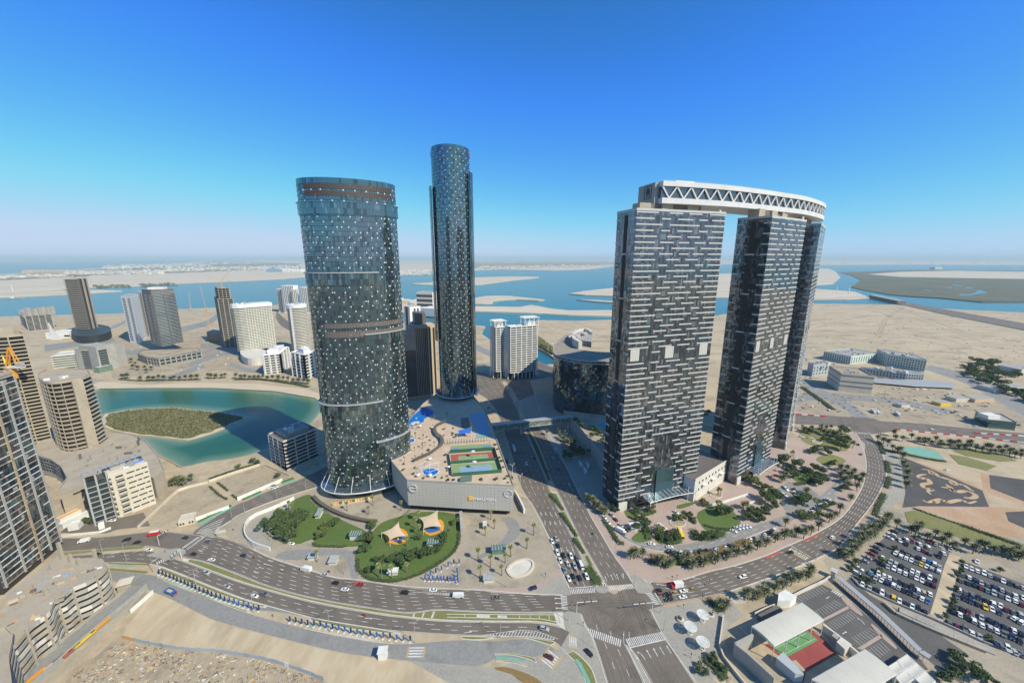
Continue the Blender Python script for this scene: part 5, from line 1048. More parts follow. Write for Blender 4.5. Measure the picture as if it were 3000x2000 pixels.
# brown stepped tower
M['brown_wall'] = mat('brown_wall',(0.40,0.30,0.235),.85,(.34,.26,.20),.1); M['tan_wall'] = mat('tan_wall',(0.56,0.42,0.27),.85)
A,B,Cc = g0(1180,1176),g0(1262,1166),g0(1284,1162); z = HT((1262,1166),(1257,952)); t = thing('brown_stepped_tower','brown stepped apartment tower standing between the two glass towers','building',A); L = (B-A).length; d = (B-A).normalized(); nn = Vector((-d.y,d.x,0))
for i in range(8):
    u0,u1 = i/8*.55,(i+1)/8*.55; zz = z*(.70+.29*(i+1)/8); PT(t,'wall_step','brown_wall','prism',rect(A+d*L*u0,A+d*L*(u1-.004),40),0,zz)
    PT(t,'terrace_box','grey_concrete','box',(*(A+d*L*(u0+u1)/2+nn*8).xy,zz+1.2),(L*.06,14,2.4),math.atan2(d.y,d.x))
PT(t,'wall','brown_wall','prism',rect(A+d*L*.552,B,40),0,z); PT(t,'upper_block','louvre2','prism',rect(A+d*L*.6+nn*12,B+nn*12,26),z,z+14)
PT(t,'side_wall','tan_wall','prism',[B+d*.1,Cc,Cc+nn*30,B+d*.1+nn*40],0,z*.98)  # lighter than the brown front: sunlight on this side put into the colour
window_grid(t,A+d*L*.02,A+d*L*.55,6,z*.68,11,34,2.2,2.6); window_grid(t,A+d*L*.57,B,6,z-4,7,44,1.6,2.4,'window','window'); window_grid(t,B+d*.2,Cc,6,z*.96,2,40,2.6,2.4)
t,f,c = block('white_dark_tower','white tower with a dark glass spine behind the brown stepped tower',para(g0(1188,985),g0(1205,990),g0(1236,985)),0,HT((1205,990),(1196,900)),'white'); zz = HT((1205,990),(1196,900)); p,q = faces(f)[-1]; window_grid(t,p.lerp(q,.3),p.lerp(q,.9),6,zz-4,2,20,5,3); b = MB(); p,q = faces(f)[0]; r = p.lerp(q,.5); b.box((r.x,r.y-1,zz/2),(6,4,zz)); b.build('glass_spine',M['void'],t)
t,f,c = block('far_hotel','far pale hotel with vertical bays seen between the two glass towers',rect(g0(1222,904),g0(1268,906),60),0,62,'off_white'); window_grid(t,f[0],f[1],6,58,8,3,9,10); block('white_hall','flat white hall roof below the far pale hotel',rect(g0(1232,925),g0(1300,930),60),0,26,'white','white')
# white framed residential tower right of the slender tower
for k,(lab,cs,tl,pg) in enumerate((('left wing of the white framed apartment tower',((1437,1103),(1454,1110),(1481,1106)),(1454,960),(0.0,1.0)),('right wing of the white framed apartment tower',((1482,1107),(1495,1114),(1574,1104)),(1494,959),(.55,1.0)))):
    f = para(*[g0(*p) for p in cs]); z = HT(cs[1],tl); t,f,c = slab_tower('framed_tower',lab,f,12,z,20,'white','window',2.0,.7,.9,colstep=9,colsz=1.0)
    PT(t,'lobby_wall','window','prism',inset(f,3),0,12.3); b = MB()
    for p,q in faces(f):
        n_ = max(2,int((q-p).length/6))
        for i in range(n_+1): r = p.lerp(q,i/n_); PT(t,'base_column','white','box',(r.x,r.y,6),(1.2,1.2,12))
    p,q = faces(f)[-1]; d = (q-p).normalized(); nn = Vector((-d.y,d.x,0)); W = (q-p).length; cc = p+d*W*(pg[0]+pg[1])/2+nn*9; ln_ = W*(pg[1]-pg[0])+4; hh = 10 if k == 0 else 13; ang = math.atan2(d.y,d.x)
    for sx in (-.5,-.17,.17,.5):
        for sy in (-8,8): r = cc+d*ln_*sx*.92+nn*sy; PT(t,'pergola_post','white','box',(r.x,r.y,z+hh/2),(.9,.9,hh),ang)
    for sy in (-9,-3,3,9): r = cc+nn*sy; PT(t,'pergola_beam','white','box',(r.x,r.y,z+hh),(ln_,1.3,.8),ang)
    for sx in (-.5,0,.5): r = cc+d*ln_*sx; PT(t,'pergola_beam','white','box',(r.x,r.y,z+hh-.5),(1.3,20,.8),ang)
    PT(t,'roof_room','white','box',(cc.x,cc.y,z+3),(ln_*.6,10,6),ang)
# --- hospital group and sheds beyond the towers
t19 = lambda x,y: (2320+x/1.976,720+y/1.976)
M['mint'] = mat('mint',(0.58,0.64,0.58),.7,(.50,.57,.51),.05)
for lab,L_,C_,R_,tp,mm,(c1,c2),rows in (('mint hospital wing with small windows at the back left',(178,653),(335,687),(488,668),(335,640),'mint',(12,11),3),('mint hospital wing with the sign at the back right',(480,660),(545,692),(766,730),(545,625),'mint',(6,14),4),
        ('low blue grey hospital wing in front of the mint wings',(390,745),(655,778),(757,782),(655,733),'blue_grey',(14,7),2),('small pale hospital block left of the beige plant building',(85,737),(115,757),(200,748),(115,690),'blue_grey',(3,5),3)):
    f = para(*[g0(*t19(*p)) for p in (L_,C_,R_)]); z = HT(t19(*C_),t19(*tp)); t,f,c = block('hospital_wing',lab,f,0,z,mm,'grey_concrete',group=None)
    for (p,q),cc in zip(faces(f),(c1,c2)): window_grid(t,p,q,2,z-2,cc,rows,1.8,2.6,'window')
    plant(t,c,z,12,18,seed=int(L_[0]))
f = para(g0(*t19(200,790)),g0(*t19(268,840)),g0(*t19(458,860))); z = HT(t19(268,840),t19(272,740)); t,f,c = block('plant_building','windowless beige plant building with brown bands and open roof',f,0,z,'cream','dirt',par=2)
for k in (.36,.62,.95):
    PT(t,'wall_band','louvre2','ribbon',[p+(p-c).normalized()*.3 for p in f],.5,z*k-.5,z*k+.5,closed=True)
plant(t,c,z,6,10,seed=21)
t,f,c = block('covered_parking','long low white parking canopy in front of the hospital',[g0(*t19(p,q)) for p,q in ((465,800),(700,822),(945,832),(930,805),(760,790),(480,780))],2.6,3.4,'white','galv',par=0)
t,f,c = block('glass_pavilion','dark glass flat-roofed pavilion beyond the far highway',para(g0(2852,1228),g0(2892,1253),g0(2972,1261)),0,HT((2892,1253),(2890,1229)),'glass_teal','grey_concrete',par=.8); PT(t,'roof_room','white','box',(c.x-8,c.y,HT((2892,1253),(2890,1229))+2),(14,10,4))
for i,(x,y,wd,dp,h,mm) in enumerate(((2912,1150,60,20,6,'off_white'),(2800,1178,24,12,5,'cream'),(2855,1180,30,14,5,'tan_wall'),(2755,1190,16,10,4,'crane_yellow'),(2990,1098,60,30,9,'off_white'),(2640,1195,12,8,4,'off_white'))):
    q = g0(x,y); block('site_shed',('pale long shed by the right highway','cream site hut beyond the highway','tan site hut near the glass pavilion','yellow site container beyond the far highway','pale mall building at the far right','small white hut beside the bare ground')[i],rect(q,q+Vector((wd,wd*.12,0)),dp),0,h,mm,'grey_concrete',par=0)
# --- unfinished curved podium, round tower and slab tower at left
ZP = HT((187,1516),(178,1450))
pp = T(0,1100,4,[(380,900),(430,790),(900,690),(1280,655),(1550,692),(1700,772),(1840,930),(1925,1110),(1800,1205),(1500,1110),(1060,1262),(710,1400),(695,1330),(790,1200),(720,1070),(600,985),(480,950)])
PD = GP(pp,ZP); t = thing('concrete_podium','unfinished curved concrete podium beneath the round concrete tower','building',(PD[0].x,PD[0].y,0)); PT(t,'wall','concrete','prism',PD,0,ZP)
PT(t,'parapet','grey_concrete','ribbon',PD,.5,ZP-.2,ZP+.9,closed=True); b = MB()
for i in range(11,12): p,q = PD[11],PD[10]; d = (q-p).normalized(); n = Vector((-d.y,d.x,0)); r = p.lerp(q,.62) ; b.box((r.x,r.y,ZP-3),(8,.6,1.0),math.atan2(d.y,d.x)); b.build('wall_slot',M['void'],t)
cp = resample(smooth(PD[12:]+[PD[0]],4),26)
for lv in range(4):
    for p,q in zip(cp,cp[1:]):
        PT(t,'wall_opening','void','beam',Vector((*p.lerp(q,.2).xy,ZP-2.2-3.1*lv)),Vector((*p.lerp(q,.75).xy,ZP-2.2-3.1*lv)),.9,1.4)
q_ = random.Random(5)
for i in range(26):
    x,y = q_.uniform(840,1650),q_.uniform(760,1060); 
    if y > 1150-.25*(x-850): continue
    p = G(x/4,1100+y/4,ZP); h = q_.uniform(1.5,5); PT(t,'stub_wall',q_.choice(('concrete','concrete','grey_concrete','louvre2')),'box',(p.x,p.y,ZP+h/2),(q_.uniform(2,6),.5,h),q_.choice((.4,1.97))+q_.uniform(-.1,.1))
for i in range(30):
    x,y = q_.uniform(480,1700),q_.uniform(700,1250); p = G(x/4,1100+y/4,ZP)
    PT(t,'timber_stack',q_.choice(('red_dirt','louvre2','dirt','dark_concrete')),'box',(p.x,p.y,ZP+.2),(q_.uniform(1,4),q_.uniform(.3,1),.4),q_.uniform(0,3))
rt = [(163,1292),(170,1309),(184,1319),(203,1323),(230,1319),(258,1312)]; wl = [(258,1312),(288,1302)]; rs = [(288,1302),(313,1284),(300,1262),(240,1255),(185,1262),(163,1280)]
RT = smooth(GP(rt,ZP),4)+GP(wl[1:],ZP)+GP(rs[1:],ZP); zt = HT((288,1302),(248,1109),ZP)
t,f,c = slab_tower('round_concrete_tower','unfinished round concrete tower with curved floor slabs and a blank shear wall',RT,ZP,zt,16,'concrete','dark_concrete',2.8,.5,.0,skirt=2,roof='concrete')
A,B = G(258,1312,ZP),G(288,1302,ZP); d = (B-A).normalized(); n = Vector((d.y,-d.x,0)); m_ = A.lerp(B,.5); PT(t,'shear_wall','concrete','box',(m_.x,m_.y,(ZP+zt)/2),((B-A).length,2.2,zt-ZP+1.2),math.atan2(d.y,d.x))
fr_ = smooth(GP(rt,ZP),4); fr_ = resample(fr_,10)
for i in range(1,9,1):
    p = fr_[i]; v = (c-p); v.z = 0; v.normalize(); b = MB(); q = p+v*1.6; b.box((q.x,q.y,(ZP+zt)/2),(3.4,.4,zt-ZP),math.atan2(v.y,v.x)); b.build('party_wall',M['concrete'],t)
fh = (zt-ZP-2)/16
for k in range(16):
    for i in range(0,4): p,q = fr_[i].lerp(fr_[i+1],.08),fr_[i].lerp(fr_[i+1],.92); b = MB(); v = (c-p); v.z = 0; v.normalize(); b.wall([p+v*2.2,q+v*2.2],.3,ZP+2+fh*k,ZP+2+fh*(k+.45)); b.build('infill_wall',M['cream' if i % 2 else 'concrete'],t)
p,q = B,G(313,1284,ZP)
for k in range(17): PT(t,'side_balcony','concrete','box',(*p.lerp(q,.5).xy,ZP+2+fh*k),((q-p).length,3.2,.4),math.atan2((q-p).y,(q-p).x))
plant(t,c,zt,10,8,'concrete',31)
ft = [G(-110,1320,ZP),G(-20,1306,ZP),G(60,1299,ZP),G(110,1293,ZP),G(153,1283,ZP),G(140,1262,ZP),G(40,1268,ZP),G(-110,1285,ZP)]; z = HT((153,1283),(133,976),ZP)
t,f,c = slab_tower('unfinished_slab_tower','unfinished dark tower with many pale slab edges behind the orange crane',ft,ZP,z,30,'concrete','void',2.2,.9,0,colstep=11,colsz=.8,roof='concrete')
PT(t,'core_top','concrete','prism',inset(f,6),z,z+8,0,bottom=True)
# orange luffing crane with its yellow hoist mast
H0 = G(117,1293,ZP); t = thing('hoist_mast','yellow hoist mast climbing the unfinished slab tower','hoist',H0); z2 = HT((117,1293),(62,1045),ZP); b = MB(); P = Vector((H0.x-1,H0.y-5,0)); b.box((P.x,P.y,(ZP+z2)/2),(1.0,1.0,z2-ZP)); b.build('mast',M['crane_yellow'],t)
for k in range(9): PT(t,'tie','crane_yellow','beam',Vector((P.x,P.y,ZP+(z2-ZP)*(k+.5)/9)),Vector((P.x+1,P.y+4,ZP+(z2-ZP)*(k+.5)/9)),.3,.3)
cz = z2-8; cb = G(30,1078,cz); t = thing('luffing_crane','orange luffing crane cab and raised jib beside the unfinished slab tower','crane',(cb.x,cb.y,cz)); u = Vector((cb.x,cb.y,cz))
PT(t,'mast_head','crane_orange','box',(u.x,u.y,u.z-5),(4.5,4.5,10)); b = MB()
for k in range(16): q1 = u+Vector((-2.5,-2.5,-10+k*.65)); b.tube(q1,q1+Vector((5,0,.6)),.16,n=4); b.tube(q1,q1+Vector((0,5,.6)),.16,n=4)
b.build('mast_lattice',M['crane_orange'],t); PT(t,'counter_platform','off_white','box',(u.x+4,u.y,u.z+1),(16,3.5,1.6)); PT(t,'counterweight','galv','box',(u.x+10,u.y,u.z+3),(4,3,3.2))
tip = u+Vector((4,0,19))
for s_ in (-1.2,1.2): b = MB(); b.beam(u+Vector((-2,s_,1.5)),tip+Vector((0,s_*.6,0)),.8,.8); b.beam(tip+Vector((0,s_*.6,0)),u+Vector((9,s_,2)),.6,.6); b.build('a_frame',M['crane_orange'],t)
PT(t,'jib','crane_yellow','beam',u+Vector((-3,0,2)),u+Vector((-36,22,34)),.9,.9)
for k in range(5): PT(t,'machinery',('off_white','galv','crane_orange')[k % 3],'box',(u.x-2+k*.9,u.y-2.4,u.z-2+(k % 2)*3),(1.6,.8,1.6))
# --- dark curtain-walled tower at the left edge
A,B = G(14,1740),G(182,1598); d = (B-A).normalized(); n = Vector((d.y,-d.x,0)); z = HT((182,1598),(58,1086)); Lw = (B-A).length; ang = math.atan2(d.y,d.x); nb_ = Vector((-d.y,d.x,0))*40
t = thing('curtain_wall_tower','unfinished dark glass tower with white floor lines filling the left edge','tower',((A.x+B.x)/2,(A.y+B.y)/2,0)); A2 = A
PT(t,'tower_core','void','prism',[A+n*-.4,B+n*-.4,B+nb_,A+nb_],0,z-1)
k = int(Lw/1.6); pts = [A.lerp(B,i/k) for i in range(k+1)]; b = MB(); nf = int((z-4)/3.7); panes(b,pts,4,z-4,3.7,lambda u: (3,5,1.2,.8),tilt=.05); kk = int(40/1.6); panes(b,[A+nb_*(1-i/kk) for i in range(kk+1)],4,z-4,3.7,lambda u: (1,6,.3,.2)); b.build('glass_pane',GG,t,kind='stuff')  # left face weighted to dark panes: its shade painted into the glass tints
q_ = random.Random(9)
for j in range(nf+1):
    zz = 4+3.7*j; cut = sorted(q_.sample([.12,.2,.28,.36,.45,.55,.63,.7,.8,.88],3)); e = [0]+cut+[1]
    for u,v in zip(e,e[1:]):
        if q_.random() < .12: continue
        p = A.lerp(B,(u+v)/2)+n*.25; PT(t,'floor_edge','white' if q_.random() < .7 else 'pink_paving','box',(p.x,p.y,zz),(Lw*(v-u)-.4,.35,.38),ang)
for u,wd,mm in ((.34,.9,'galv'),(.62,1.0,'dirt'),(.80,.9,'galv'),(.04,.9,'galv'),(.995,.6,'galv')):
    p = A.lerp(B,u)+n*.5; PT(t,'facade_fin',mm,'box',(p.x,p.y,z/2),(wd,.7,z if mm != 'galv' else z-6),ang)
for i in range(60):
    p = A.lerp(B,q_.uniform(.05,.95))+n*.15; PT(t,'open_window',q_.choice(('void','galv','void')),'box',(p.x,p.y,5.6+3.7*q_.randrange(2,nf)),(1.3,.3,1.5),ang)
PT(t,'roof','concrete','prism',[A,B,B+nb_,A+nb_],z-1.2,z,0,bottom=True)
for i in range(12): p = A.lerp(B,(i+.5)/12); PT(t,'roof_stub','grey_concrete','box',(p.x,p.y,z+1),(.5,.5,2))
# --- terraced parking structure with its round ramp drum, lower left corner
rim = T(0,1608,4,[(1262,190),(1250,235),(1165,318),(1010,410),(850,475),(752,552),(645,615),(585,752),(470,845),(352,935),(186,1130),(40,1240),(-160,1400)])
ZT = 21.5; rp = smooth(GP(rim,ZT),4); back = GP(T(0,1608,4,[(-160,1100),(60,800),(80,520),(700,60),(900,110),(1080,95),(1200,110)]),ZT)
t = thing('parking_structure','unfinished terraced concrete car park with a curved ramp drum','building',(rp[0].x,rp[0].y,0)); foot = rp+back
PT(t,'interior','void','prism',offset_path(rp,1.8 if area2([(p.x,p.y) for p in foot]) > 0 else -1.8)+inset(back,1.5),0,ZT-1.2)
lv = 6; fh = 3.45
for k in range(lv+1):
    zz = ZT-fh*k
    PT(t,'floor_slab','concrete','prism',foot,zz-.5,zz-.05,0,bottom=True)
    for i in range(0,len(rp)-4,4):
        PT(t,'parapet_panel',('grey_concrete','concrete','grey_concrete','off_white')[(i // 4+k) % 4] if (i // 4+k) % 5 else 'grey_concrete','wall',rp[i:i+5],.35,zz-1.0,zz+1.15)
for i in range(2,len(rp),7): PT(t,'column','concrete','box',(rp[i].x,rp[i].y,(ZT+2)/2),(.8,.8,ZT+2))
q_ = random.Random(12); MDB = ('concrete','dirt','tan_wall','louvre2','white','grey_concrete','red_dirt','court_blue','dark_concrete')
for i in range(120):
    x,y = q_.uniform(80,1180),q_.uniform(130,900)
    if y < 560-.5*x+40 or y > 1180-.95*x+160: continue
    p = G(x/4,1608+y/4,ZT); b = MB(); h = q_.uniform(.15,1.0); b.box((p.x,p.y,ZT+h/2),(q_.uniform(.5,3.5),q_.uniform(.3,1.6),h),q_.uniform(.5,1.0)); b.build('building_material',M[q_.choice(MDB)],t)
for x,y,h in ((1115,90,6),(835,150,6),(735,120,12),(930,180,5),(610,230,4),(540,540,5)): p = G(x/4,1608+y/4,ZT); PT(t,'stub_column','concrete','box',(p.x,p.y,ZT+h/2-1),(1.3,1.3,h))
rp2 = smooth(GP(T(0,1608,4,[(1620,430),(1480,560),(1300,700),(1060,900),(700,1200),(280,1568),(60,1750)]),3),5); PT(t,'ramp_slab','grey_road','ribbon',rp2,9,2.6,3.2); PT(t,'ramp_wall','concrete','ribbon',offset_path(rp2,-4.5),.5,0,4.4); PT(t,'ramp_wall','grey_concrete','ribbon',offset_path(rp2,4.5),.5,0,4.4)
rp3 = smooth(GP(T(0,1608,4,[(1700,520),(1500,740),(1280,960),(900,1330),(560,1650)]),0),4); PT(t,'retaining_wall','concrete','ribbon',rp3,2.2,0,2.4)
for x,y,L_,mm in ((1180,900,9,'crane_orange'),(1000,1060,9,'crane_yellow'),(870,1160,5,'dirt'),(805,1225,4,'red_paint'),(640,1330,8,'tan_wall'),(400,1500,8,'crane_orange'),(700,1280,5,'louvre2')):
    p = G(x/4,1608+y/4,3.3); d = rp2[20]-rp2[14]; PT(t,'stacked_material',mm,'box',(p.x,p.y,3.7),(L_,1.0,.8),math.atan2(d.y,d.x))
# wavy balcony corner building under it
w0 = T(0,1608,4,[(-200,900),(-60,960),(70,920),(160,1000),(150,1100),(110,1300),(140,1568),(160,1900),(-300,1900)]); fo = GP(w0,24)
slab_tower('wavy_balcony_block','corner of a grey block with wavy balcony edges at the bottom left',fo,0,24,7,'grey_concrete','gate_dark',1.2,.4,.9,roof='concrete')
# --- cream office block
A,B = G(346,1519),G(458,1474); z = HT((458,1474),(441,1352)); d = (B-A).normalized(); n = Vector((d.y,-d.x,0)); ang = math.atan2(d.y,d.x); L = (B-A).length
M['office'] = mat('office',(0.60,0.54,0.44),.8,(.55,.49,.39),.2)
t,f,c = block('cream_office','cream office block with slit windows and a green glass corner',rect(A,B,17),0,z,'office','off_white',par=1.0)
for j in range(8):
    zz = z*(j+.9)/8.6
    for u,v,dp in ((.0,.05,1.4),(.16,.34,1.2),(.44,.64,.1),(.68,.78,.1),(.82,.97,.1)) if j % 2 else ((.0,.05,1.4),(.16,.36,1.2),(.42,.58,.1),(.62,.84,.1),(.88,.97,.1)):
        p = A.lerp(B,(u+v)/2)+n*dp/2; PT(t,'slit_window','window','box',(p.x,p.y,zz),(L*(v-u),dp+.3,.9),ang)
        if dp > 1: q = p+n*.1; PT(t,'balcony_front','office','box',(q.x,q.y,zz-1.2),(L*(v-u)+.5,dp+.5,1.3),ang)
gA = A-d*11+Vector((-d.y,d.x,0))*3; gb = rect(gA,A-d*.2+Vector((-d.y,d.x,0))*2,12); PT(t,'glass_corner','glass_dark','prism',gb,2,z-2)
for j in range(8): PT(t,'glass_band','galv','ribbon',gb,.5,2+(z-4)*j/8,2.6+(z-4)*j/8,closed=True)
for p in gb[:2]+[gb[0].lerp(gb[1],.5)]: PT(t,'frame_post','galv','box',(p.x,p.y,z/2+1),(1.0,1.0,z+3),ang)
q = Vector((-d.y,d.x,0)); a0,a1 = gA+q*6,B+q*13
for k in range(10): u = a0.lerp(a1,(k+.5)/10); PT(t,'roof_shade','grey_concrete' if k % 2 else 'galv','box',(u.x,u.y,z+3.4),((a1-a0).length/10-.2,6.5,.3),ang)
for k in (0,.25,.5,.75,1): u = a0.lerp(a1,k); PT(t,'shade_post','galv','tube',(u.x,u.y,z-1),(u.x,u.y,z+3.3),.3)
u = A.lerp(B,.75)+q*8; PT(t,'roof_tank','court_key','box',(u.x,u.y,z+.6),(9,4,1.2),ang); plant(t,c,z,8,6,seed=17)
# small buildings around the office
for lab,a_,b_,dp,h,mm,rm in (('cream guard house at the fenced sand lot',(524,1543),(571,1532),8,4.2,'cream','cream'),('orange roofed strip shed beside the office forecourt',(178,1532),(240,1502),4,3,'white','crane_orange'),('white flat carport strip beside the office forecourt',(186,1548),(285,1500),4,3,'white','white'),('small white gate lodge by the office drive',(200,1556),(232,1550),5,4,'white','white'),('white gate pier box by the office drive exit',(290,1552),(308,1546),4,3.4,'white','white')):
    t,f,c = block('small_building',lab,rect(G(*a_),G(*b_),dp),0,h,mm,rm,par=.3)
    if 'guard' in lab: window_grid(t,f[0].lerp(f[1],.05),f[0].lerp(f[1],.4),.8,2.6,2,1,1,1.4); window_grid(t,f[0].lerp(f[1],.6),f[0].lerp(f[1],.98),.8,2.6,2,1,1,1.4)
def wall(label,px,h=2.2,m='white',th=.4,sm=False,seg=6.0):
    P = smooth(GP(px),4) if sm else GP(px); t = thing('boundary_wall',label,'wall',(P[0].x,P[0].y,0)); k = max(2,int(plen(P)/seg)); Q = resample(P,k+1)
    for p,q in zip(Q,Q[1:]): PT(t,'wall_panel',m,'wall',[p,p.lerp(q,.985)],th,0,h)
    return t
wall('white wall edging the fenced sand lot next to the guard house',[(572,1503+22),(672,1488)],2.6); wall('white wall edging the second sand lot near the parked cars',[(696,1466),(828,1409)],3.0)
wall('white curved retaining wall of the underground ramp',[(862,1463),(800,1492),(735,1520),(716,1560),(738,1594),(792,1613)],2.8,'white',.6,True,5); wall('grey curved inner wall of the underground ramp',[(782,1560),(800,1575),(835,1580),(850,1585)],1.6,'grey_concrete',.5,True)
wall('cream wall between the office and the sand lot',[(404,1548),(520,1440),(540,1432),(610,1415)],2.2,'cream'); wall('cream wall along the lagoon side of the sand lots',[(612,1412),(690,1385),(768,1361),(850,1396)],2.0,'cream'); wall('white roadside wall at the office forecourt',[(175,1572),(240,1566),(300,1560),(326,1548)],1.6)
wall('pale quay wall along the lagoon edge',[(425,1294),(462,1334),(502,1354),(531,1371),(560,1366)],1.0,'concrete',.8); wall('white barrier wall beside the excavated lot',[(383,1796),(450,1737)],2.4,'white')
# site hoarding of the excavated lot
P = resample(smooth(GP([(360,1870),(430,1886),(540,1905),(640,1911),(770,1932),(870,1962),(950,1993)]),4),46); t = thing('site_hoarding','grey panel hoarding between the rubble yard and the excavated lot','fence',P[0])
for i,(p,q) in enumerate(zip(P,P[1:])): PT(t,'hoarding_panel','crane_pale' if i < 3 else ('galv','blue_grey','grey_concrete','white')[(i*7+i // 5) % 4] if i % 9 == 0 else 'blue_grey','wall',[p,p.lerp(q,.95)],.15,0,2.3+.2*math.sin(i*2.3))
# rubble: nobody could count it
q_ = random.Random(3); b = MB(); RM = ['dirt','louvre2','grey_concrete','white','tan_wall','dark_concrete','crane_orange','red_paint','court_key','galv']; poly = GP([(345,1884),(450,1888),(540,1906),(640,1915),(770,1936),(930,1992),(980,2030),(160,2040),(230,1960)])
xs,ys = [p.x for p in poly],[p.y for p in poly]
def inside(x,y,P):
    r = False
    for p,q in zip(P,P[1:]+P[:1]):
        if (p.y > y) != (q.y > y) and x < (q.x-p.x)*(y-p.y)/(q.y-p.y)+p.x: r = not r
    return r
k = 0
while k < 3200:
    x,y = q_.uniform(min(xs),max(xs)),q_.uniform(min(ys),max(ys))
    if not inside(x,y,poly): continue
    if math.sin(x*.35+2*math.sin(y*.21))+math.sin(y*.5+x*.13) < q_.uniform(-1.8,1.0): k += .25; continue
    h = q_.uniform(.1,.7); b.box((x,y,h/2+.05),(q_.uniform(.2,1.3) ** 2+.15,q_.uniform(.08,.45),h*.7),q_.uniform(.3,1.3) if q_.random() < .7 else q_.uniform(0,3),q_.choices(range(10),(40,9,12,5,8,5,1.0,.8,.4,5))[0],q_.uniform(.5,1)); k += 1
b.build('rubble',[M[m] for m in RM],kind='stuff',label='scattered planks, scrap and building rubble in the site yard')
# --- far districts: roofs that read as one mass, and the few buildings one can tell apart
q_ = random.Random(4); b = MB()
for (x0,y0,x1,y1,dy,n_,hh) in ((0,813,200,806,6,220,10),(190,800,480,797,8,420,11),(300,784,620,775,9,500,12),(480,792,880,782,7,360,12),(620,772,880,766,4,220,12),(1400,783,1800,777,4,240,10),(1400,770,1800,767,3,200,14),(1170,800,1260,798,10,160,9),(2400,772,3000,770,4,160,12),(1165,885,1250,890,8,60,10)):
    for i in range(n_):
        u = q_.random(); p = G(x0+(x1-x0)*u,y0+(y1-y0)*u+q_.uniform(-dy,dy)*.7); s_ = max(.5,p.y/5000); h = q_.uniform(.5,1.3)*hh*(1 if p.y < 6000 else 1.6); b.box((p.x,p.y,h/2),(q_.uniform(15,45)*s_ ** .5,q_.uniform(12,30),h),q_.uniform(-.3,.3),q_.choices((0,1,2,3),(5,3,2,1))[0])
b.build('far_town',[M['white'],M['off_white'],M['tan_wall'],M['grey_concrete']],kind='stuff',label='far low houses of the islands beyond the channel')
b = MB()
for (x0,y0,x1,y1,dy,n_) in ((0,815,260,805,6,260),(200,800,880,780,9,800),(300,785,700,770,6,500),(1400,785,1800,776,6,300),(275,840,380,838,3,60),(410,836,520,832,3,60),(2000,1000,2060,1010,8,1)):
    for i in range(n_): u = q_.random(); p = G(x0+(x1-x0)*u,y0+(y1-y0)*u+q_.uniform(-dy,dy)); r = q_.uniform(5,11); b.box((p.x,p.y,r*.4),(r*2.5,r*1.6,r*.8),q_.uniform(0,3),0,.5)
b.build('far_trees',M['mangrove'],kind='stuff',label='far dark tree belts among the low houses')
for lab,x0,x1,yb,h,mm in (('far tan beach hotel with stepped roofs',68,195,800,38,'tan_wall'),('far blue and white hospital block across the channel',782,828,797,45,'court_blue'),('far white hospital wing beside the blue block',829,850,797,45,'white'),('far white office group near the oval tower edge',855,885,797,40,'white'),('far cream hall on the sandy shore',440,468,801,30,'off_white'),('far white hangar beyond the mangroves',2735,2758,789,40,'white')):
    p,q = G(x0,yb),G(x1,yb); t,f,c = block('far_building',lab,rect(p,q,70),0,h,mm,'white',par=0)
    k = max(3,int((x1-x0)/5))
    for i in range(k): r = p.lerp(q,(i+.5)/k); hh = h*(.5+.6*q_.random()); PT(t,'bay',mm,'box',(r.x,r.y-8,hh/2),((q-p).length/k*.8,20,hh))
for lab,x,yb,yt in (('white bridge pylon left of the pair across the channel',2450,860,838),('white bridge pylon right of the pair across the channel',2486,862,837),('lattice power pylon on the far sand at left',38,855,833),('thin white mast on the far shore',391,802,790)):
    p = G(x,yb); t = thing('pylon',lab,'pylon',p); h = HT((x,yb),(x,yt)); PT(t,'mast','white','tube',p,p+Vector((0,0,h)),h*.04,h*.012)
    for k_ in (.6,.8): PT(t,'cross_arm','white','beam',p+Vector((-h*.12,0,h*k_)),p+Vector((h*.12,0,h*k_)),h*.02,h*.02)
# causeway bridge piers
p0,p1 = G(2556,870),G(2640,888); t = thing('causeway_bridge','long dark causeway bridge across the channel at right','bridge',p0)
b = MB(); dq = (p1-p0).normalized(); nq = Vector((-dq.y,dq.x,0)); b.beam(p0+Vector((0,0,9)),p1+Vector((0,0,9)),30,3); b.build('deck',M['grey_concrete'],t)
for i in range(14): p = p0.lerp(p1,i/13); PT(t,'pier','concrete','box',(p.x,p.y,2.5),(5,26,12),math.atan2(dq.y,dq.x))
# ================================================================== PLANTS
def leaf_cloud(b,c,r,n,size,rnd,squash=.8,m=0):
    """many small leaf tufts through an uneven crown"""
    lobes = [(Vector((rnd.gauss(0,.45)*r[0],rnd.gauss(0,.45)*r[1],rnd.uniform(-.35,.45)*r[2])),rnd.uniform(.38,.6)) for _ in range(9)]
    for i in range(n):
        o,s_ = rnd.choice(lobes); th,ph = rnd.uniform(0,2*PI),math.acos(rnd.uniform(-1,1)); k = rnd.uniform(.65,1.05)*s_
        p = c+o+Vector((r[0]*k*math.sin(ph)*math.cos(th),r[1]*k*math.sin(ph)*math.sin(th),r[2]*k*math.cos(ph)))
        a = Vector((rnd.uniform(-1,1),rnd.uniform(-1,1),rnd.uniform(-.6,.6))).normalized(); e = a.cross(Vector((rnd.uniform(-1,1),rnd.uniform(-1,1),rnd.uniform(.2,1)))).normalized(); s = size*rnd.uniform(.6,1.3)
        b.add([p-a*s,p+e*s*.7,p+a*s,p-e*s*.7],[(0,1,2,3)],m)
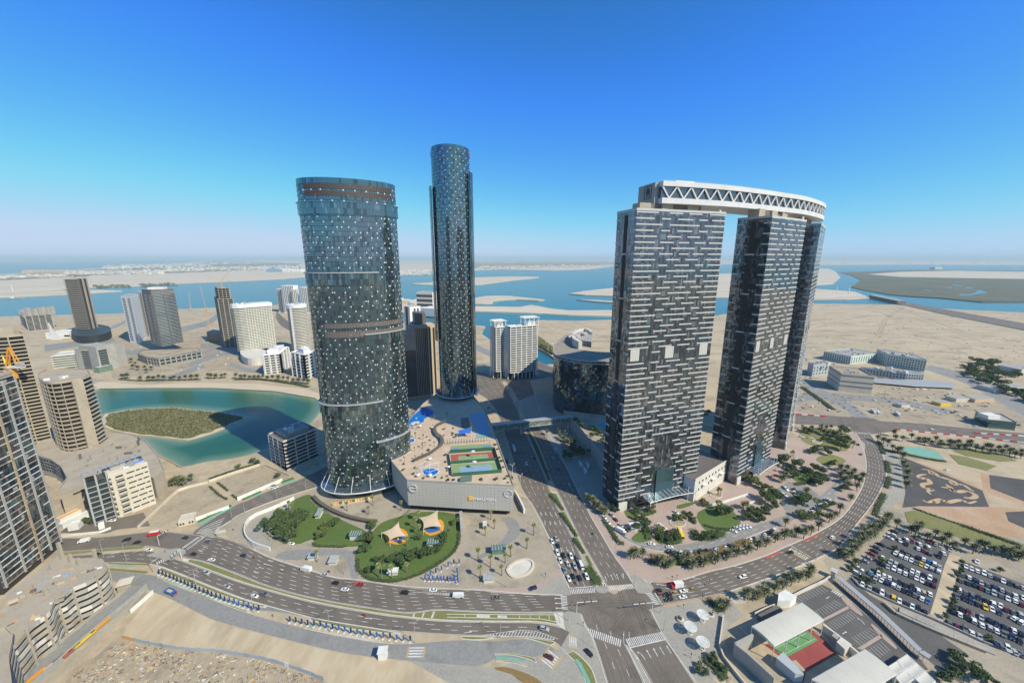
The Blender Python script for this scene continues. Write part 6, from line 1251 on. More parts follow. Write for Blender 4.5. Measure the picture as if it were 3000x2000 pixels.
def tree_proto(name,label,h,rad,leafm,seed,n=800,size=.42,cat='tree'):
    rnd = random.Random(seed); t = thing(name,label,cat); b = MB(); b.tube((0,0,0),(rnd.uniform(-.2,.2),0,h*.5),.22*h/6,.13*h/6,7)
    for i in range(5): a = 2*PI*i/5+rnd.uniform(0,1); b.tube((0,0,h*.32),(rad*.6*math.cos(a),rad*.6*math.sin(a),h*rnd.uniform(.55,.8)),.1*h/6,.04,5)
    kid(b.build('trunk',M['trunk'],t)); b = MB(); leaf_cloud(b,Vector((0,0,h*.66)),(rad,rad,h*.42),n,size,rnd); kid(b.build('crown',M[leafm],t)); return t
def palm_proto(name,label,h,rad,nfr,seed,m='frond',droop=1.0,wide=.5,cat='palm'):
    rnd = random.Random(seed); t = thing(name,label,cat); b = MB(); pts = [Vector((.12*math.sin(i*.6),.05*i,h*i/5)) for i in range(6)]
    for i in range(5): b.tube(pts[i],pts[i+1],.32-.025*i,.31-.025*i,7,cap=i == 4)
    kid(b.build('trunk',M['trunk'],t)); b = MB(); top = pts[-1]
    for i in range(nfr):
        a = 2*PI*i*.618034+rnd.uniform(-.15,.15); el = 1.25-1.75*(i/nfr)+rnd.uniform(-.1,.1); L = rad*rnd.uniform(.85,1.1); d = Vector((math.cos(a),math.sin(a),0)); sd = Vector((-d.y,d.x,0)); p = Vector(top); prev = None; seg = 5
        for k in range(seg+1):
            u = k/seg; e = el-droop*u*u*1.1; wd = wide*math.sin(PI*min(1,.15+u*.85))*(1-.3*u); row = [p+sd*wd-Vector((0,0,wd*.45)),Vector(p),p-sd*wd-Vector((0,0,wd*.45))]
            if prev: b.add(prev+row,[(0,3,4,1),(1,4,5,2)])
            prev = row; p = p+(d*math.cos(e)+Vector((0,0,1))*math.sin(e))*(L/seg)
    kid(b.build('crown',M[m],t)); return t
class Kind:
    """one prototype per kind; the first placing moves it, the others copy it"""
    def __init__(s,protos): s.p = protos; s.used = [False]*len(protos)
    def place(s,i,loc,rz,label,group,scale=1.0):
        i %= len(s.p); q = s.p[i]
        if not s.used[i]:
            s.used[i] = True; q.location = loc; q.rotation_euler = (0,0,rz); q.scale = (scale,)*3; q['label'] = label; q['group'] = group; return q
        return clone(q,loc,rz,label,group,scale)
DATE = Kind([palm_proto('date_palm','',4.6,3.7,46,1),palm_proto('date_palm','',5.4,3.4,42,2),palm_proto('date_palm','',4.0,3.9,48,3)])
FAN = Kind([palm_proto('fan_palm','',7.6,1.9,34,4,'fan_frond',1.5,.55),palm_proto('fan_palm','',6.6,1.8,30,5,'fan_frond',1.5,.55)])
TREE = Kind([tree_proto('broad_tree','',7.0,4.3,'leaf',11,1500,.5),tree_proto('broad_tree','',6.2,3.8,'leaf',12,1300,.5),tree_proto('broad_tree','',7.8,4.8,'leaf',13,1700,.5)])
BTREE = Kind([tree_proto('bright_tree','',6.5,4.2,'bright_leaf',14,1400,.5),tree_proto('bright_tree','',5.5,3.4,'bright_leaf',15,1100,.5)])
STREE = Kind([tree_proto('young_tree','',3.6,1.8,'leaf',16,420,.35),tree_proto('young_tree','',3.2,1.6,'bright_leaf',17,380,.35)])
def shrub_proto(m,seed,r=.9):
    rnd = random.Random(seed); t = thing('shrub','','shrub'); b = MB(); leaf_cloud(b,Vector((0,0,r*.6)),(r,r,r*.8),90,.3,rnd); kid(b.build('foliage',M[m],t)); return t
SHRUB = Kind([shrub_proto('hedge',21),shrub_proto('leaf',22,.8),shrub_proto('bright_leaf',23,.85)])
def lab16(what,where,i):
    w_ = f'{what} {where}'.split(); return ' '.join(w_[:12])+f', {od(i)} from left'
rp_ = random.Random(77)
def plantrow(K,tile,pts,what,where,group,z=0.0,sc=(.85,1.15),order=True):
    ox,oy,k = tile; L = [(ox+x/k,oy+y/k) for x,y in pts]
    if order: L.sort(key=lambda p: (p[0],p[1]))
    for i,p in enumerate(L): g = G(p[0],p[1],z); K.place(rp_.randrange(9),g,rp_.uniform(0,6.3),lab16(what,where,i),group,rp_.uniform(*sc))
t15 = (1560,1440,4); t20 = (2050,1240,4); t24 = (2412,1500,4); t21 = (2100,1608,4); t7 = (700,1100,2.24)
plantrow(DATE,t15,[(1195,785),(1285,780),(1150,790),(1470,860),(1500,880),(1590,895),(1630,870),(1870,905),(2005,880),(2140,848),(2275,808),(1740,850),(1800,830)],'date palm','in the planted bank below the tower drive','date palms of the tower drive bank')
plantrow(DATE,t20,[(555,1530),(670,1480),(775,1440),(880,1395),(990,1360),(1215,1352),(1300,1310),(1390,1255),(1510,1160),(1580,1110),(1640,1050),(1760,910),(1840,790),(430,1562),(320,1592),(1870,735),(1905,660),(1050,1330),(1130,1300)],'date palm','along the inner pavement of the curved avenue','date palms of the curved avenue')
plantrow(DATE,t20,[(1700,705),(1760,650),(1800,600),(1680,620),(1820,695),(1640,560),(1720,560),(1790,290),(1480,80),(1530,75),(1420,75),(510,1010),(540,1000),(1250,830),(1000,640),(960,690),(1000,1210),(1650,640),(1740,700)],'date palm','in the grove between the tower parking and the avenue','date palms of the tower garden')
plantrow(DATE,t24,[(180,520),(255,565),(300,540),(350,470),(390,430),(440,400),(475,360),(520,330),(560,310),(600,270),(640,240),(680,220),(620,200),(700,160),(740,130),(770,90),(860,185),(560,240),(500,280),(420,340),(330,420)],'date palm','in the dense grove between the avenue and the car park','date palms between the avenue and the car park')
plantrow(DATE,t24,[(1030,245),(1110,215),(1078,262),(1215,325),(1300,300),(1390,380),(1450,340),(1525,425),(1640,410),(1750,485),(1820,440),(1880,460),(1970,500),(2080,490),(2140,530),(2200,520),(2290,560),(2250,500),(2340,540)],'date palm','in the row between the lawn and the car park','date palms along the car park lawn')
plantrow(DATE,t21,[(330,600),(450,592),(555,550),(670,512),(770,468),(865,432),(960,388),(1045,362),(1090,330),(720,470),(830,400),(930,350)],'date palm','in the strip before the sports club wall','date palms before the sports club')
plantrow(DATE,(1648,1608,4),[(1905,695),(1830,690),(2290,590)],'date palm','at the corner of the pale club plaza','date palms at the club plaza')
plantrow(DATE,t15,[(700,150),(735,200),(770,215),(810,265),(640,110),(845,275)],'date palm','at the shaded foot of the nearest slab tower','date palms at the slab tower foot')
plantrow(DATE,(1100,1180,4),[(2160,420),(2200,450),(2240,470),(2230,400),(2150,370),(2010,380),(2260,500)],'date palm','beside the boulevard under the footbridge','date palms by the footbridge')
rows = [((2602,1282),(3000,1330),22,8),((2640,1320),(2660,1440),7,6),((2700,1300),(3000,1345),16,6),((2560,1290),(2640,1330),5,6),((2350,1265),(2470,1280),9,8)]
pts = []
for a,c,n_,j in rows: pts += [(a[0]+(c[0]-a[0])*(i+.5)/n_+rp_.uniform(-j,j),a[1]+(c[1]-a[1])*(i+.5)/n_+rp_.uniform(-j,j)*.6) for i in range(n_)]
plantrow(DATE,(0,0,1),pts,'distant date palm','in the park strip below the far highway','date palms of the far park strip')
plantrow(FAN,t7,[(920,1325),(1005,1332),(1100,1292),(1160,1005),(1187,1050),(710,888),(850,912),(880,852),(1065,887),(515,1222),(350,905),(1105,1122),(330,880),(1180,960)],'fan palm','in the lens shaped park lawn','fan palms of the park')
plantrow(FAN,t7,[(1655,945),(1675,1005),(1615,1052),(1890,1135),(1935,1048),(1725,1312),(1650,1258),(1570,1217),(1785,1187),(1585,1332),(1748,1228)],'fan palm','on the paved forecourt near the round basin','fan palms of the paved forecourt')
plantrow(TREE,t7,[(200,1000),(280,965),(320,1030),(370,1000),(400,960),(260,1040),(330,1060),(240,1010),(360,1060),(300,990)],'dark round tree','in the dense thicket beside the ramp','trees of the ramp thicket',sc=(.8,1.1))
plantrow(TREE,t7,[(550,1060),(600,1000),(640,970),(870,1005),(850,1075),(1000,1220),(1060,1235),(940,1220),(1130,1215),(1200,1190),(1280,1170),(1340,1110),(1350,1070),(860,1290),(820,1150),(1180,1075),(1230,1180),(1310,1150),(1160,1190),(1080,1200)],'dark round tree','in the park lawn below the podium','trees of the park',sc=(.5,.85))
plantrow(BTREE,t7,[(1425,965),(250,920),(530,1060),(560,1010),(880,1000)],'bright green tree','at the edge of the park lawn','bright trees of the park',sc=(.6,.9))
plantrow(TREE,t20,[(840,850),(800,930),(870,980),(770,1040),(650,1110),(560,1130),(700,1150),(300,1060),(250,1080),(1180,940),(1140,950),(1230,930),(1390,730),(1440,650),(1400,590),(1340,700),(1670,250),(1650,310),(1720,210),(1600,200),(1560,150),(1340,340),(1290,350),(1500,370),(930,480),(1030,590),(1120,510),(1260,580),(1690,790),(1540,500),(1290,120),(1230,90),(1700,130),(900,900),(720,1080),(600,1050),(1460,690),(1380,640),(1100,640),(960,450),(1450,210),(1080,560)],'dark round tree','in the garden of the slab towers','trees of the tower garden',sc=(.7,1.15))
plantrow(BTREE,t20,[(660,740),(740,760),(620,690),(1180,1110),(1280,1120),(1380,1090),(1450,1000),(1520,960)],'bright green tree','in the garden of the slab towers','bright trees of the tower garden',sc=(.7,1.1))
plantrow(TREE,t15,[(940,200),(970,230),(1225,245),(1370,235),(1260,345),(1340,400),(1500,560),(1580,575),(1650,560),(1930,560),(2020,550),(2100,530),(2180,250),(2260,250),(1220,440),(1330,460),(1700,850),(1760,810),(1560,850),(1930,850),(2060,830)],'leafy round tree','near the entrance court of the nearest slab tower','trees of the entrance court',sc=(.5,.75))
plantrow(BTREE,t15,[(1980,150),(2030,170),(1690,330),(1740,335),(1500,500),(1830,290),(1880,340)],'bright green tree','near the entrance court of the nearest slab tower','bright trees of the entrance court',sc=(.45,.8))
plantrow(STREE,t24,[(840,440),(650,700),(690,590),(1620,610),(1600,700),(1570,760),(1540,910),(1500,1060),(1440,1250),(2070,700),(450,800),(380,610),(350,650),(310,690),(540,840),(1930,1490),(1520,1140)],'small round tree','on the sandy strips of the car park','young trees of the car park')
plantrow(STREE,(1560,1140,4),[(500,380),(540,420),(580,450),(700,560),(820,610),(880,640),(800,540),(900,560),(890,480),(690,480),(2030,320),(2060,290)],'leafy tree','in the raised pool garden behind the terrace wall','trees of the pool garden',z=TZ,sc=(1.2,2.0))
plantrow(TREE,(1560,1140,4),[(460,720),(520,760),(580,770),(430,820),(470,640)],'shaded round tree','below the terrace wall beside the boulevard','trees below the terrace wall',sc=(.8,1.1))
plantrow(FAN,(1100,1180,4),[(690,200),(480,310),(470,410),(560,430),(552,530),(583,510),(550,645),(465,665),(460,570),(340,690),(310,610),(690,510),(670,300),(840,180)],'small palm','on the podium deck beside the shaded walkway','palms of the podium deck',z=PZ,sc=(.5,.75))
plantrow(SHRUB,(1100,1180,4),[(800,310),(800,385),(910,300),(905,360),(920,405),(445,835),(460,765),(820,695),(815,615),(840,795),(1240,905),(1405,900),(1555,935),(1520,890),(1500,755),(1480,685),(1455,645),(1430,545),(1405,495),(700,875),(560,885),(780,880),(840,860),(1560,860),(900,380),(330,720),(320,790),(620,560),(640,440),(600,400),(1230,890),(1420,890),(910,905),(850,905)],'low shrub','in the stony bed of the podium deck','shrubs of the podium deck',z=PZ,sc=(.8,1.5))
plantrow(DATE,(0,740,4),[(1650,1500),(1750,1500),(1805,1500),(1865,1500),(1925,1500),(2110,1500),(2180,1500),(2245,1495),(2315,1490),(1440,1480),(1470,1475),(1500,1480),(1720,1410),(1590,1330),(1620,1380),(1560,1370),(1540,1290),(1700,1380),(1780,1380),(2005,1500),(2050,1500)],'small date palm','along the beach promenade of the lagoon','palms of the beach promenade',sc=(1.1,1.5))
plantrow(DATE,(588,740,4),[(88,1475),(125,1480),(180,1475),(250,1475),(290,1470),(415,1480),(470,1480),(520,1490),(575,1490),(630,1485),(680,1490),(735,1490),(790,1500),(850,1500),(910,1500),(970,1510),(1030,1515),(1090,1520),(1150,1530),(1210,1540),(1260,1545),(600,1215),(640,1215)],'small date palm','on the beach below the rounded hotel and stepped apartments','palms of the hotel beach',sc=(1.1,1.5))
plantrow(DATE,(500,1250,4),[(60,680),(110,660),(150,690),(30,700),(250,640)],'date palm','between the lagoon quay and the sand lot','palms by the lagoon quay',sc=(1.0,1.3)); plantrow(TREE,(0,1400,4),[(1100,510)],'bare grey leafy tree','beside the office forecourt carport','office trees',sc=(.7,.8)); plantrow(STREE,(500,1250,4),[(1260,600),(960,430),(1020,430),(800,480)],'small dark tree','at the wall of the second sand lot','trees by the sand lot',sc=(.9,1.5))
plantrow(STREE,(1648,1608,4),[(1750,1290),(1780,1340),(1850,1400),(1690,1480),(1580,1440),(1600,1380),(1890,1430)],'scrubby young tree','on the planted edge of the club plaza','trees of the club plaza edge',sc=(.8,1.3))
plantrow(TREE,(2412,1608,2.286),[(870,720),(930,800),(1000,850),(880,850),(800,880),(1090,880)],'dark tree','at the lower right corner beyond the club canopies','trees at the lower right corner',sc=(.6,.8))
fp = [(2820+i*9+rp_.uniform(-20,20),1085+i*4+rp_.uniform(-14,14)) for i in range(26)]+[(2900+rp_.uniform(-60,90),1070+rp_.uniform(-12,40)) for i in range(26)]
plantrow(TREE,(0,0,1),fp,'distant dark tree','along the highway strip at the far right','trees of the far highway strip',sc=(.8,1.6))
# hedges
def hedge(label,px,wd=1.2,h=1.1,m='hedge',dens=16,sm=True,z=0.0):
    P = smooth(GP(px,z),5) if sm else GP(px,z); L = plen(P); n_ = int(L*dens*(wd/1.2)); Q = resample(P,max(3,int(L))); t = thing('hedge',label,'hedge',(Q[0].x,Q[0].y,z)); rnd = random.Random(int(L*10)); b = MB()
    b.ribbon(Q,wd*.8,z,z+h*.75); 
    for i in range(n_):
        p = Q[rnd.randrange(len(Q)-1)]; q = p+Vector((rnd.uniform(-.7,.7),rnd.uniform(-.7,.7),0)); p = q+Vector((rnd.uniform(-wd,wd)*.6,rnd.uniform(-wd,wd)*.6,rnd.uniform(.4,1.0)*h)); a = Vector((rnd.uniform(-1,1),rnd.uniform(-1,1),rnd.uniform(-.4,.4))).normalized(); e = a.cross(Vector((rnd.uniform(-1,1),rnd.uniform(-1,1),1))).normalized(); s = rnd.uniform(.22,.45); b.add([p-a*s,p+e*s,p+a*s,p-e*s],[(0,1,2,3)])
    b.build('foliage',M[m],t)
for i,(lab,px,wd,h,m) in enumerate((('clipped hedge between the kerbs of the boulevard median, upper run',[(1612,1450),(1650,1495)],1.6,1.2,'hedge'),('clipped hedge in the boulevard median, middle run',[(1643,1505),(1690,1572)],1.6,1.2,'hedge'),('clipped hedge in the boulevard median, next to last run',[(1680,1580),(1712,1622)],1.6,1.2,'hedge'),('wide dark hedge at the signal end of the boulevard median',[(1722,1668),(1752,1708)],5,.9,'hedge'),
    ('dark hedge along the lower rim of the park lawn',[(1047,1640),(1050,1668),(1075,1692),(1110,1702),(1160,1702),(1230,1682),(1310,1635),(1340,1600),(1346,1560)],1.4,1.2,'hedge'),('hedge along the park drive turning court',[(918,1592),(930,1600),(990,1602),(1015,1600)],1.2,.9,'hedge'),('hedge at the left tip of the park thicket',[(782,1556),(800,1572),(840,1590),(862,1590)],1.4,.9,'hedge'),
    ('mixed hedge along the bank of parked cars',[(1910,1632),(1990,1640),(2060,1630),(2130,1606),(2200,1585)],4,1.3,'orange_bush'),('green hedge behind the mixed bank of parked cars',[(1900,1645),(1990,1650),(2060,1638),(2150,1610)],2,1.2,'hedge'),('hedge along the service lane at the boulevard kerb',[(1770,1525),(1790,1555),(1812,1590),(1826,1592)],2.4,1.3,'hedge'),('hedge inside the curve of the entrance court',[(1925,1570),(1950,1588),(1975,1588),(1990,1575)],4,1.6,'leaf'),
    ('low hedge on the east side of the entrance court',[(2030,1555),(2050,1577),(2090,1575),(2120,1560)],4,1.6,'leaf'),('hedge curving below the round lawn',[(2065,1540),(2100,1548),(2150,1552)],1.4,.9,'hedge'),('hedge left of the drop off court',[(1880,1540),(1896,1556),(1900,1580)],4,1.5,'leaf'),('hedge at the tower garden path',[(2002,1500),(2026,1520),(2036,1535)],2,1.4,'leaf'),
    ('square hedge blocks along the east side of the curved avenue, upper run',[(2598,1352),(2604,1385)],3,1.2,'hedge'),('square hedge blocks along the east side of the curved avenue, middle run',[(2604,1398),(2598,1430)],3,1.2,'hedge'),('square hedge blocks along the east side of the curved avenue, lower run',[(2590,1448),(2575,1480),(2562,1510)],3,1.2,'hedge'),('low hedge line on the avenue side of the far paving',[(2575,1295),(2590,1330)],3,1.1,'hedge'),('long dark hedge between the car park lawn and the sandy plain',[(2820,1540),(2900,1568),(2990,1600)],2.4,1.4,'hedge'),('broken hedge along the upper edge of the car park lawn',[(2680,1490),(2740,1512),(2810,1536)],1.2,.8,'hedge'),
    ('hedge along the lagoon side wall of the second sand lot',[(616,1402),(680,1380),(762,1356)],2,1.0,'hedge'),('hedge at the left edge of the lot access road',[(614,1425),(640,1448),(665,1464)],1,.9,'hedge'),('hedge at the right edge of the lot access road',[(637,1414),(668,1438)],1,.9,'hedge'),('lower hedge at the right edge of the lot access road',[(680,1450),(697,1462)],1,.9,'hedge'),
    ('beach hedge under the promenade palms',[(350,1112),(420,1116),(500,1114),(588,1112)],3,1.0,'hedge'),('beach hedge below the stepped apartments',[(690,1112),(760,1112),(840,1122),(905,1134)],5,1.2,'hedge'),('planted verge of the plaza corner',[(2080,1758),(2100,1785),(2118,1782)],3,.8,'hedge'),('scrub along the plaza boundary wall',[(2068,1935),(2100,1960),(2125,1990)],4,1.4,'hedge'),('hedge at the foot of the nearest slab tower',[(1870,1500),(1890,1508),(1920,1498)],3,1.3,'leaf'),('hedge along the green turf of the tower garden',[(2330,1420),(2360,1415),(2400,1400)],3,1.3,'hedge'),('low hedge of the far park court',[(2600,1320),(2720,1345),(2770,1352)],3,1.2,'hedge'),('long low hedge along the hospital road',[(2350,1135),(2400,1170),(2440,1200)],5,1.6,'hedge'))): hedge(lab,px,wd,h,m,14 if wd < 3 else 10)
# mangrove scrub of the lagoon island
q_ = random.Random(6); b = MB(); P = isl; xs,ys = [p.x for p in P],[p.y for p in P]; k = 0; hole = [p.lerp(sum(P,Vector())/len(P),.07) for p in P]
while k < 11000:
    x,y = q_.uniform(min(xs),max(xs)),q_.uniform(min(ys),max(ys))
    if not inside(x,y,hole): continue
    r = q_.uniform(.35,.8)
    for _ in range(2):
        p = Vector((x+q_.uniform(-r,r)*.5,y+q_.uniform(-r,r)*.5,q_.uniform(.1,1.3))); a = Vector((q_.uniform(-1,1),q_.uniform(-1,1),q_.uniform(-.5,.5))).normalized(); e = a.cross(Vector((q_.uniform(-1,1),q_.uniform(-1,1),1))).normalized(); b.add([p-a*r,p+e*r*.8,p+a*r,p-e*r*.8],[(0,1,2,3)],q_.choices((0,1,2),(5,3,.8))[0])
    k += 1
M['scrub_a'] = mat('scrub_a',(0.20,0.195,0.085),.9); M['scrub_b'] = mat('scrub_b',(0.135,0.14,0.06),.9); M['scrub_c'] = mat('scrub_c',(0.27,0.245,0.13),.9)
b.build('mangrove_scrub',[M['scrub_a'],M['scrub_b'],M['scrub_c']],kind='stuff',label='low olive mangrove scrub covering the lagoon island')
b = MB(); Pg = GP([(1573,985),(1600,1000),(1621,1022),(1621,1040),(1600,1030),(1573,1015)])
for i in range(1500):
    u,v = q_.random(),q_.random(); p = Pg[0].lerp(Pg[2],u).lerp(Pg[5].lerp(Pg[3],u),v)+Vector((0,0,q_.uniform(.5,5))); r = q_.uniform(1,2.2); a = Vector((q_.uniform(-1,1),q_.uniform(-1,1),q_.uniform(-.5,.5))).normalized(); e = a.cross(Vector((q_.uniform(-1,1),q_.uniform(-1,1),1))).normalized(); b.add([p-a*r,p+e*r,p+a*r,p-e*r],[(0,1,2,3)],q_.choice((0,1)))
b.build('mangrove_scrub',[M['scrub_a'],M['scrub_b']],kind='stuff',label='green mangrove bank of the creek behind the framed tower')
# ================================================================== VEHICLES
PAINT = {'white': (0.80,0.80,0.78),'black': (0.018,0.018,0.02),'silver': (0.42,0.43,0.44),'grey': (0.14,0.145,0.15),'dark blue': (0.02,0.035,0.09),'red': (0.42,0.02,0.02),'dark red': (0.14,0.015,0.02),'blue': (0.03,0.16,0.42),'yellow': (0.75,0.48,0.02),'beige': (0.45,0.38,0.28),'teal': (0.12,0.26,0.30)}
for k_,v in PAINT.items(): M['car ' +k_] = mat('car_paint_' +k_.replace(' ','_'),v,.28,spec=.6)
M['car_glass'] = glass('car_glass',(0.02,0.024,0.028),.08,.1); M['tyre'] = mat('tyre',(0.02,0.02,0.02),.9); M['tail_light'] = mat('tail_light',(0.4,0.02,0.02),.3); M['head_light'] = mat('head_light',(0.8,0.8,0.78),.15)
def loft(b,secs,m):
    """skin closed cross-sections of equal point count"""
    n = len(secs[0]); o = len(b.v); vs = [p for s_ in secs for p in s_]; fs = []
    for i in range(len(secs)-1): fs += [(i*n+k,i*n+(k+1) % n,(i+1)*n+(k+1) % n,(i+1)*n+k) for k in range(n)]
    fs += [tuple(range(n))[::-1],tuple((len(secs)-1)*n+k for k in range(n))]; b.add(vs,fs,m)
SHAPE = {'sedan': dict(L=4.7,W=1.82,prof=((-2.35,.55,.62),(-2.2,.35,.92),(-1.4,.28,.98),(0,.26,.95),(1.2,.28,.90),(2.1,.34,.76),(2.35,.5,.6)),cab=((-1.75,.96,.96),(-1.05,.96,1.38),(.15,.95,1.43),(1.1,.92,.94)),H=1.43),'suv': dict(L=4.85,W=1.95,prof=((-2.42,.6,.8),(-2.35,.4,1.1),(-1.4,.36,1.14),(0,.34,1.12),(1.1,.36,1.08),(2.2,.42,.95),(2.42,.6,.75)),cab=((-2.3,1.12,1.15),(-2.05,1.12,1.72),(.1,1.12,1.78),(.95,1.08,1.10)),H=1.78),'van': dict(L=5.4,W=2.0,prof=((-2.7,.6,1.0),(-2.65,.4,1.25),(-1,.36,1.25),(1,.36,1.25),(2,.4,1.15),(2.55,.45,.95),(2.7,.6,.8)),cab=((-2.66,1.22,1.3),(-2.6,1.24,2.2),(1.3,1.24,2.25),(2.1,1.12,1.18)),H=2.25)}
CAR_ME = {}
def car_meshes(kind,colr):
    key = (kind,colr)
    if key in CAR_ME: return CAR_ME[key]
    s_ = SHAPE[kind]; hw = s_['W']/2; b = MB(); secs = []
    for x,zl,zu in s_['prof']:
        k = .88 if abs(x) > s_['L']/2-.2 else 1.0; w_ = hw*k; secs.append([(x,-w_*.96,zl),(x,-w_,(zl+zu)*.5),(x,-w_*.9,zu),(x,w_*.9,zu),(x,w_,(zl+zu)*.5),(x,w_*.96,zl)])
    loft(b,secs,0); c = s_['cab']; (x0,b0,z0),(x1,b1,z1),(x2,b2,z2),(x3,b3,z3) = c; rw = hw*.72; w1 = hw*.9
    b.add([(x1,-rw,z1+.02),(x2,-rw,z2+.02),(x2,rw,z2+.02),(x1,rw,z1+.02),(x1,-rw,z1-.08),(x2,-rw,z2-.08),(x2,rw,z2-.08),(x1,rw,z1-.08)],[(0,1,2,3),(0,4,5,1),(1,5,6,2),(2,6,7,3),(3,7,4,0)],0)
    for sg in (-1,1):
        for (xa,za,xb,zb) in ((x0,z0,x1,z1),(x2,z2,x3,z3)): b.beam((xa,sg*w1*(1 if za < zb else .99 if za < 1.2 else .8),za),(xb,sg*(rw if zb > za else w1),zb),.1,.1,0)
        b.beam(((x1+x2)/2-.1,sg*w1,b1),((x1+x2)/2-.1,sg*rw,z1),.12,.08,0)
        b.box((x3+.05,sg*(hw+.08),b3+.1),(.18,.2,.14),0,0); b.box((s_['L']/2-.08,sg*hw*.62,.66 if kind == 'sedan' else .85),(.1,.4,.14),0,2); b.box((-s_['L']/2+.1,sg*hw*.62,.8 if kind == 'sedan' else 1.0),(.1,.35,.16),0,1)
    body = b.mesh('car',[M['car ' +colr],M['tail_light'],M['head_light']]); g = MB()
    g.add([(x0,-w1,b0),(x3,-w1,b3),(x3,w1,b3),(x0,w1,b0),(x1,-rw,z1),(x2,-rw,z2),(x2,rw,z2),(x1,rw,z1)],[(0,1,5,4),(1,2,6,5),(2,3,7,6),(3,0,4,7),(4,5,6,7)],0)
    gm = CAR_ME.get(('glass',kind)) or g.mesh('window',M['car_glass']); CAR_ME[('glass',kind)] = gm
    if 'wheel' not in CAR_ME: wb = MB(); wb.tube((0,-.12,0),(0,.12,0),.34,.34,10); CAR_ME['wheel'] = wb.mesh('wheel',M['tyre'])
    CAR_ME[key] = (body,gm); return CAR_ME[key]
def car(p,ang,colr,kind,label,group,wheels=True,z=None):
    body,gm = car_meshes(kind,colr); loc = (p.x,p.y,(.05 if z is None else z)); o = put('car',body,None,None,label,'car',group,loc=loc,rz=ang)
    k = bpy.data.objects.new('window',gm); COL.objects.link(k); k.parent = o
    L,W = SHAPE[kind]['L'],SHAPE[kind]['W']
    for sx in (-.30,.30):
        for sy in (-.44,.44): w_ = bpy.data.objects.new('wheel',CAR_ME['wheel']); COL.objects.link(w_); w_.parent = o; w_.location = (L*sx,W*sy,.33)
    return o
def cars(tile,lst,group,z=None):
    ox,oy,k = tile
    for x,y,dx,dy,colr,kind,lab in lst:
        p,q = G(ox+x/k,oy+(y+8)/k),G(ox+(x+dx)/k,oy+(y+8+dy)/k); car(p,math.atan2(q.y-p.y,q.x-p.x),colr,kind,lab,group,z=z)
cars((0,1400,4),[(1485,722,-100,18,'black','suv','black off-roader ahead of the red truck on the upper carriageway'),(1605,752,-100,12,'black','sedan','black saloon just below the grassy median tip on the upper carriageway'),(1745,842,100,4,'white','sedan','white saloon stopped at the signal at the left junction'),(1140,890,100,3,'black','sedan','dark car behind the concrete stub column on the lower carriageway'),(785,962,100,-8,'black','sedan','dark car partly hidden by the parking structure'),(1318,497,100,-10,'white','sedan','white car turning in the office forecourt')],'cars on the lower roads')
cars((500,1250,4),[(170,1298,-100,-12,'dark blue','sedan','dark blue saloon crossing the left junction'),(432,1340,-100,-22,'grey','sedan','grey car just past the zebra at the left junction'),(265,1488,-100,-20,'black','sedan','black car at the nose of the grassy median'),(850,1505,-100,-30,'dark blue','sedan','dark saloon in the lane nearest the red motorbike'),(1412,1368,100,12,'white','sedan','white car parked by the park thicket ramp')],'cars on the lower roads')
cars((500,1250,4),[(1150,712,100,-30,'white','sedan','white car nearer the white wall of the sand lot'),(1205,690,100,-30,'grey','sedan','grey car tucked behind the pair at the sand lot wall'),(1228,712,100,-30,'white','suv','white off-roader at the kerb by the sand lot wall'),(1745,705,-100,40,'silver','sedan','silver car in the shade at the foot of the oval tower'),(1710,440,-100,40,'silver','sedan','silver car in the shade of the dark low-rise')],'cars on the lagoon street')
cars((500,1608,4),[(480,125,-100,-14,'white','sedan','white car beside the grassy median'),(420,280,100,36,'silver','suv','silver off-roader leading on the lower carriageway'),(655,440,100,32,'silver','sedan','silver-blue car behind the off-roader on the lower carriageway'),(985,550,100,30,'white','sedan','white car beside the lamp post on the lower carriageway'),(1100,530,100,26,'grey','suv','grey car just ahead of the white one on the lower carriageway'),(1800,300,-100,-20,'silver','sedan','silver car behind the white box truck'),(1930,395,-100,-18,'black','sedan','black car left of the red car on the upper carriageway'),(2218,415,-100,-14,'red','sedan','red car on the upper carriageway below the park'),(2043,472,-100,-10,'white','sedan','white car below the red car on the upper carriageway')],'cars on the lower roads')
cars((1060,1608,4),[(500,510,-100,-8,'black','suv','black off-roader approaching the slip lane taper'),(835,480,-100,-3,'white','sedan','white saloon on the slip lane below the blue banners'),(1575,570,-100,0,'grey','sedan','dark grey saloon right of the white minibus'),(2005,460,-100,30,'dark blue','suv','dark blue off-roader on the slip lane by the round basin'),(2140,935,100,26,'silver','suv','silver off-roader by the hatched marking'),(2195,1265,100,45,'dark red','sedan','dark red car on the striped crossing of the service road')],'cars on the lower roads')
Q = [(230,578,'white','sedan','white car last in the left lane of the signal queue'),(278,548,'silver','sedan','silver car last in the second lane of the signal queue'),(302,633,'black','sedan','dark car behind a gap in the second lane of the signal queue'),(292,715,'white','suv','white off-roader in the left lane of the signal queue'),(325,805,'white','sedan','white saloon third from the stop line in the left lane'),(368,755,'black','suv','black off-roader beside the white saloon in the second lane'),(452,755,'white','suv','tall white off-roader last in the third lane of the queue'),(415,845,'white','sedan','white car behind the red motorbike in the second lane'),(525,785,'grey','suv','grey off-roader last in the right lane of the queue'),(495,870,'silver','suv','silver off-roader in the third lane of the queue'),(375,920,'teal','sedan','pale teal car second from the stop line in the left lane'),(425,1015,'white','sedan','white car first at the stop line in the left lane'),(480,995,'black','sedan','black car first at the stop line in the second lane'),(555,1012,'black','sedan','black saloon first at the stop line in the third lane'),(635,995,'white','suv','white off-roader first at the stop line in the right lane')]
cars(t15,[(x,y,42,100,c_,k_,l_) for x,y,c_,k_,l_ in Q],'cars queueing at the boulevard signal')
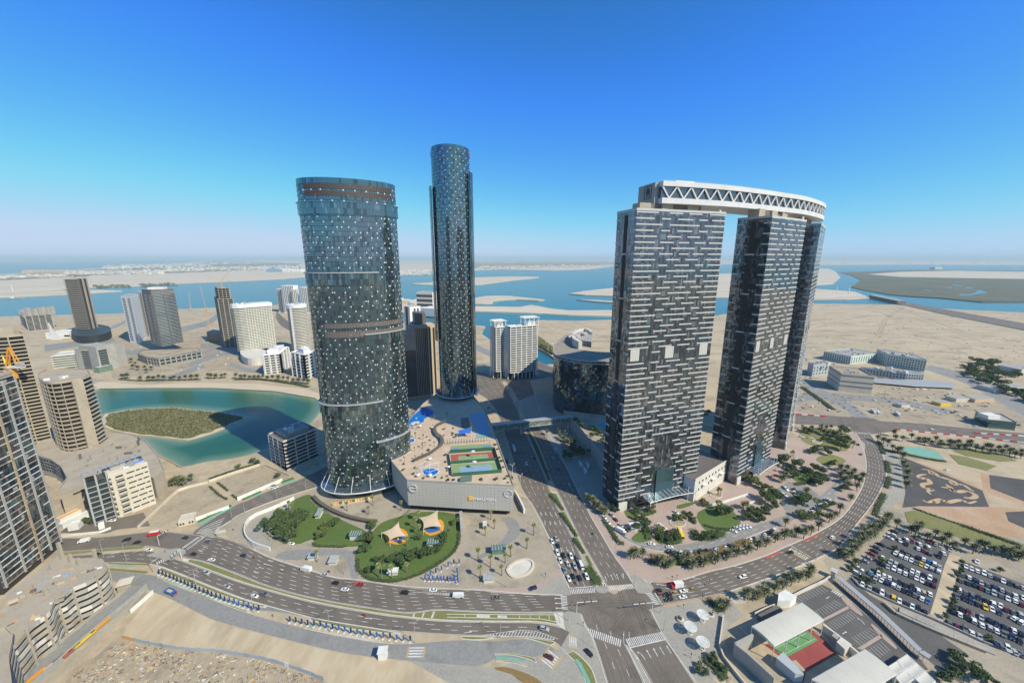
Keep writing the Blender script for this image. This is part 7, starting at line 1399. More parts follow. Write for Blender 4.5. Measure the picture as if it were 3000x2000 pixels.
cars(t15,[(1470,1158,-100,15,'black','sedan','black car first at the east stop line, upper lane'),(1580,1203,-100,15,'black','suv','black off-roader in the middle lane of the east stop line'),(1770,1163,-100,16,'white','sedan','white car behind the black off-roader at the east stop line'),(1595,1258,-100,18,'black','suv','black off-roader with roof rails in the lower lane of the east stop line'),(1760,1232,-100,16,'white','sedan','white car behind the roof railed off-roader')],'cars at the east stop line')
cars((1648,1608,4),[(2112,325,-100,20,'white','suv','white off-roader on the curved avenue above the palms'),(310,1215,60,60,'black','sedan','black saloon on the bottom left slip by the planted island')],'cars on the curved avenue')
cars(t20,[(1550,1333,100,-85,'white','sedan','white car alone on the bend of the curved avenue'),(1060,1510,-100,24,'black','sedan','black car stopped on the avenue zebra crossing'),(1890,360,15,100,'grey','sedan','small grey car at the top of the curved avenue'),(1700,48,100,4,'white','suv','white off-roader on the far branch road'),(1855,245,20,100,'black','sedan','dark car waiting beside the tree grove at the far avenue')],'cars on the curved avenue')
cars(t15,[(840,300,75,60,'white','sedan','white car highest in the outer kerb row of the tower drive'),(885,360,75,60,'white','sedan','white car second in the outer kerb row of the tower drive'),(955,425,75,55,'white','sedan','white car beside the delivery truck on the tower drive'),(930,275,75,60,'silver','suv','silver off-roader highest in the inner kerb row'),(975,328,70,60,'dark red','sedan','dark red car in the inner kerb row of the tower drive'),(1035,395,75,55,'silver','sedan','silver car in the inner kerb row of the tower drive'),(1105,445,75,50,'black','suv','black off-roader beside the white canopy hut'),(1395,612,100,14,'white','sedan','white car at the kerb where the footpath crosses the drive'),(1605,648,100,2,'white','sedan','white car on the drive above the parked row'),(1680,240,75,45,'white','sedan','white car at the entrance canopy of the slab tower'),(1475,385,85,-30,'white','sedan','upper white car of the diagonal row in the entrance court'),(1505,410,85,-30,'white','sedan','second white car of the diagonal row in the entrance court'),(1545,440,85,-30,'white','sedan','third white car of the diagonal row in the entrance court'),(1578,466,85,-30,'dark red','sedan','dark red car closing the diagonal row in the entrance court')],'cars of the tower drive',z=.17)
rowp = [(1600,700,'black'),(1660,715,'black'),(1735,718,'white'),(1800,712,'black'),(1855,712,'silver'),(1910,705,'grey'),(1962,698,'black'),(2035,692,'black'),(2105,690,'grey'),(2150,682,'silver'),(2265,652,'white'),(2320,642,'black')]
cars(t15,[(x,y,55,-80,c_,'suv' if i % 3 == 0 else 'sedan',f'{c_} car nose-in at the planted bank, {od(i)} from left') for i,(x,y,c_) in enumerate(rowp)],'cars parked at the planted bank',z=.17)
cars(t20,[(x,y,dx,dy,c_,k_,l_) for x,y,dx,dy,c_,k_,l_ in ((350,1440,40,-80,'black','suv','black car beside the last white one at the planted bank'),(400,1435,40,-80,'grey','sedan','grey car ending the lower row at the planted bank'),(600,1365,30,-80,'white','sedan','white car alone among the palms of the drive'),(640,1350,30,-80,'black','sedan','dark car right of the white one among the palms'),(765,1300,60,-70,'white','sedan','white car left of the three parked under the palms'),(800,1285,60,-70,'black','suv','black off-roader in the middle of those under the palms'),(845,1268,60,-70,'dark blue','suv','dark blue off-roader right of those under the palms'),(872,1245,60,-70,'white','sedan','white car farthest up the palm row of the drive'),
    (990,840,70,45,'white','suv','white off-roader beside the big tree of the tower parking'),(950,835,70,45,'black','suv','black off-roader next to the white one by the big tree'),(1010,768,70,60,'white','suv','tall white car in the upper bays of the tower parking'),(990,748,70,60,'silver','sedan','silver car in the upper bays of the tower parking'),(1100,768,70,-40,'dark blue','sedan','dark blue car in the upper bays of the tower parking'),(1180,798,70,-40,'white','sedan','white car at the right of the upper bays'),(1100,803,70,-40,'white','sedan','white car under the edge of the big tree crown'),(900,615,90,20,'red','suv','bright red car near the second entrance canopy'),(820,625,90,20,'grey','sedan','grey car under the second entrance canopy'),(890,795,70,40,'white','sedan','white car half under the bright tree'),(1570,470,90,-20,'dark blue','sedan','dark blue car by the far garden court'),(1300,170,90,10,'white','sedan','white car in the far drop off circle'),(1195,155,90,10,'white','suv','white off-roader by the farthest slab tower'),(1420,195,90,20,'silver','sedan','silver car right of the far drop off circle'))],'cars of the tower garden',z=.17)
c8 = [(1325,1032),(1347,1008),(1378,985),(1400,962),(1425,942),(1448,925),(1472,906),(1500,890)]
cars(t20,[(x,y,100,10,('white','black','white','silver','white','white','black','white')[i],'sedan',f'{("white", "black", "white", "silver", "white", "white", "black", "white")[i]} car, {od(i)} up the tight diagonal row beside the avenue') for i,(x,y) in enumerate(c8)],'cars in the diagonal row',z=.17)
cars(t20,[(x,y,80,30,'white','sedan',f'white car at the lawn kerb of the drive, {od(i)} from the left') for i,(x,y) in enumerate(((395,1262),(440,1228),(480,1218),(522,1212),(562,1206)))],'cars at the lawn kerb',z=.17)
# shaded boulevard traffic
qs = random.Random(8)
for i,(x,y,c_) in enumerate(((1768,720,'white'),(2085,655,'silver'),(2130,600,'silver'),(2110,560,'white'),(2275,975,'silver'),(1600,880,'grey'),(1540,690,'black'),(2030,800,'grey'),(2140,780,'black'),(1345,110,'white'),(1705,60,'white'),(1740,120,'silver'),(1870,660,'black'),(2200,1010,'grey'))):
    g_ = G(1100+x/4,1180+y/4); q = G(1100+(x+45)/4,1180+(y+100)/4); car(g_,math.atan2(q.y-g_.y,q.x-g_.x)+(PI if x > 1900 else 0),c_,'suv' if i % 3 == 0 else 'sedan',f'{c_} car on the shaded boulevard near the footbridge, {od(i)} along','cars on the shaded boulevard')
for i,(x,y,c_) in enumerate(((1187,1265,'black'),(1300,1345,'white'),(1330,1378,'white'),(1345,1470,'black'),(1330,1420,'black'),(1635,1265,'white'),(1560,1215,'silver'),(2000,1005,'black'),(1290,1115,'grey'),(1905,1350,'silver'),(2075,995,'black'),(1705,1350,'white'))):
    g_ = G(1100+x/4,840+y/4); car(g_,qs.uniform(0,3),c_,'sedan',f'distant {c_} car beyond the footbridge, {od(i)} of the scattered ones','cars beyond the footbridge')
# the big car park
def carrow(pts,lab,group,cols,face=1,tile=t24):
    P = [G(tile[0]+x/tile[2],tile[1]+(y+6)/tile[2]) for x,y in pts]; d = (P[-1]-P[0]); ang = math.atan2(d.y,d.x)+PI/2
    for i,p in enumerate(P):
        c_ = cols[i % len(cols)] if isinstance(cols,(list,tuple)) else qs.choices(('white','black','silver','grey','dark blue','dark red','beige'),(46,20,12,12,5,3,2))[0]
        car(p,ang+(PI if qs.random() < .4 else 0)+qs.uniform(-.04,.04),c_,qs.choice(('sedan','sedan','suv')),f'{c_} car, {od(i)} from left, in {lab}',group)
W_,B_,S_,G_,D_,Rr_,Y_,U_,N_ = 'white','black','silver','grey','dark blue','dark red','yellow','blue','beige'
g_ = 'cars in the big car park'
carrow([(895,330),(975,325),(1035,342),(1130,375),(1230,412),(1410,482)],'the topmost row of the left lot',g_,[W_,W_,Rr_,W_,W_,W_]); carrow([(975,378),(1110,428),(1175,452),(1250,488),(1360,520)],'the second row of the left lot',g_,[B_,W_,Rr_,G_,B_])
carrow([(868,442),(920,462),(990,488),(1050,515),(1115,535),(1175,552),(1235,578),(1300,606),(1360,640)],'the third row of the left lot',g_,[W_,B_,G_,G_,B_,W_,U_,W_,S_]); carrow([(845,480),(905,515),(970,540),(1030,562),(1085,590),(1145,612),(1210,637),(1268,665),(1350,695)],'the fourth row of the left lot',g_,[W_,W_,W_,W_,G_,Y_,W_,S_,W_])
carrow([(690,535),(785,585),(850,607),(910,632),(968,658),(1040,690),(1105,712),(1170,737),(1245,770),(1310,800)],'the fifth row of the left lot',g_,[W_,S_,S_,B_,G_,W_,W_,B_,W_,B_]); carrow([(690,610),(755,640),(825,662),(890,690),(960,720),(1028,748),(1090,772),(1155,800),(1215,830),(1290,860)],'the sixth row of the left lot',g_,[B_,S_,W_,W_,W_,G_,W_,W_,B_,Rr_])
carrow([(645,722),(710,745),(775,772),(840,800),(890,825),(950,850),(1040,882),(1110,920),(1175,945),(1250,962)],'the seventh row of the left lot',g_,[W_,W_,W_,G_,B_,B_,B_,W_,N_,W_]); carrow([(550,715),(612,770),(680,800),(745,830),(820,857),(880,890),(945,920),(1010,945),(1070,972),(1155,1015),(1225,1045)],'the eighth row of the left lot',g_,['teal',S_,W_,D_,W_,S_,B_,B_,G_,W_,U_])
carrow([(455,845),(540,890),(620,912),(685,945),(755,972),(820,1002),(890,1040),(970,1075),(1040,1105),(1110,1135),(1190,1172)],'the low wall row of the left lot',g_,[W_,S_,B_,W_,G_,Y_,W_,B_,W_,B_,B_]); carrow([(400,722),(415,657),(475,570),(512,530),(560,490),(598,458),(632,420),(672,380),(770,300),(800,265),(830,230)],'the angled row at the lot edge',g_,[W_,W_,S_,S_,'red',B_,G_,B_,W_,W_,B_])
carrow([(1670,635),(1735,662),(1805,690),(1880,717),(1952,745),(2022,775),(2105,805),(2185,836),(2262,862),(2340,888)],'the topmost row of the right lot',g_,[W_,W_,W_,W_,S_,D_,W_,B_,G_,S_]); carrow([(1625,735),(1710,766),(1775,795),(1848,825),(1925,852),(2000,882),(2090,912),(2165,945),(2250,980),(2345,1005)],'the second row of the right lot',g_,[G_,W_,D_,S_,G_,D_,S_,G_,W_,W_])
carrow([(1615,802),(1700,835),(1770,857),(1842,887),(1920,920),(1995,950),(2080,980),(2160,1012),(2250,1042),(2320,1080)],'the third row of the right lot',g_,[G_,D_,B_,Rr_,'teal',S_,G_,W_,W_,Rr_]); carrow([(1590,915),(1665,945),(1740,975),(1820,1002),(1910,1040),(1990,1072),(2075,1096),(2140,1140),(2220,1170),(2310,1202)],'the fourth row of the right lot',g_,[W_,G_,G_,B_,B_,W_,W_,Rr_,G_,S_])
carrow([(1565,985),(1650,1012),(1722,1045),(1800,1076),(1895,1116),(1975,1137),(2060,1176)],'the fifth row of the right lot',g_,[G_,B_,D_,B_,Y_,W_,D_]); carrow([(1545,1100),(1620,1137),(1700,1172),(1850,1232),(1950,1272),(2030,1310),(2120,1347),(2235,1392),(2310,1425)],'the sixth row of the right lot',g_,[G_,B_,Rr_,S_,B_,D_,B_,W_,B_])
carrow([(1520,1167),(1600,1202),(1690,1237),(1762,1275),(1860,1327),(1950,1357),(2030,1392),(2110,1432),(2210,1467),(2300,1512)],'the seventh row of the right lot',g_,[B_,W_,B_,W_,W_,S_,W_,G_,D_,B_]); carrow([(1480,1302),(1562,1337),(1660,1372),(1742,1420),(1832,1462)],'the low wall row of the right lot',g_,[G_,Rr_,G_,W_,S_]); carrow([(2235,1245),(2320,1292)],'the pair by the right picture edge',g_,[W_,W_]); carrow([(2010,1545),(2080,1570),(2160,1600),(2240,1640),(2330,1670)],'the lowest row of the right lot',g_,[D_,G_,W_,S_,G_])
carrow([(1320,378),(1380,395),(1250,350),(1110,302),(1490,440),(1800,578)],'the kerb line under the palm row',g_,[S_,S_,Rr_,G_,S_,W_])
for i,(x,y,c_) in enumerate(((2740,1203,W_),(2748,1210,W_),(2764,1200,G_),(2775,1206,W_),(2790,1210,B_),(2760,1215,W_),(2800,1207,G_),(2812,1216,W_),(2830,1222,B_),(2845,1230,W_),(2860,1250,W_),(2970,1240,W_),(2985,1246,B_),(2730,1258,W_),(2775,1378,W_),(2365,1105,W_),(2375,1108,B_),(2388,1106,W_),(2400,1108,W_))):
    car(G(x,y),qs.uniform(-.2,.3),c_,'sedan',f'distant {c_} car on the far grounds at the right, {od(i)} of the scattered ones','cars on the far grounds')
# larger vehicles
def big(name,label,cat,ox,oy,x,y,dx,dy,parts,z=.05,k=4):
    p,q = G(ox+x/k,oy+y/k),G(ox+(x+dx)/k,oy+(y+dy)/k); t = thing(name,label,cat,(p.x,p.y,z),'larger vehicles',math.atan2(q.y-p.y,q.x-p.x)); ABS[t.name] = (0,0,0)
    for nm,c,s_,m,top in parts: b = MB(); b.box(c,s_,0,0,top); b.build(nm,M[m],t)
    xs_ = [c[0]-s_[0]/2 for _,c,s_,_,_ in parts],[c[0]+s_[0]/2 for _,c,s_,_,_ in parts]; x0,x1 = min(xs_[0]),max(xs_[1])
    for wx in (x0+1.1,x1-1.0):
        for wy in (-1,1): PT(t,'wheel','tyre','tube',(wx,wy*.95-.15,.45),(wx,wy*.95+.15,.45),.45,.45,10)
    return t
M['truck_red'] = mat('truck_red',(0.52,0.03,0.03),.5); M['truck_blue'] = mat('truck_blue',(0.03,0.14,.38),.5); M['bus_yellow'] = mat('bus_yellow',(0.78,0.52,0.02),.5); M['pale_blue'] = mat('pale_blue',(0.42,0.58,0.72),.5)
truck = lambda body,side=None: [('cargo_box',(-.9,0,1.9),(5.0,2.3,2.5),body,1),('cab',(2.5,0,1.35),(1.7,2.1,1.7),'white',.88),('windscreen',(3.2,0,1.75),(.5,1.9,.7),'car_glass',.9),('chassis',(.3,0,.55),(6.2,1.9,.3),'black',1)]
big('box_truck','white box truck on the upper carriageway by the park drive','truck',500,1608,1590,255,-100,-20,truck('white')); big('van','white minivan with sloping nose near the dark left tower','van',0,1400,990,745,-100,22,[('body',(-.4,0,1.35),(5.0,2.0,1.9),'white',.92),('bonnet',(2.5,0,.95),(1.2,1.9,1.0),'white',.85),('windscreen',(2.0,0,1.7),(.5,1.8,.8),'car_glass',.85)])
big('box_truck','red panel truck with a white roof at the left junction','truck',0,1400,1805,668,-100,16,[('cargo_box',(-.6,0,1.7),(5.4,2.2,2.2),'truck_red',1),('roof',(-.6,0,2.9),(5.2,2.1,.2),'white',1),('cab',(2.8,0,1.3),(1.6,2.1,1.6),'truck_red',.88),('windscreen',(3.45,0,1.7),(.4,1.9,.6),'car_glass',.9)])
big('delivery_truck','red and white advertising truck at the east stop line','truck',1560,1440,1690,1120,-100,14,[('cargo_box',(-.9,0,2.1),(5.4,2.4,2.9),'white',1),('red_wrap',(.7,-1.22,1.9),(2.2,.06,2.4),'truck_red',1),('blue_wrap',(-1.8,-1.22,1.6),(2.6,.06,1.7),'pale_blue',1),('front_wrap',(1.82,0,2.0),(.08,2.3,2.6),'truck_red',1),('cab',(2.7,0,1.35),(1.7,2.1,1.7),'truck_red',.88),('windscreen',(3.4,0,1.75),(.5,1.9,.7),'car_glass',.9)])
bt = big('flatbed_truck','blue flatbed truck with a tan load on the service road','truck',0,1400,2005,1355,100,42,[('flatbed',(-.8,0,1.3),(5.2,2.4,.5),'truck_blue',1),('side_board',(-.8,1.2,1.9),(5.2,.15,1.1),'truck_blue',1),('side_board',(-.8,-1.2,1.9),(5.2,.15,1.1),'truck_blue',1),('tail_board',(-3.4,0,1.9),(.15,2.4,1.1),'truck_blue',1),('load',(-.8,0,1.7),(3.6,1.6,.5),'tan_wall',1),('cab',(2.8,0,1.5),(1.9,2.2,2.0),'truck_blue',.9),('bumper',(3.8,0,.7),(.3,2.2,.6),'truck_red',1),('windscreen',(3.6,0,1.95),(.4,2.0,.7),'car_glass',.9)])
big('minibus','white minibus with a dark window band beside the slip lane','bus',1060,1608,1130,560,-100,0,[('body',(0,0,1.4),(6.2,2.0,2.0),'white',.95),('window_band',(-.2,-1.0,1.75),(5.0,.1,.6),'car_glass',1),('windscreen',(3.0,0,1.7),(.3,1.7,.8),'car_glass',.9),('roof',(0,0,2.45),(5.8,1.8,.1),'white',1)])
big('coach','yellow coach standing at the entrance court exit','bus',1560,1440,1735,508,38,100,[('body',(0,0,1.75),(10.5,2.5,2.6),'bus_yellow',.98),('window_band',(0,-1.24,2.1),(9.4,.1,.8),'car_glass',1),('window_band',(0,1.24,2.1),(9.4,.1,.8),'car_glass',1),('windscreen',(5.2,0,1.9),(.2,2.2,1.3),'car_glass',.95),('roof_unit',(-1,0,3.15),(3,1.5,.25),'off_white',1)],.17)
big('delivery_truck','white box lorry squeezed in the tower drive by the hedge','truck',1560,1440,1045,482,78,40,truck('white'),.17); big('van','white high-roof van in the right lane of the signal queue','van',1560,1440,572,878,42,100,[('body',(-.3,0,1.45),(5.2,2.0,2.1),'white',.93),('bonnet',(2.7,0,1.0),(.9,1.9,1.0),'white',.85),('windscreen',(2.3,0,1.85),(.5,1.8,.8),'car_glass',.85),('window_band',(-.5,-1.0,1.9),(3.5,.08,.6),'car_glass',1)])
big('coach','white bus in the shadow on the boulevard','bus',1100,1180,1622,545,38,100,[('body',(0,0,1.75),(10.5,2.5,2.6),'white',.98),('window_band',(0,-1.24,2.1),(9.4,.1,.8),'car_glass',1),('window_band',(0,1.24,2.1),(9.4,.1,.8),'car_glass',1),('roof_unit',(-1,0,3.15),(3,1.5,.25),'galv',1)])
for lab,x,y in (('white bus standing left of the pair on the far ground',335,65),('white bus standing right of the pair on the far ground',362,68),('white bus standing alone on the far ground',497,82)): big('coach',lab,'bus',2412,1180,x,y,50,40,[('body',(0,0,1.75),(11,2.6,2.7),'white',.98),('window_band',(0,-1.3,2.1),(9.4,.1,.8),'car_glass',1),('roof_unit',(-1,0,3.15),(3,1.5,.25),'galv',1)],.06,2.286)
for lab,x,y in (('white coach in the shade below the terrace wall, upper',560,890),('white coach in the shade below the terrace wall, beside the first',645,905),('white minibus in the shade near the terrace wall',612,965)): big('coach',lab,'bus',1560,1140,x,y,42,100,[('body',(0,0,1.6),(7.5,2.3,2.4),'white',.98),('window_band',(0,-1.15,1.9),(6.4,.1,.8),'car_glass',1),('roof_unit',(-1,0,2.9),(2,1.5,.2),'galv',1)],.08)
# motorbikes with riders
def person_me(sh,tr):
    key = ('person',sh,tr)
    if key in CAR_ME: return CAR_ME[key]
    b = MB()
    for sg in (-1,1): b.tube((0,sg*.1,0),(0,sg*.09,.85),.075,.1,6,1); b.tube((0,sg*.22,1.4),(.08,sg*.27,.85),.055,.04,5,0)
    secs = [[(r1*math.cos(a),r2*math.sin(a),z) for a in [i*PI/4 for i in range(8)]] for z,r1,r2 in ((.8,.12,.17),(1.1,.11,.16),(1.38,.13,.22),(1.48,.08,.12),(1.52,.055,.055))]; loft(b,secs,0)
    secs = [[(r*math.cos(a),r*.9*math.sin(a),z) for a in [i*PI/4 for i in range(8)]] for z,r in ((1.5,.05),(1.58,.09),(1.66,.105),(1.74,.09),(1.78,.04))]; loft(b,secs,2); CAR_ME[key] = b.mesh('person',[M[sh],M[tr],M['skin']],smooth_=True); return CAR_ME[key]
M['skin'] = mat('skin',(0.20,0.11,0.07),.7)
for i,(ox,oy,x,y,dx,dy,m,lab) in enumerate(((1560,1440,430,890,42,100,'truck_red','red delivery motorbike between the cars of the second queue lane'),(1560,1440,510,932,42,100,'truck_red','red delivery motorbike in the third queue lane'),(1560,1440,505,1075,42,100,'truck_red','red motorbike at the very front of the signal queue'),(1560,1440,705,497,-42,-100,'dark_metal','dark motorbike alone on the northbound lanes'),(1560,1440,1490,1212,-100,15,'truck_red','red motorbike waiting at the east stop line'),(1560,1440,1665,1187,-100,15,'bus_yellow','yellow motorbike behind the black off-roader'),(1560,1440,1865,1143,-100,15,'bus_yellow','yellow motorbike behind the advertising truck'),(500,1608,970,105,-100,-20,'truck_red','red motorbike in the patch of new asphalt'),(500,1608,1300,258,-100,-20,'white','white motorbike in the middle lanes of the upper carriageway'),(500,1608,1850,272,-100,-20,'dark_metal','dark motorbike beside the silver car'),(1060,1608,30,782,100,20,'truck_red','red motorbike on the lower carriageway by the turn arrow'))):
    p,q = G(ox+x/4,oy+y/4),G(ox+(x+dx)/4,oy+(y+dy)/4); a = math.atan2(q.y-p.y,q.x-p.x); t = thing('motorbike',lab,'motorbike',(p.x,p.y,.06),'motorbikes',a); ABS[t.name] = (0,0,0)
    for wx in (-.65,.65): PT(t,'wheel','tyre','tube',(wx,-.07,.31),(wx,.07,.31),.31,.31,10)
    b = MB(); b.beam((-.6,0,.65),(.55,0,.75),.28,.3); b.beam((.5,0,.6),(.4,0,1.05),.12,.12); b.beam((.4,-.35,1.05),(.4,.35,1.05),.06,.06); b.build('frame',M[m],t); PT(t,'delivery_box',m,'box',(-.6,0,1.05),(.5,.5,.5))
    r = put('person',person_me(m if m != 'white' else 'galv','dark_metal'),None,None,f'person riding the {lab.split(" motorbike")[0].split(" delivery")[0]} motorbike, {lab.split("motorbike ")[1]}','person','riders on motorbikes',loc=(p.x-.15*math.cos(a),p.y-.15*math.sin(a),.1),rz=a)
for i,(ox,oy,x,y,sh,lab) in enumerate(((1560,1440,2025,385,'white','person in white walking by the round lawn'),(1648,1608,1720,375,'dark_metal','person in dark clothes on the avenue pavement'),(1560,1440,1440,460,'dark_metal','person on the red path by the entrance court'),(0,1400,1935,870,'dark_metal','person waiting on the left junction island'),(500,1250,735,1215,'dark_metal','person at the bend of the lagoon street pavement'),(500,1608,1200,790,'dark_metal','person crossing the service road'),(1648,1608,710,1025,'white','person in white at the end of the diagonal zebra'),(1560,1440,1375,755,'dark_metal','person in dark clothes on the path through the planted bank'))):
    p = G(ox+x/4,oy+y/4); put('person',person_me(sh,'dark_concrete'),None,None,lab,'person',None,loc=(p.x,p.y,.15),rz=i*1.3)
# ================================================================== STREET FURNITURE
def flush():
    for (rn,nm,m),mb in OVER.items(): mb.build(nm,M[m],bpy.data.objects[rn],kind='stuff')
flush()
def post(name,p,h,m='galv',r=.11): b = MB(); b.tube(p,p+Vector((0,0,h)),r*1.3,r*.8,7); return b
LP = [(1060,1608,1625,1040,'by the hatched marking'),(1060,1608,625,1100,'at the raised service crossing'),(1060,1608,1690,442,'beside the round basin forecourt'),(500,1608,320,510,'in the upper banner strip'),(500,1608,975,745,'at the end of the upper banner strip'),(500,1608,1870,970,'in the lower banner strip'),(0,1400,1480,970,'on the lower kerb of the left junction'),(0,1400,1215,925,'over the drum of the parking structure'),(0,1400,1800,1110,'at the start of the banner strip'),(500,1250,1245,838,'at the middle of the lagoon street'),(500,1250,870,1012,'at the bend of the lagoon street'),(500,1250,725,1100,'at the lower bend of the lagoon street'),(500,1250,970,1412,'at the ramp wall'),(500,1250,1165,1335,'inside the ramp bend'),(500,1250,1590,745,'at the shadow edge of the lagoon street'),(500,1250,1455,605,'at the green cycle track by the shade'),(500,1608,2035,295,'at the park drive exit'),(1060,1608,240,358,'in the park tip lawn'),(1100,1180,1780,1222,'right of the podium front'),(1100,1180,1910,1535,'on the red pavement of the boulevard'),(1560,1440,75,430,'near the top of the boulevard queue'),(1648,1608,1880,520,'on the east leg kerb'),(1648,1608,1145,752,'at the club plaza corner'),(1648,1608,70,838,'at the hatched corner island'),(1648,1608,1183,958,'on the plaza edge'),(2100,1608,555,405,'above the club palms'),(2100,1608,1162,127,'at the avenue zebra'),(1560,1440,965,755,'at the red corner pavement'),(1560,1440,1197,1075,'by the corner crossing'),(1560,1140,550,1255,'in the shade beside the slab tower'),(2050,1240,1370,1570,'on the wide bend of the avenue'),(0,1400,2305,1290,'high up in the banner strip')]
for i,(ox,oy,x,y,wh) in enumerate(LP):
    p = G(ox+x/4,oy+y/4); h = 12.5 if i < 9 or i == 31 else 9; t = thing('street_lamp',f'slim grey street lamp {wh}','street lamp',p,'street lamps'); post('pole',p,h).build('pole',M['galv'],t)
    for s_ in ((-1,1) if i < 6 or i == 31 else (1,)): b = MB(); b.beam(p+Vector((0,0,h)),p+Vector((1.4*s_,.5*s_,h+.5)),.12,.12); b.box(p+Vector((1.7*s_,.6*s_,h+.5)),(.8,.3,.15),.35); b.build('lamp_arm',M['galv'],t)
for i,(x,y) in enumerate(((1695,975),(1720,205),(1900,212),(1605,850))):
    p = G(1100+x/4,1180+y/4); t = thing('double_lamp',f'twin armed white lamp on the boulevard, {("right of the podium corner", "left on the footbridge line", "above the footbridge roof", "behind the podium edge")[i]}','street lamp',p,'street lamps'); h = 11 if i in (0,3) else 22
    post('pole',p,h).build('pole',M['white'],t)
    for s_ in (-1,1): b = MB(); b.beam(p+Vector((0,0,h-2)),p+Vector((1.6*s_,.4*s_,h+.4)),.14,.14); b.box(p+Vector((1.8*s_,.5*s_,h+.4)),(.7,.5,.3)); b.build('lamp_arm',M['white'],t)
def gantry(label,ox,oy,foot,tip,h=7.0):
    p = G(ox+foot[0]/4,oy+foot[1]/4); q = G(ox+tip[0]/4,oy+tip[1]/4,h); d = q-Vector((p.x,p.y,h)); t = thing('traffic_signal',label,'traffic light',p); post('pole',p,h+.2,r=.14).build('pole',M['white'],t); PT(t,'arm','white','beam',Vector((p.x,p.y,h)),q,.22,.22)
    for u in (.35,.65,.97): r = Vector((p.x,p.y,h))+d*u; PT(t,'signal_head','black','box',(r.x,r.y,h+.1),(.4,.35,1.1))
gantry('traffic signal gantry reaching over the lower left of the main junction',1560,1440,(517,1422),(780,1275)); gantry('traffic signal gantry reaching over the east side of the main junction',1560,1440,(1400,1422),(1170,1318)); gantry('traffic signal arm over the upper lanes of the left junction',0,1400,(1865,782),(1970,610)); gantry('traffic signal arm over the lower lanes of the left junction',0,1400,(2130,942),(1990,925))
for i,(ox,oy,x,y,wh) in enumerate(((1560,1440,840,1130,'on the median nose'),(1560,1440,1990,1260,'by the dark verge'),(1648,1608,1415,695,'beside the plaza verge'),(1648,1608,240,905,'on the corner island'),(1648,1608,1505,1275,'low on the plaza'),(1060,1608,2150,325,'on the slip lane corner'),(1560,1440,1635,1035,'on the red kerb of the avenue'),(1560,1440,1690,1018,'by the corner bus sign'))): p = G(ox+x/4,oy+y/4); t = thing('sign_post',f'short dark sign post {wh}','sign',p,'sign posts'); post('pole',p,3,r=.07).build('pole',M['dark_metal'],t); PT(t,'sign_plate','dark_metal','box',p+Vector((0,0,2.6)),(.5,.15,1.0))
# feather banners
M['banner_navy'] = mat('banner_navy',(0.02,0.035,.12),.8); M['banner_blue'] = mat('banner_blue',(0.04,0.12,.42),.8)
def banner(p,wh,blue,ang):
    t = thing('feather_banner',f'{"blue" if blue else "navy"} feather banner {wh}','banner',p,'feather banners'); PT(t,'pole','dark_metal','tube',p,p+Vector((0,0,4.4)),.05,.03,5); d = Vector((math.cos(ang),math.sin(ang),0)); PT(t,'flag','banner_blue' if blue else 'banner_navy','beam',p+d*.5+Vector((0,0,1.2)),p+d*.5+Vector((0,0,4.2)),.9,.06); PT(t,'foot','white','box',p+Vector((0,0,.15)),(1.0,.8,.3),ang)
L1 = resample(smooth(GP([(465,1684),(520,1706),(587,1736),(660,1764),(735,1786),(757,1791)]),4),25); L2 = resample(smooth(GP([(848,1824),(890,1832),(960,1843),(1040,1860),(1100,1869),(1200,1882)]),4),20)
for i,p in enumerate(L1): banner(p,f'in the upper roadside strip, {od(i)} from left',i > 17 and i < 23,.3+.4*math.sin(i*2.1))
for i,p in enumerate(L2): banner(p,f'in the lower roadside strip, {od(i)} from left',i > 5 and i % 3 != 1,.3+.4*math.sin(i*1.7))
for i,(x,y) in enumerate(((1135,185),(1072,190),(1005,222),(928,265),(860,298),(797,330),(735,375),(785,380),(825,380),(880,378),(918,380),(952,380),(995,386),(1030,388),(1075,382),(1110,380),(1112,335),(1108,285),(1118,408))): banner(G(1060+x/4,1608+y/4),f'on the paved banner court, {od(i)} in the ring',i not in (1,4,12),.8 if i < 7 else .1)
# round spoked shades, planters, basin
for i,(x,y,wh) in enumerate(((1637,842,'nearest the planter pair'),(1490,985,'at the middle of the plaza'),(1635,1165,'lowest on the plaza'))):
    p = G(1648+x/4,1608+y/4); t = thing('round_parasol',f'round white spoked sun shade {wh}','sun shade',p,'round sun shades'); post('pole',p,4.2,r=.25).build('pole',M['white'],t); c = p+Vector((0,0,4.2)); C0 = [c+Vector((2.9*math.cos(k*PI/16),2.9*math.sin(k*PI/16),0)) for k in range(32)]; PT(t,'rim','white','ribbon',C0,.3,c.z-.1,c.z+.2,closed=True)
    for k in range(6): a = k*PI/3; PT(t,'spoke','white','beam',c,c+Vector((2.85*math.cos(a),2.85*math.sin(a),0)),.25,.3)
    b = MB()
    for k in range(1,11): b.ribbon([c+Vector((k*.275*math.cos(j*PI/14),k*.275*math.sin(j*PI/14),0)) for j in range(28)],.18,c.z,c.z+.08,closed=True)
    b.build('slat_ring',M['white'],t,kind='stuff'); PT(t,'bench','off_white','ribbon',[p+Vector((1.1*math.cos(j*PI/8),1.1*math.sin(j*PI/8),0)) for j in range(16)],.4,.05,.6,closed=True)
for x,y,wh in ((1380,830,'beside the palm sprout at the plaza left'),(1735,778,'beside the uppermost round shade')): p = G(1648+x/4,1608+y/4); t = thing('round_planter',f'round white planter {wh}','planter',p,'plaza planters'); PT(t,'bowl','off_white','tube',p,p+Vector((0,0,.9)),1.5,1.9,14); b = MB(); leaf_cloud(b,p+Vector((0,0,1.4)),(1.2,1.2,.9),90,.3,random.Random(int(x))); b.build('foliage',M['hedge'],t)
def ellp(px,z=0,n=4): return smooth(GP(px,z),n,True)
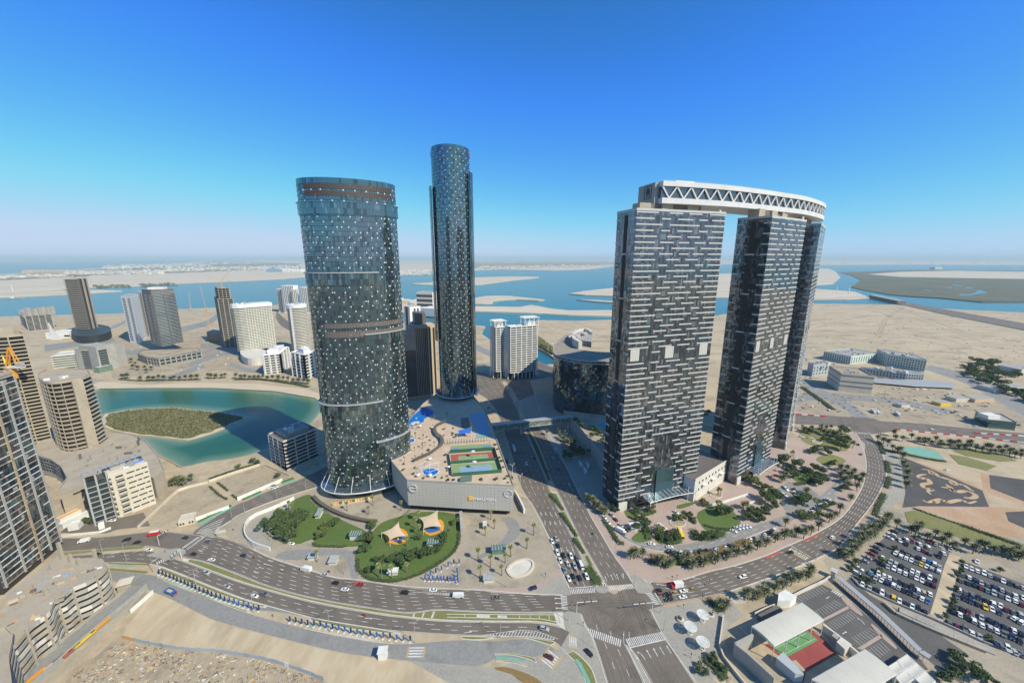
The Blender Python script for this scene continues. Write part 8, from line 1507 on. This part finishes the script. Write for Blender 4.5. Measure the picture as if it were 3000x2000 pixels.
eb = T(1060,1608,4,[(1708,270),(1722,215),(1790,165),(1880,132),(1955,130),(2002,160),(2008,205),(1980,260),(1920,305),(1830,330),(1760,328)]); P = ellp(eb); c = sum(P,Vector())/len(P); t = thing('round_basin','large round empty stone basin on the forecourt','fountain',c); PT(t,'rim','cream','ribbon',P,1.3,0,1.0,closed=True); PT(t,'floor_tiles','off_white','sheet',P,.3); PT(t,'nozzle_ring','grey_concrete','ribbon',[c+Vector((1.6*math.cos(j*PI/9),1.6*math.sin(j*PI/9),0)) for j in range(18)],.15,.32,closed=True)
for lab,px in (('round planted island with palms in the entrance court',[(1962,1530),(1972,1520),(1995,1522),(2008,1532),(2000,1542),(1975,1542)]),('round tree pit in the red paved court',[(2080,1452),(2095,1443),(2112,1446),(2115,1455),(2100,1460)]),('round palm pit in the far paved court',[(2303,1338),(2318,1332),(2334,1338),(2330,1346),(2310,1346)]),('round island of the far drop off circle',[(2380,1292),(2395,1287),(2408,1293),(2400,1300),(2385,1299)])): P = ellp(px); c = sum(P,Vector())/len(P); t = thing('round_island',lab,'planter',c); PT(t,'kerb','kerb','ribbon',P,.6,0,.6,closed=True); PT(t,'soil','dirt','sheet',P,.4)
plantrow(FAN,t15,[(1685,345),(1725,350),(1740,340),(1675,335)],'fan palm','on the round island of the entrance court','fan palms of the entrance court',sc=(.5,.7)); plantrow(FAN,t20,[(205,850),(235,855),(220,840),(1065,395),(1095,400),(1080,385)],'fan palm','on the round pits of the paved courts','fan palms of the paved courts',sc=(.6,.9))
# kiosks and park shelters
def kiosk(lab,ox,oy,k,x,y,wd,dp,h,roof,wallm='off_white',ang=.1):
    p = G(ox+x/k,oy+y/k); t = thing('kiosk',lab,'kiosk',p); PT(t,'wall',wallm,'box',p+Vector((0,dp/2,h/2)),(wd*.86,dp*.7,h),ang); b = MB(); b.box(p+Vector((0,dp/2,h+.15)),(wd,dp,.3),ang); r = b.build('roof',M[roof],t)
    for i in range(5): PT(r,'roof_rib','white','box',p+Vector((wd*((i+.5)/5-.5),dp/2,h+.36)),(.15,dp,.12),ang)
for a in (('glass roofed shelter at the top of the park lawn',700,1100,2.24,508,945,4,9,3,'glass_green'),('glass roofed kiosk over white steps at the park drive',700,1100,2.24,758,1085,8,5,4,'glass_green'),('glass roofed kiosk at the right side of the park',700,1100,2.24,1270,1140,8,5,4,'glass_green'),('white ribbed shelter in the park tip',700,1100,2.24,1005,1318,6.5,4,2.6,'white'),('white ribbed hut right of the two beside the park drive',700,1100,2.24,608,1250,5.5,6,2.4,'galv'),('white ribbed hut left of the two beside the park drive',700,1100,2.24,476,1218,6,4,2.4,'galv'),('white ribbed hut at the forecourt kerb',700,1100,2.24,1636,1366,6.5,4.5,2.6,'galv'),('green glass pavilion on the forecourt',700,1100,2.24,1702,1180,9.5,5,4,'glass_green','glass_green'),('white vent block on the forecourt',700,1100,2.24,1612,1015,3,6,3,'off_white'),('small white cube hut on the excavated lot edge',1060,1608,4,235,1315,4.6,4,4.2,'white','white'),('white canopied gate hut in the tower drive',1560,1440,4,1215,468,8,6,3,'white'),('cream block hut behind the parking structure ramp',0,1608,4,1425,520,7,6,5,'cream','concrete',.5),('white entrance lift box of the covered walkway',2100,1608,4,1385,350,3.6,3,4.5,'off_white','off_white',.7),('dark red awning kiosk in the boulevard shade',1560,1140,4,385,710,6,6,3,'red_paint','galv')): kiosk(*a)
# park play courts with tan sails, garden fence, toys
for lab,px,zs in (('left tan shade sail over the park play court',T(700,1100,2.24,[(1048,962),(1098,1050),(990,1078),(935,1030)]),[7.5,4,5,4.5]),('right tan shade sail over the park play court',T(700,1100,2.24,[(1302,885),(1333,992),(1210,1003),(1184,930)]),[7.5,4,5,4.5])): sail('shade_sail',lab,px,zs,'sail_tan')
for px,m in (([(1128,1560),(1170,1545),(1196,1565),(1180,1592),(1140,1588)],'crane_orange'),([(1140,1566),(1172,1560),(1186,1574),(1160,1588)],'truck_blue'),([(1240,1545),(1290,1520),(1300,1550),(1260,1568)],'crane_orange'),([(1245,1548),(1280,1536),(1288,1552),(1258,1560)],'truck_blue')): S('play_court',px,m,.24+.02*(m == 'truck_blue'),3)
t = thing('play_structure','orange and yellow climbing frame under the left tan sail','play structure',G(1160,1580)); p = G(1160,1580)
for i in range(6): PT(t,'play_tower',('crane_orange','crane_yellow','truck_red')[i % 3],'box',p+Vector((i*1.1-3,(i % 2)*1.4,1)),(.9,.9,2),.3)
t = thing('toy_planter','long row of yellow and orange wooden toy figures at the oval tower foot','play structure',G(1020,1478)); P = resample(smooth(GP(T(500,1250,4,[(1905,920),(2000,910),(2100,890),(2200,875),(2350,850)]),0),4),16); PT(t,'planter_wall','tan_wall','ribbon',P,2.4,0,.9)
for i,p in enumerate(P): PT(t,'toy',('crane_yellow','tan_wall','crane_orange','lawn','cream')[i % 5],'box',p+Vector((0,0,1.5)),(1.7,1.2,1.2+.8*(i % 2)),.4*i)
def fence_run(lab,px,h,n,m='dark_metal'):
    P = resample(smooth(GP(px),5),n); t = thing('garden_fence',lab,'fence',P[0])
    for p,q in zip(P,P[1:]): b = MB(); b.tube(p,p+Vector((0,0,h)),.09,n=5); b.beam(p+Vector((0,0,h)),q+Vector((0,0,h)),.1,.12); b.beam(p+Vector((0,0,h*.5)),q+Vector((0,0,h*.5)),.06,.08); b.build('fence_bay',M[m],t)
    return P,t
P,t = fence_run('dark curved garden fence around the plaza below the oval tower',[(912,1460),(935,1482),(975,1505),(1020,1522),(1070,1533),(1092,1534)],2.2,40); PT(t,'pergola_roof','walkway','ribbon',offset_path(P,1.6),2.6,1.8,2.1); fence_run('dark curved garden fence right of the plaza steps',[(1160,1530),(1180,1515),(1205,1495)],2.2,14); P,t = fence_run('pale picket wall along the curved plaza fence',[(908,1465),(935,1492),(985,1517),(1040,1533),(1090,1540)],1.0,44,'cream')
wall('white wedge wall of the ramp beside the podium',[(1508,1450),(1520,1470),(1536,1504)],4.5,'white',1.2); wall('grey wall between the park and the paved forecourt',[(1350,1510),(1354,1560)],4,'grey_concrete',2.2); wall('white curved garden wall of the red paved court',[(2077,1482),(2100,1479),(2140,1466),(2190,1450)],1.8,'white',.6,True); wall('second white garden wall beside the big trees',[(2190,1476),(2213,1471)],1.6,'white',.6)
for px in ([(2331,1214),(2420,1220)],[(2620,1258),(2700,1266),(2800,1276),(2900,1286),(3000,1298)],[(2855,1269),(2920,1273),(3000,1278)]):
    P = resample(GP(px),int(plen(GP(px))/5)); t = thing('road_barrier',f'red and white plastic barrier line on the far highway, {("left stretch", "lower stretch", "right stretch")[0 if px[0][0] < 2400 else 1 if px[0][1] < 1260 else 2]}','barrier',P[0])
    for i,(p,q) in enumerate(zip(P,P[1:])): PT(t,'barrier_block','white' if i % 2 else 'truck_red','wall',[p,p.lerp(q,.95)],.7,0,1.3)
# dark ornamental plot on the sandy plain at right
t22 = lambda pts: T(2412,1180,2.286,pts)
M['gravel'] = mat('gravel',(0.075,0.072,0.07),.95,(.105,.10,.095),.05,(.05,.05,.05),.8); M['tan_sand'] = mat('tan_sand',(0.50,0.33,0.19),.95,(.56,.40,.26),.05)
S('tan_plain',t22([(540,380),(640,385),(1100,470),(1344,530),(1500,700),(1500,900),(1150,890),(640,705),(530,690)]),'red_dirt',.05); S('dark_gravel',t22([(515,355),(590,385),(700,430),(1065,585),(1110,695),(640,690),(530,700),(550,600)]),'gravel',.08); S('pale_plot',t22([(600,385),(850,415),(1050,470),(1070,580),(800,455)]),'plain',.1); S('dark_gravel',t22([(1110,480),(1400,520),(1400,680),(1120,570)]),'gravel',.08); S('pale_plot',t22([(1095,600),(1340,690),(1400,710),(1115,695)]),'plain',.1); S('dark_gravel',t22([(1220,730),(1400,720),(1400,860),(1240,790)]),'gravel',.1); S('turf_court',t22([(512,292),(640,295),(770,330),(815,382),(560,345)]),'cycle',.1)
b = MB()
for px,wd in (([(660,445),(700,447),(740,465),(770,490),(800,500),(850,515),(900,540),(940,550),(985,580),(1010,592)],5),([(690,478),(660,480),(635,490),(650,505),(690,505),(715,535),(665,545),(680,570),(735,580),(700,590),(720,612)],5),([(665,650),(700,665),(740,655),(790,645),(830,665),(880,655),(930,650),(970,670),(1025,658)],5),([(790,563),(850,572),(890,595),(950,590),(1000,605),(1020,625),(990,638),(940,632)],6),([(820,545),(850,565),(860,590)],5),([(700,450),(720,475),(745,470)],3),([(840,520),(870,545),(905,545)],3),([(735,655),(750,668),(780,660)],3)):
    P = smooth(GP(t22(px)),5); n_ = len(P)
    for i,(p,q) in enumerate(zip(P,P[1:])): b.ribbon([p,q],wd*.5*(.45+.9*math.sin(PI*(i+.5)/n_)),.12)
b.build('sand_scrolls',M['tan_sand'],kind='structure')
# sports club at the lower right
c21 = lambda pts: T(2100,1608,4,pts)
S('club_parking',c21([(880,570),(1240,412),(1350,470),(1480,560),(1600,640),(1900,900),(2220,1215),(2350,1330),(2200,1500),(2000,1370),(1650,1190),(1270,870)]),'dark_asphalt',.06); S('club_lane',[(2440,1705),(2462,1705),(2560,1790),(2680,1910),(2720,1960),(2690,1965),(2560,1820)],'dark_asphalt',.07); S('yard_road',c21([(1430,420),(1560,340),(1800,540),(2400,850),(2900,1200),(2900,1600),(2400,1250),(1900,830)]),'dark_asphalt',.05)
S('car_park_asphalt',t15 and T(2412,1500,4,[(330,740),(380,620),(560,440),(820,200),(1000,260),(1480,470),(1420,620),(1250,1190),(1150,1180),(500,900)]),'dark_asphalt',.05); S('car_park_asphalt',T(2412,1500,4,[(1600,600),(1700,590),(2400,860),(2900,1060),(2900,1900),(1950,1560),(1420,1290),(1500,1000)]),'dark_asphalt',.05)
for q in ([(1240,820),(1260,835),(1545,680),(1620,700),(1700,780),(1560,690),(1470,575),(1500,565),(1560,640)],[(1660,1160),(1680,1170),(1940,1020),(2090,1160),(2050,1130),(1930,990)]): pass
for q in ([(1240,815),(1268,838),(1565,685),(1540,660)],[(1645,1160),(1700,1180),(1945,1030),(1915,995)],[(1455,570),(1490,562),(1600,650),(1700,750),(1690,780),(1560,690)],[(1810,895),(1840,890),(2080,1110),(2090,1165),(1930,1030)]): b = MB(); b.prism(smooth(GP(c21(q)),3,True) if len(q) > 4 else GP(c21(q)),0,.18); b.build('parking_island',M['pink_paving'],kind='structure')
b = MB()
for (a0,a1,c0,c1,n_) in (((905,572),(1215,432),(975,630),(1300,500),11),((1155,715),(1370,600),(1230,800),(1480,660),9),((1290,860),(1560,720),(1400,945),(1650,800),11),((1580,1030),(1780,920),(1690,1120),(1900,1000),8),((1770,1170),(1920,1080),(1900,1290),(2030,1190),6)):
    for i in range(n_): u = i/(n_-1); b.ribbon(GP(c21([(a0[0]+(a1[0]-a0[0])*u,a0[1]+(a1[1]-a0[1])*u),(c0[0]+(c1[0]-c0[0])*u,c0[1]+(c1[1]-c0[1])*u)])),.16,.09)
b.build('bay_marking',M['paint'],kind='structure')
ZC = 9.0; club = thing('sports_club','sports club with red and green courts behind a tall grey wall','sports club',G(2300,1900)); M['club_red'] = mat('club_red',(0.27,0.055,0.05),.9,(.31,.075,.065),.1); M['club_green'] = mat('club_green',(0.10,0.27,0.10),.9,(.13,.30,.12),.1); M['membrane'] = mat('membrane',(0.60,0.57,0.49),.7,(.54,.51,.44),.08)
def CS(nm,q,m,z): b = MB(); b.sheet(GP(c21(q)),z); b.build(nm,M[m],club)
CS('court_floor',[(560,1120),(1080,930),(1200,1010),(1290,1085),(1410,1225),(1040,1440),(1000,1650),(850,1340)],'club_red',.1); CS('tennis_court',[(680,1170),(600,1090),(1060,960),(1190,1065),(800,1275)],'club_green',.14); b = MB()
for p,q in (((770,1240),(1150,1050)),((770,1115),(855,1195)),((880,1065),(970,1140)),((980,1010),(1075,1085)),((690,1160),(1050,985))): b.ribbon(GP(c21([p,q])),.14,.17)
b.build('court_line',M['paint'],club)
for q,h,m in (([(190,1250),(330,1360),(650,1660)],7.5,'grey_concrete'),([(190,1250),(400,1140)],7.5,'grey_concrete'),([(1230,950),(1400,1075),(1700,1340)],4.0,'off_white')): PT(club,'outer_wall',m,'ribbon',GP(c21(q)),.9,0,h)
for q,h,m in (([(1330,1085),(1400,1140),(1420,1100),(1360,1050)],4,'grey_concrete'),([(1385,1170),(1480,1260),(1560,1200),(1440,1110)],4.5,'off_white'),([(860,1340),(1000,1460),(1030,1440),(920,1325)],1.5,'concrete'),([(700,690),(850,690),(920,640),(790,560),(710,600)],5,'white'),([(680,1370),(900,1560),(1000,1560),(760,1300)],5,'blue_grey'),([(470,820),(560,880),(760,760),(690,700)],3,'dark_concrete')): PT(club,'annex',m,'prism',GP(c21(q)),.1,h)
def canopy(lab,q,zs,nseg=5):
    C = [G(*p,z) for p,z in zip(c21(q),zs)]; ce = sum(C,Vector())/4; t = thing('membrane_canopy',lab,'canopy',(ce.x,ce.y,0)); L = (C[1]-C[0]).length
    for i in range(nseg):
        u,v = i/nseg,(i+.99)/nseg; P = [C[0].lerp(C[3],u),C[1].lerp(C[2],u),C[1].lerp(C[2],v),C[0].lerp(C[3],v)]; b = MB(); n_ = 8
        for k in range(n_): s0,s1 = k/n_,(k+1)/n_; up = lambda s: Vector((0,0,(.35 if nseg > 1 else -.25)*math.sin(PI*s))); b.add([P[0].lerp(P[1],s0)+up(s0),P[0].lerp(P[1],s1)+up(s1),P[3].lerp(P[2],s1)+up(s1),P[3].lerp(P[2],s0)+up(s0)],[(3,2,1,0)])
        b.build('membrane_panel',M['membrane'],t)
    for a,c in ((0,3),(1,2),(0,1),(3,2)): PT(t,'edge_beam','white','beam',C[a]-Vector((0,0,.3)),C[c]-Vector((0,0,.3)),.35,.35)
    for i in range(5):
        for a,c in ((0,3),(1,2)): p = C[a].lerp(C[c],i/4); PT(t,'post','white','tube',(p.x,p.y,0),p,.22)
canopy('large white membrane canopy over the green court',[(1000,625),(1255,825),(675,1130),(415,900)],[ZC]*4); canopy('large white membrane canopy cut by the lower picture edge',[(1740,1170),(2110,1455),(1560,1790),(1120,1520)],[ZC]*4)
for i,q in enumerate((((2230,1230),(2330,1320),(2210,1400),(2120,1300)),((2110,1310),(2200,1400),(2080,1470),(2000,1380)),((2340,1330),(2440,1420),(2320,1500),(2220,1410)),((2210,1410),(2310,1510),(2190,1600),(2095,1490)),((2450,1430),(2560,1540),(2440,1620),(2330,1510)))): canopy(f'small square membrane shade by the lower canopy, {od(i)} from the left kerb',q,[3.6]*4,1)
W0 = [G(*p) for p in c21([(1405,375),(1620,560),(1900,800),(2200,1090),(2360,1250),(2480,1330)])]; P = resample(W0,30); t = thing('covered_walkway','long flat-roofed covered walkway between the club and the car park','walkway',P[0])
for i,(p,q) in enumerate(zip(P,P[1:])): PT(t,'roof_panel','galv','ribbon',[p,p.lerp(q,.98)],3.2,3.2,3.5); n_ = (q-p).normalized(); n_ = Vector((-n_.y,n_.x,0)); b = MB(); [b.tube(p+n_*s_*1.3,p+n_*s_*1.3+Vector((0,0,3.2)),.12,n=5) for s_ in (-1,1)]; b.build('post_pair',M['white'],t)
PT(t,'walk_floor','pink_paving','ribbon',P,2.8,.16)
wall('low white wall of the club street front',c21([(890,560),(1060,470),(1250,385),(1330,330)]),1.6,'off_white',.5); wall('cream boundary wall of the plaza',c21([(75,800),(20,1200),(180,1420),(330,1600)]),1.8,'cream',.6); wall('low dark wall along the lower edge of the car park',T(2412,1500,4,[(330,770),(430,880),(800,1050),(1200,1220),(1500,1350),(1900,1540),(2350,1700)]),1.2,'grey_concrete',.6); wall('double parapet wall of the yard ramp',T(2412,1500,4,[(720,1080),(800,1170),(1100,1310),(1500,1480),(1900,1640)]),1.5,'concrete',1.6); wall('pale walkway slab beside the yard ramp',T(2412,1500,4,[(890,1145),(1300,1330),(1700,1520),(2000,1640)]),.5,'grey_concrete',4)
wall('rail wall of the club service gate',c21([(440,780),(560,720),(690,670)]),2.2,'off_white',.3)
S('car_park_strip',T(2412,1500,4,[(1480,490),(1600,520),(1560,760),(1500,1000),(1400,1290),(1250,1190),(1340,900),(1420,620)]),'pale_sand',.1)
b = MB()
for rw in (((860,470),(1380,665),12),((700,575),(1310,830),13),((620,745),(1250,1005),13),((1610,770),(2330,1040),13),((1570,950),(2310,1230),13),((1520,1135),(2310,1460),13)):
    A,C = G(2412+rw[0][0]/4,1500+rw[0][1]/4),G(2412+rw[1][0]/4,1500+rw[1][1]/4); d = (C-A); n_ = int(d.length/2.6); d.normalize(); q = Vector((-d.y,d.x,0))
    for i in range(n_): p = A+d*2.6*i; b.ribbon([p-q*5,p+q*5],.12,.09)
b.build('bay_marking',M['faint_paint'],kind='structure')
boat = thing('barge','small grey barge on the channel at left','boat',G(47,875)); p = G(47,875,-2.8); PT(boat,'hull','galv','box',p+Vector((0,0,1.5)),(70,16,4)); PT(boat,'wheelhouse','white','box',p+Vector((-20,0,6)),(10,10,6))
# ------------------------------------------------------------------ the hazy air between here and the far shores
hm = bpy.data.materials.new('haze'); hm.use_nodes = True; n = hm.node_tree; n.nodes.clear(); o = n.nodes.new('ShaderNodeOutputMaterial'); pv = n.nodes.new('ShaderNodeVolumePrincipled'); pv.inputs['Color'].default_value = (0.8,0.97,1.0,1); pv.inputs['Density'].default_value = HAZE; pv.inputs['Anisotropy'].default_value = 0.0
n.links.new(pv.outputs[0],o.inputs['Volume']); b = MB(); b.box((0,27000,156),(122000,72000,320)); b.build('haze',hm,kind='stuff',label='pale desert haze over land and sea')
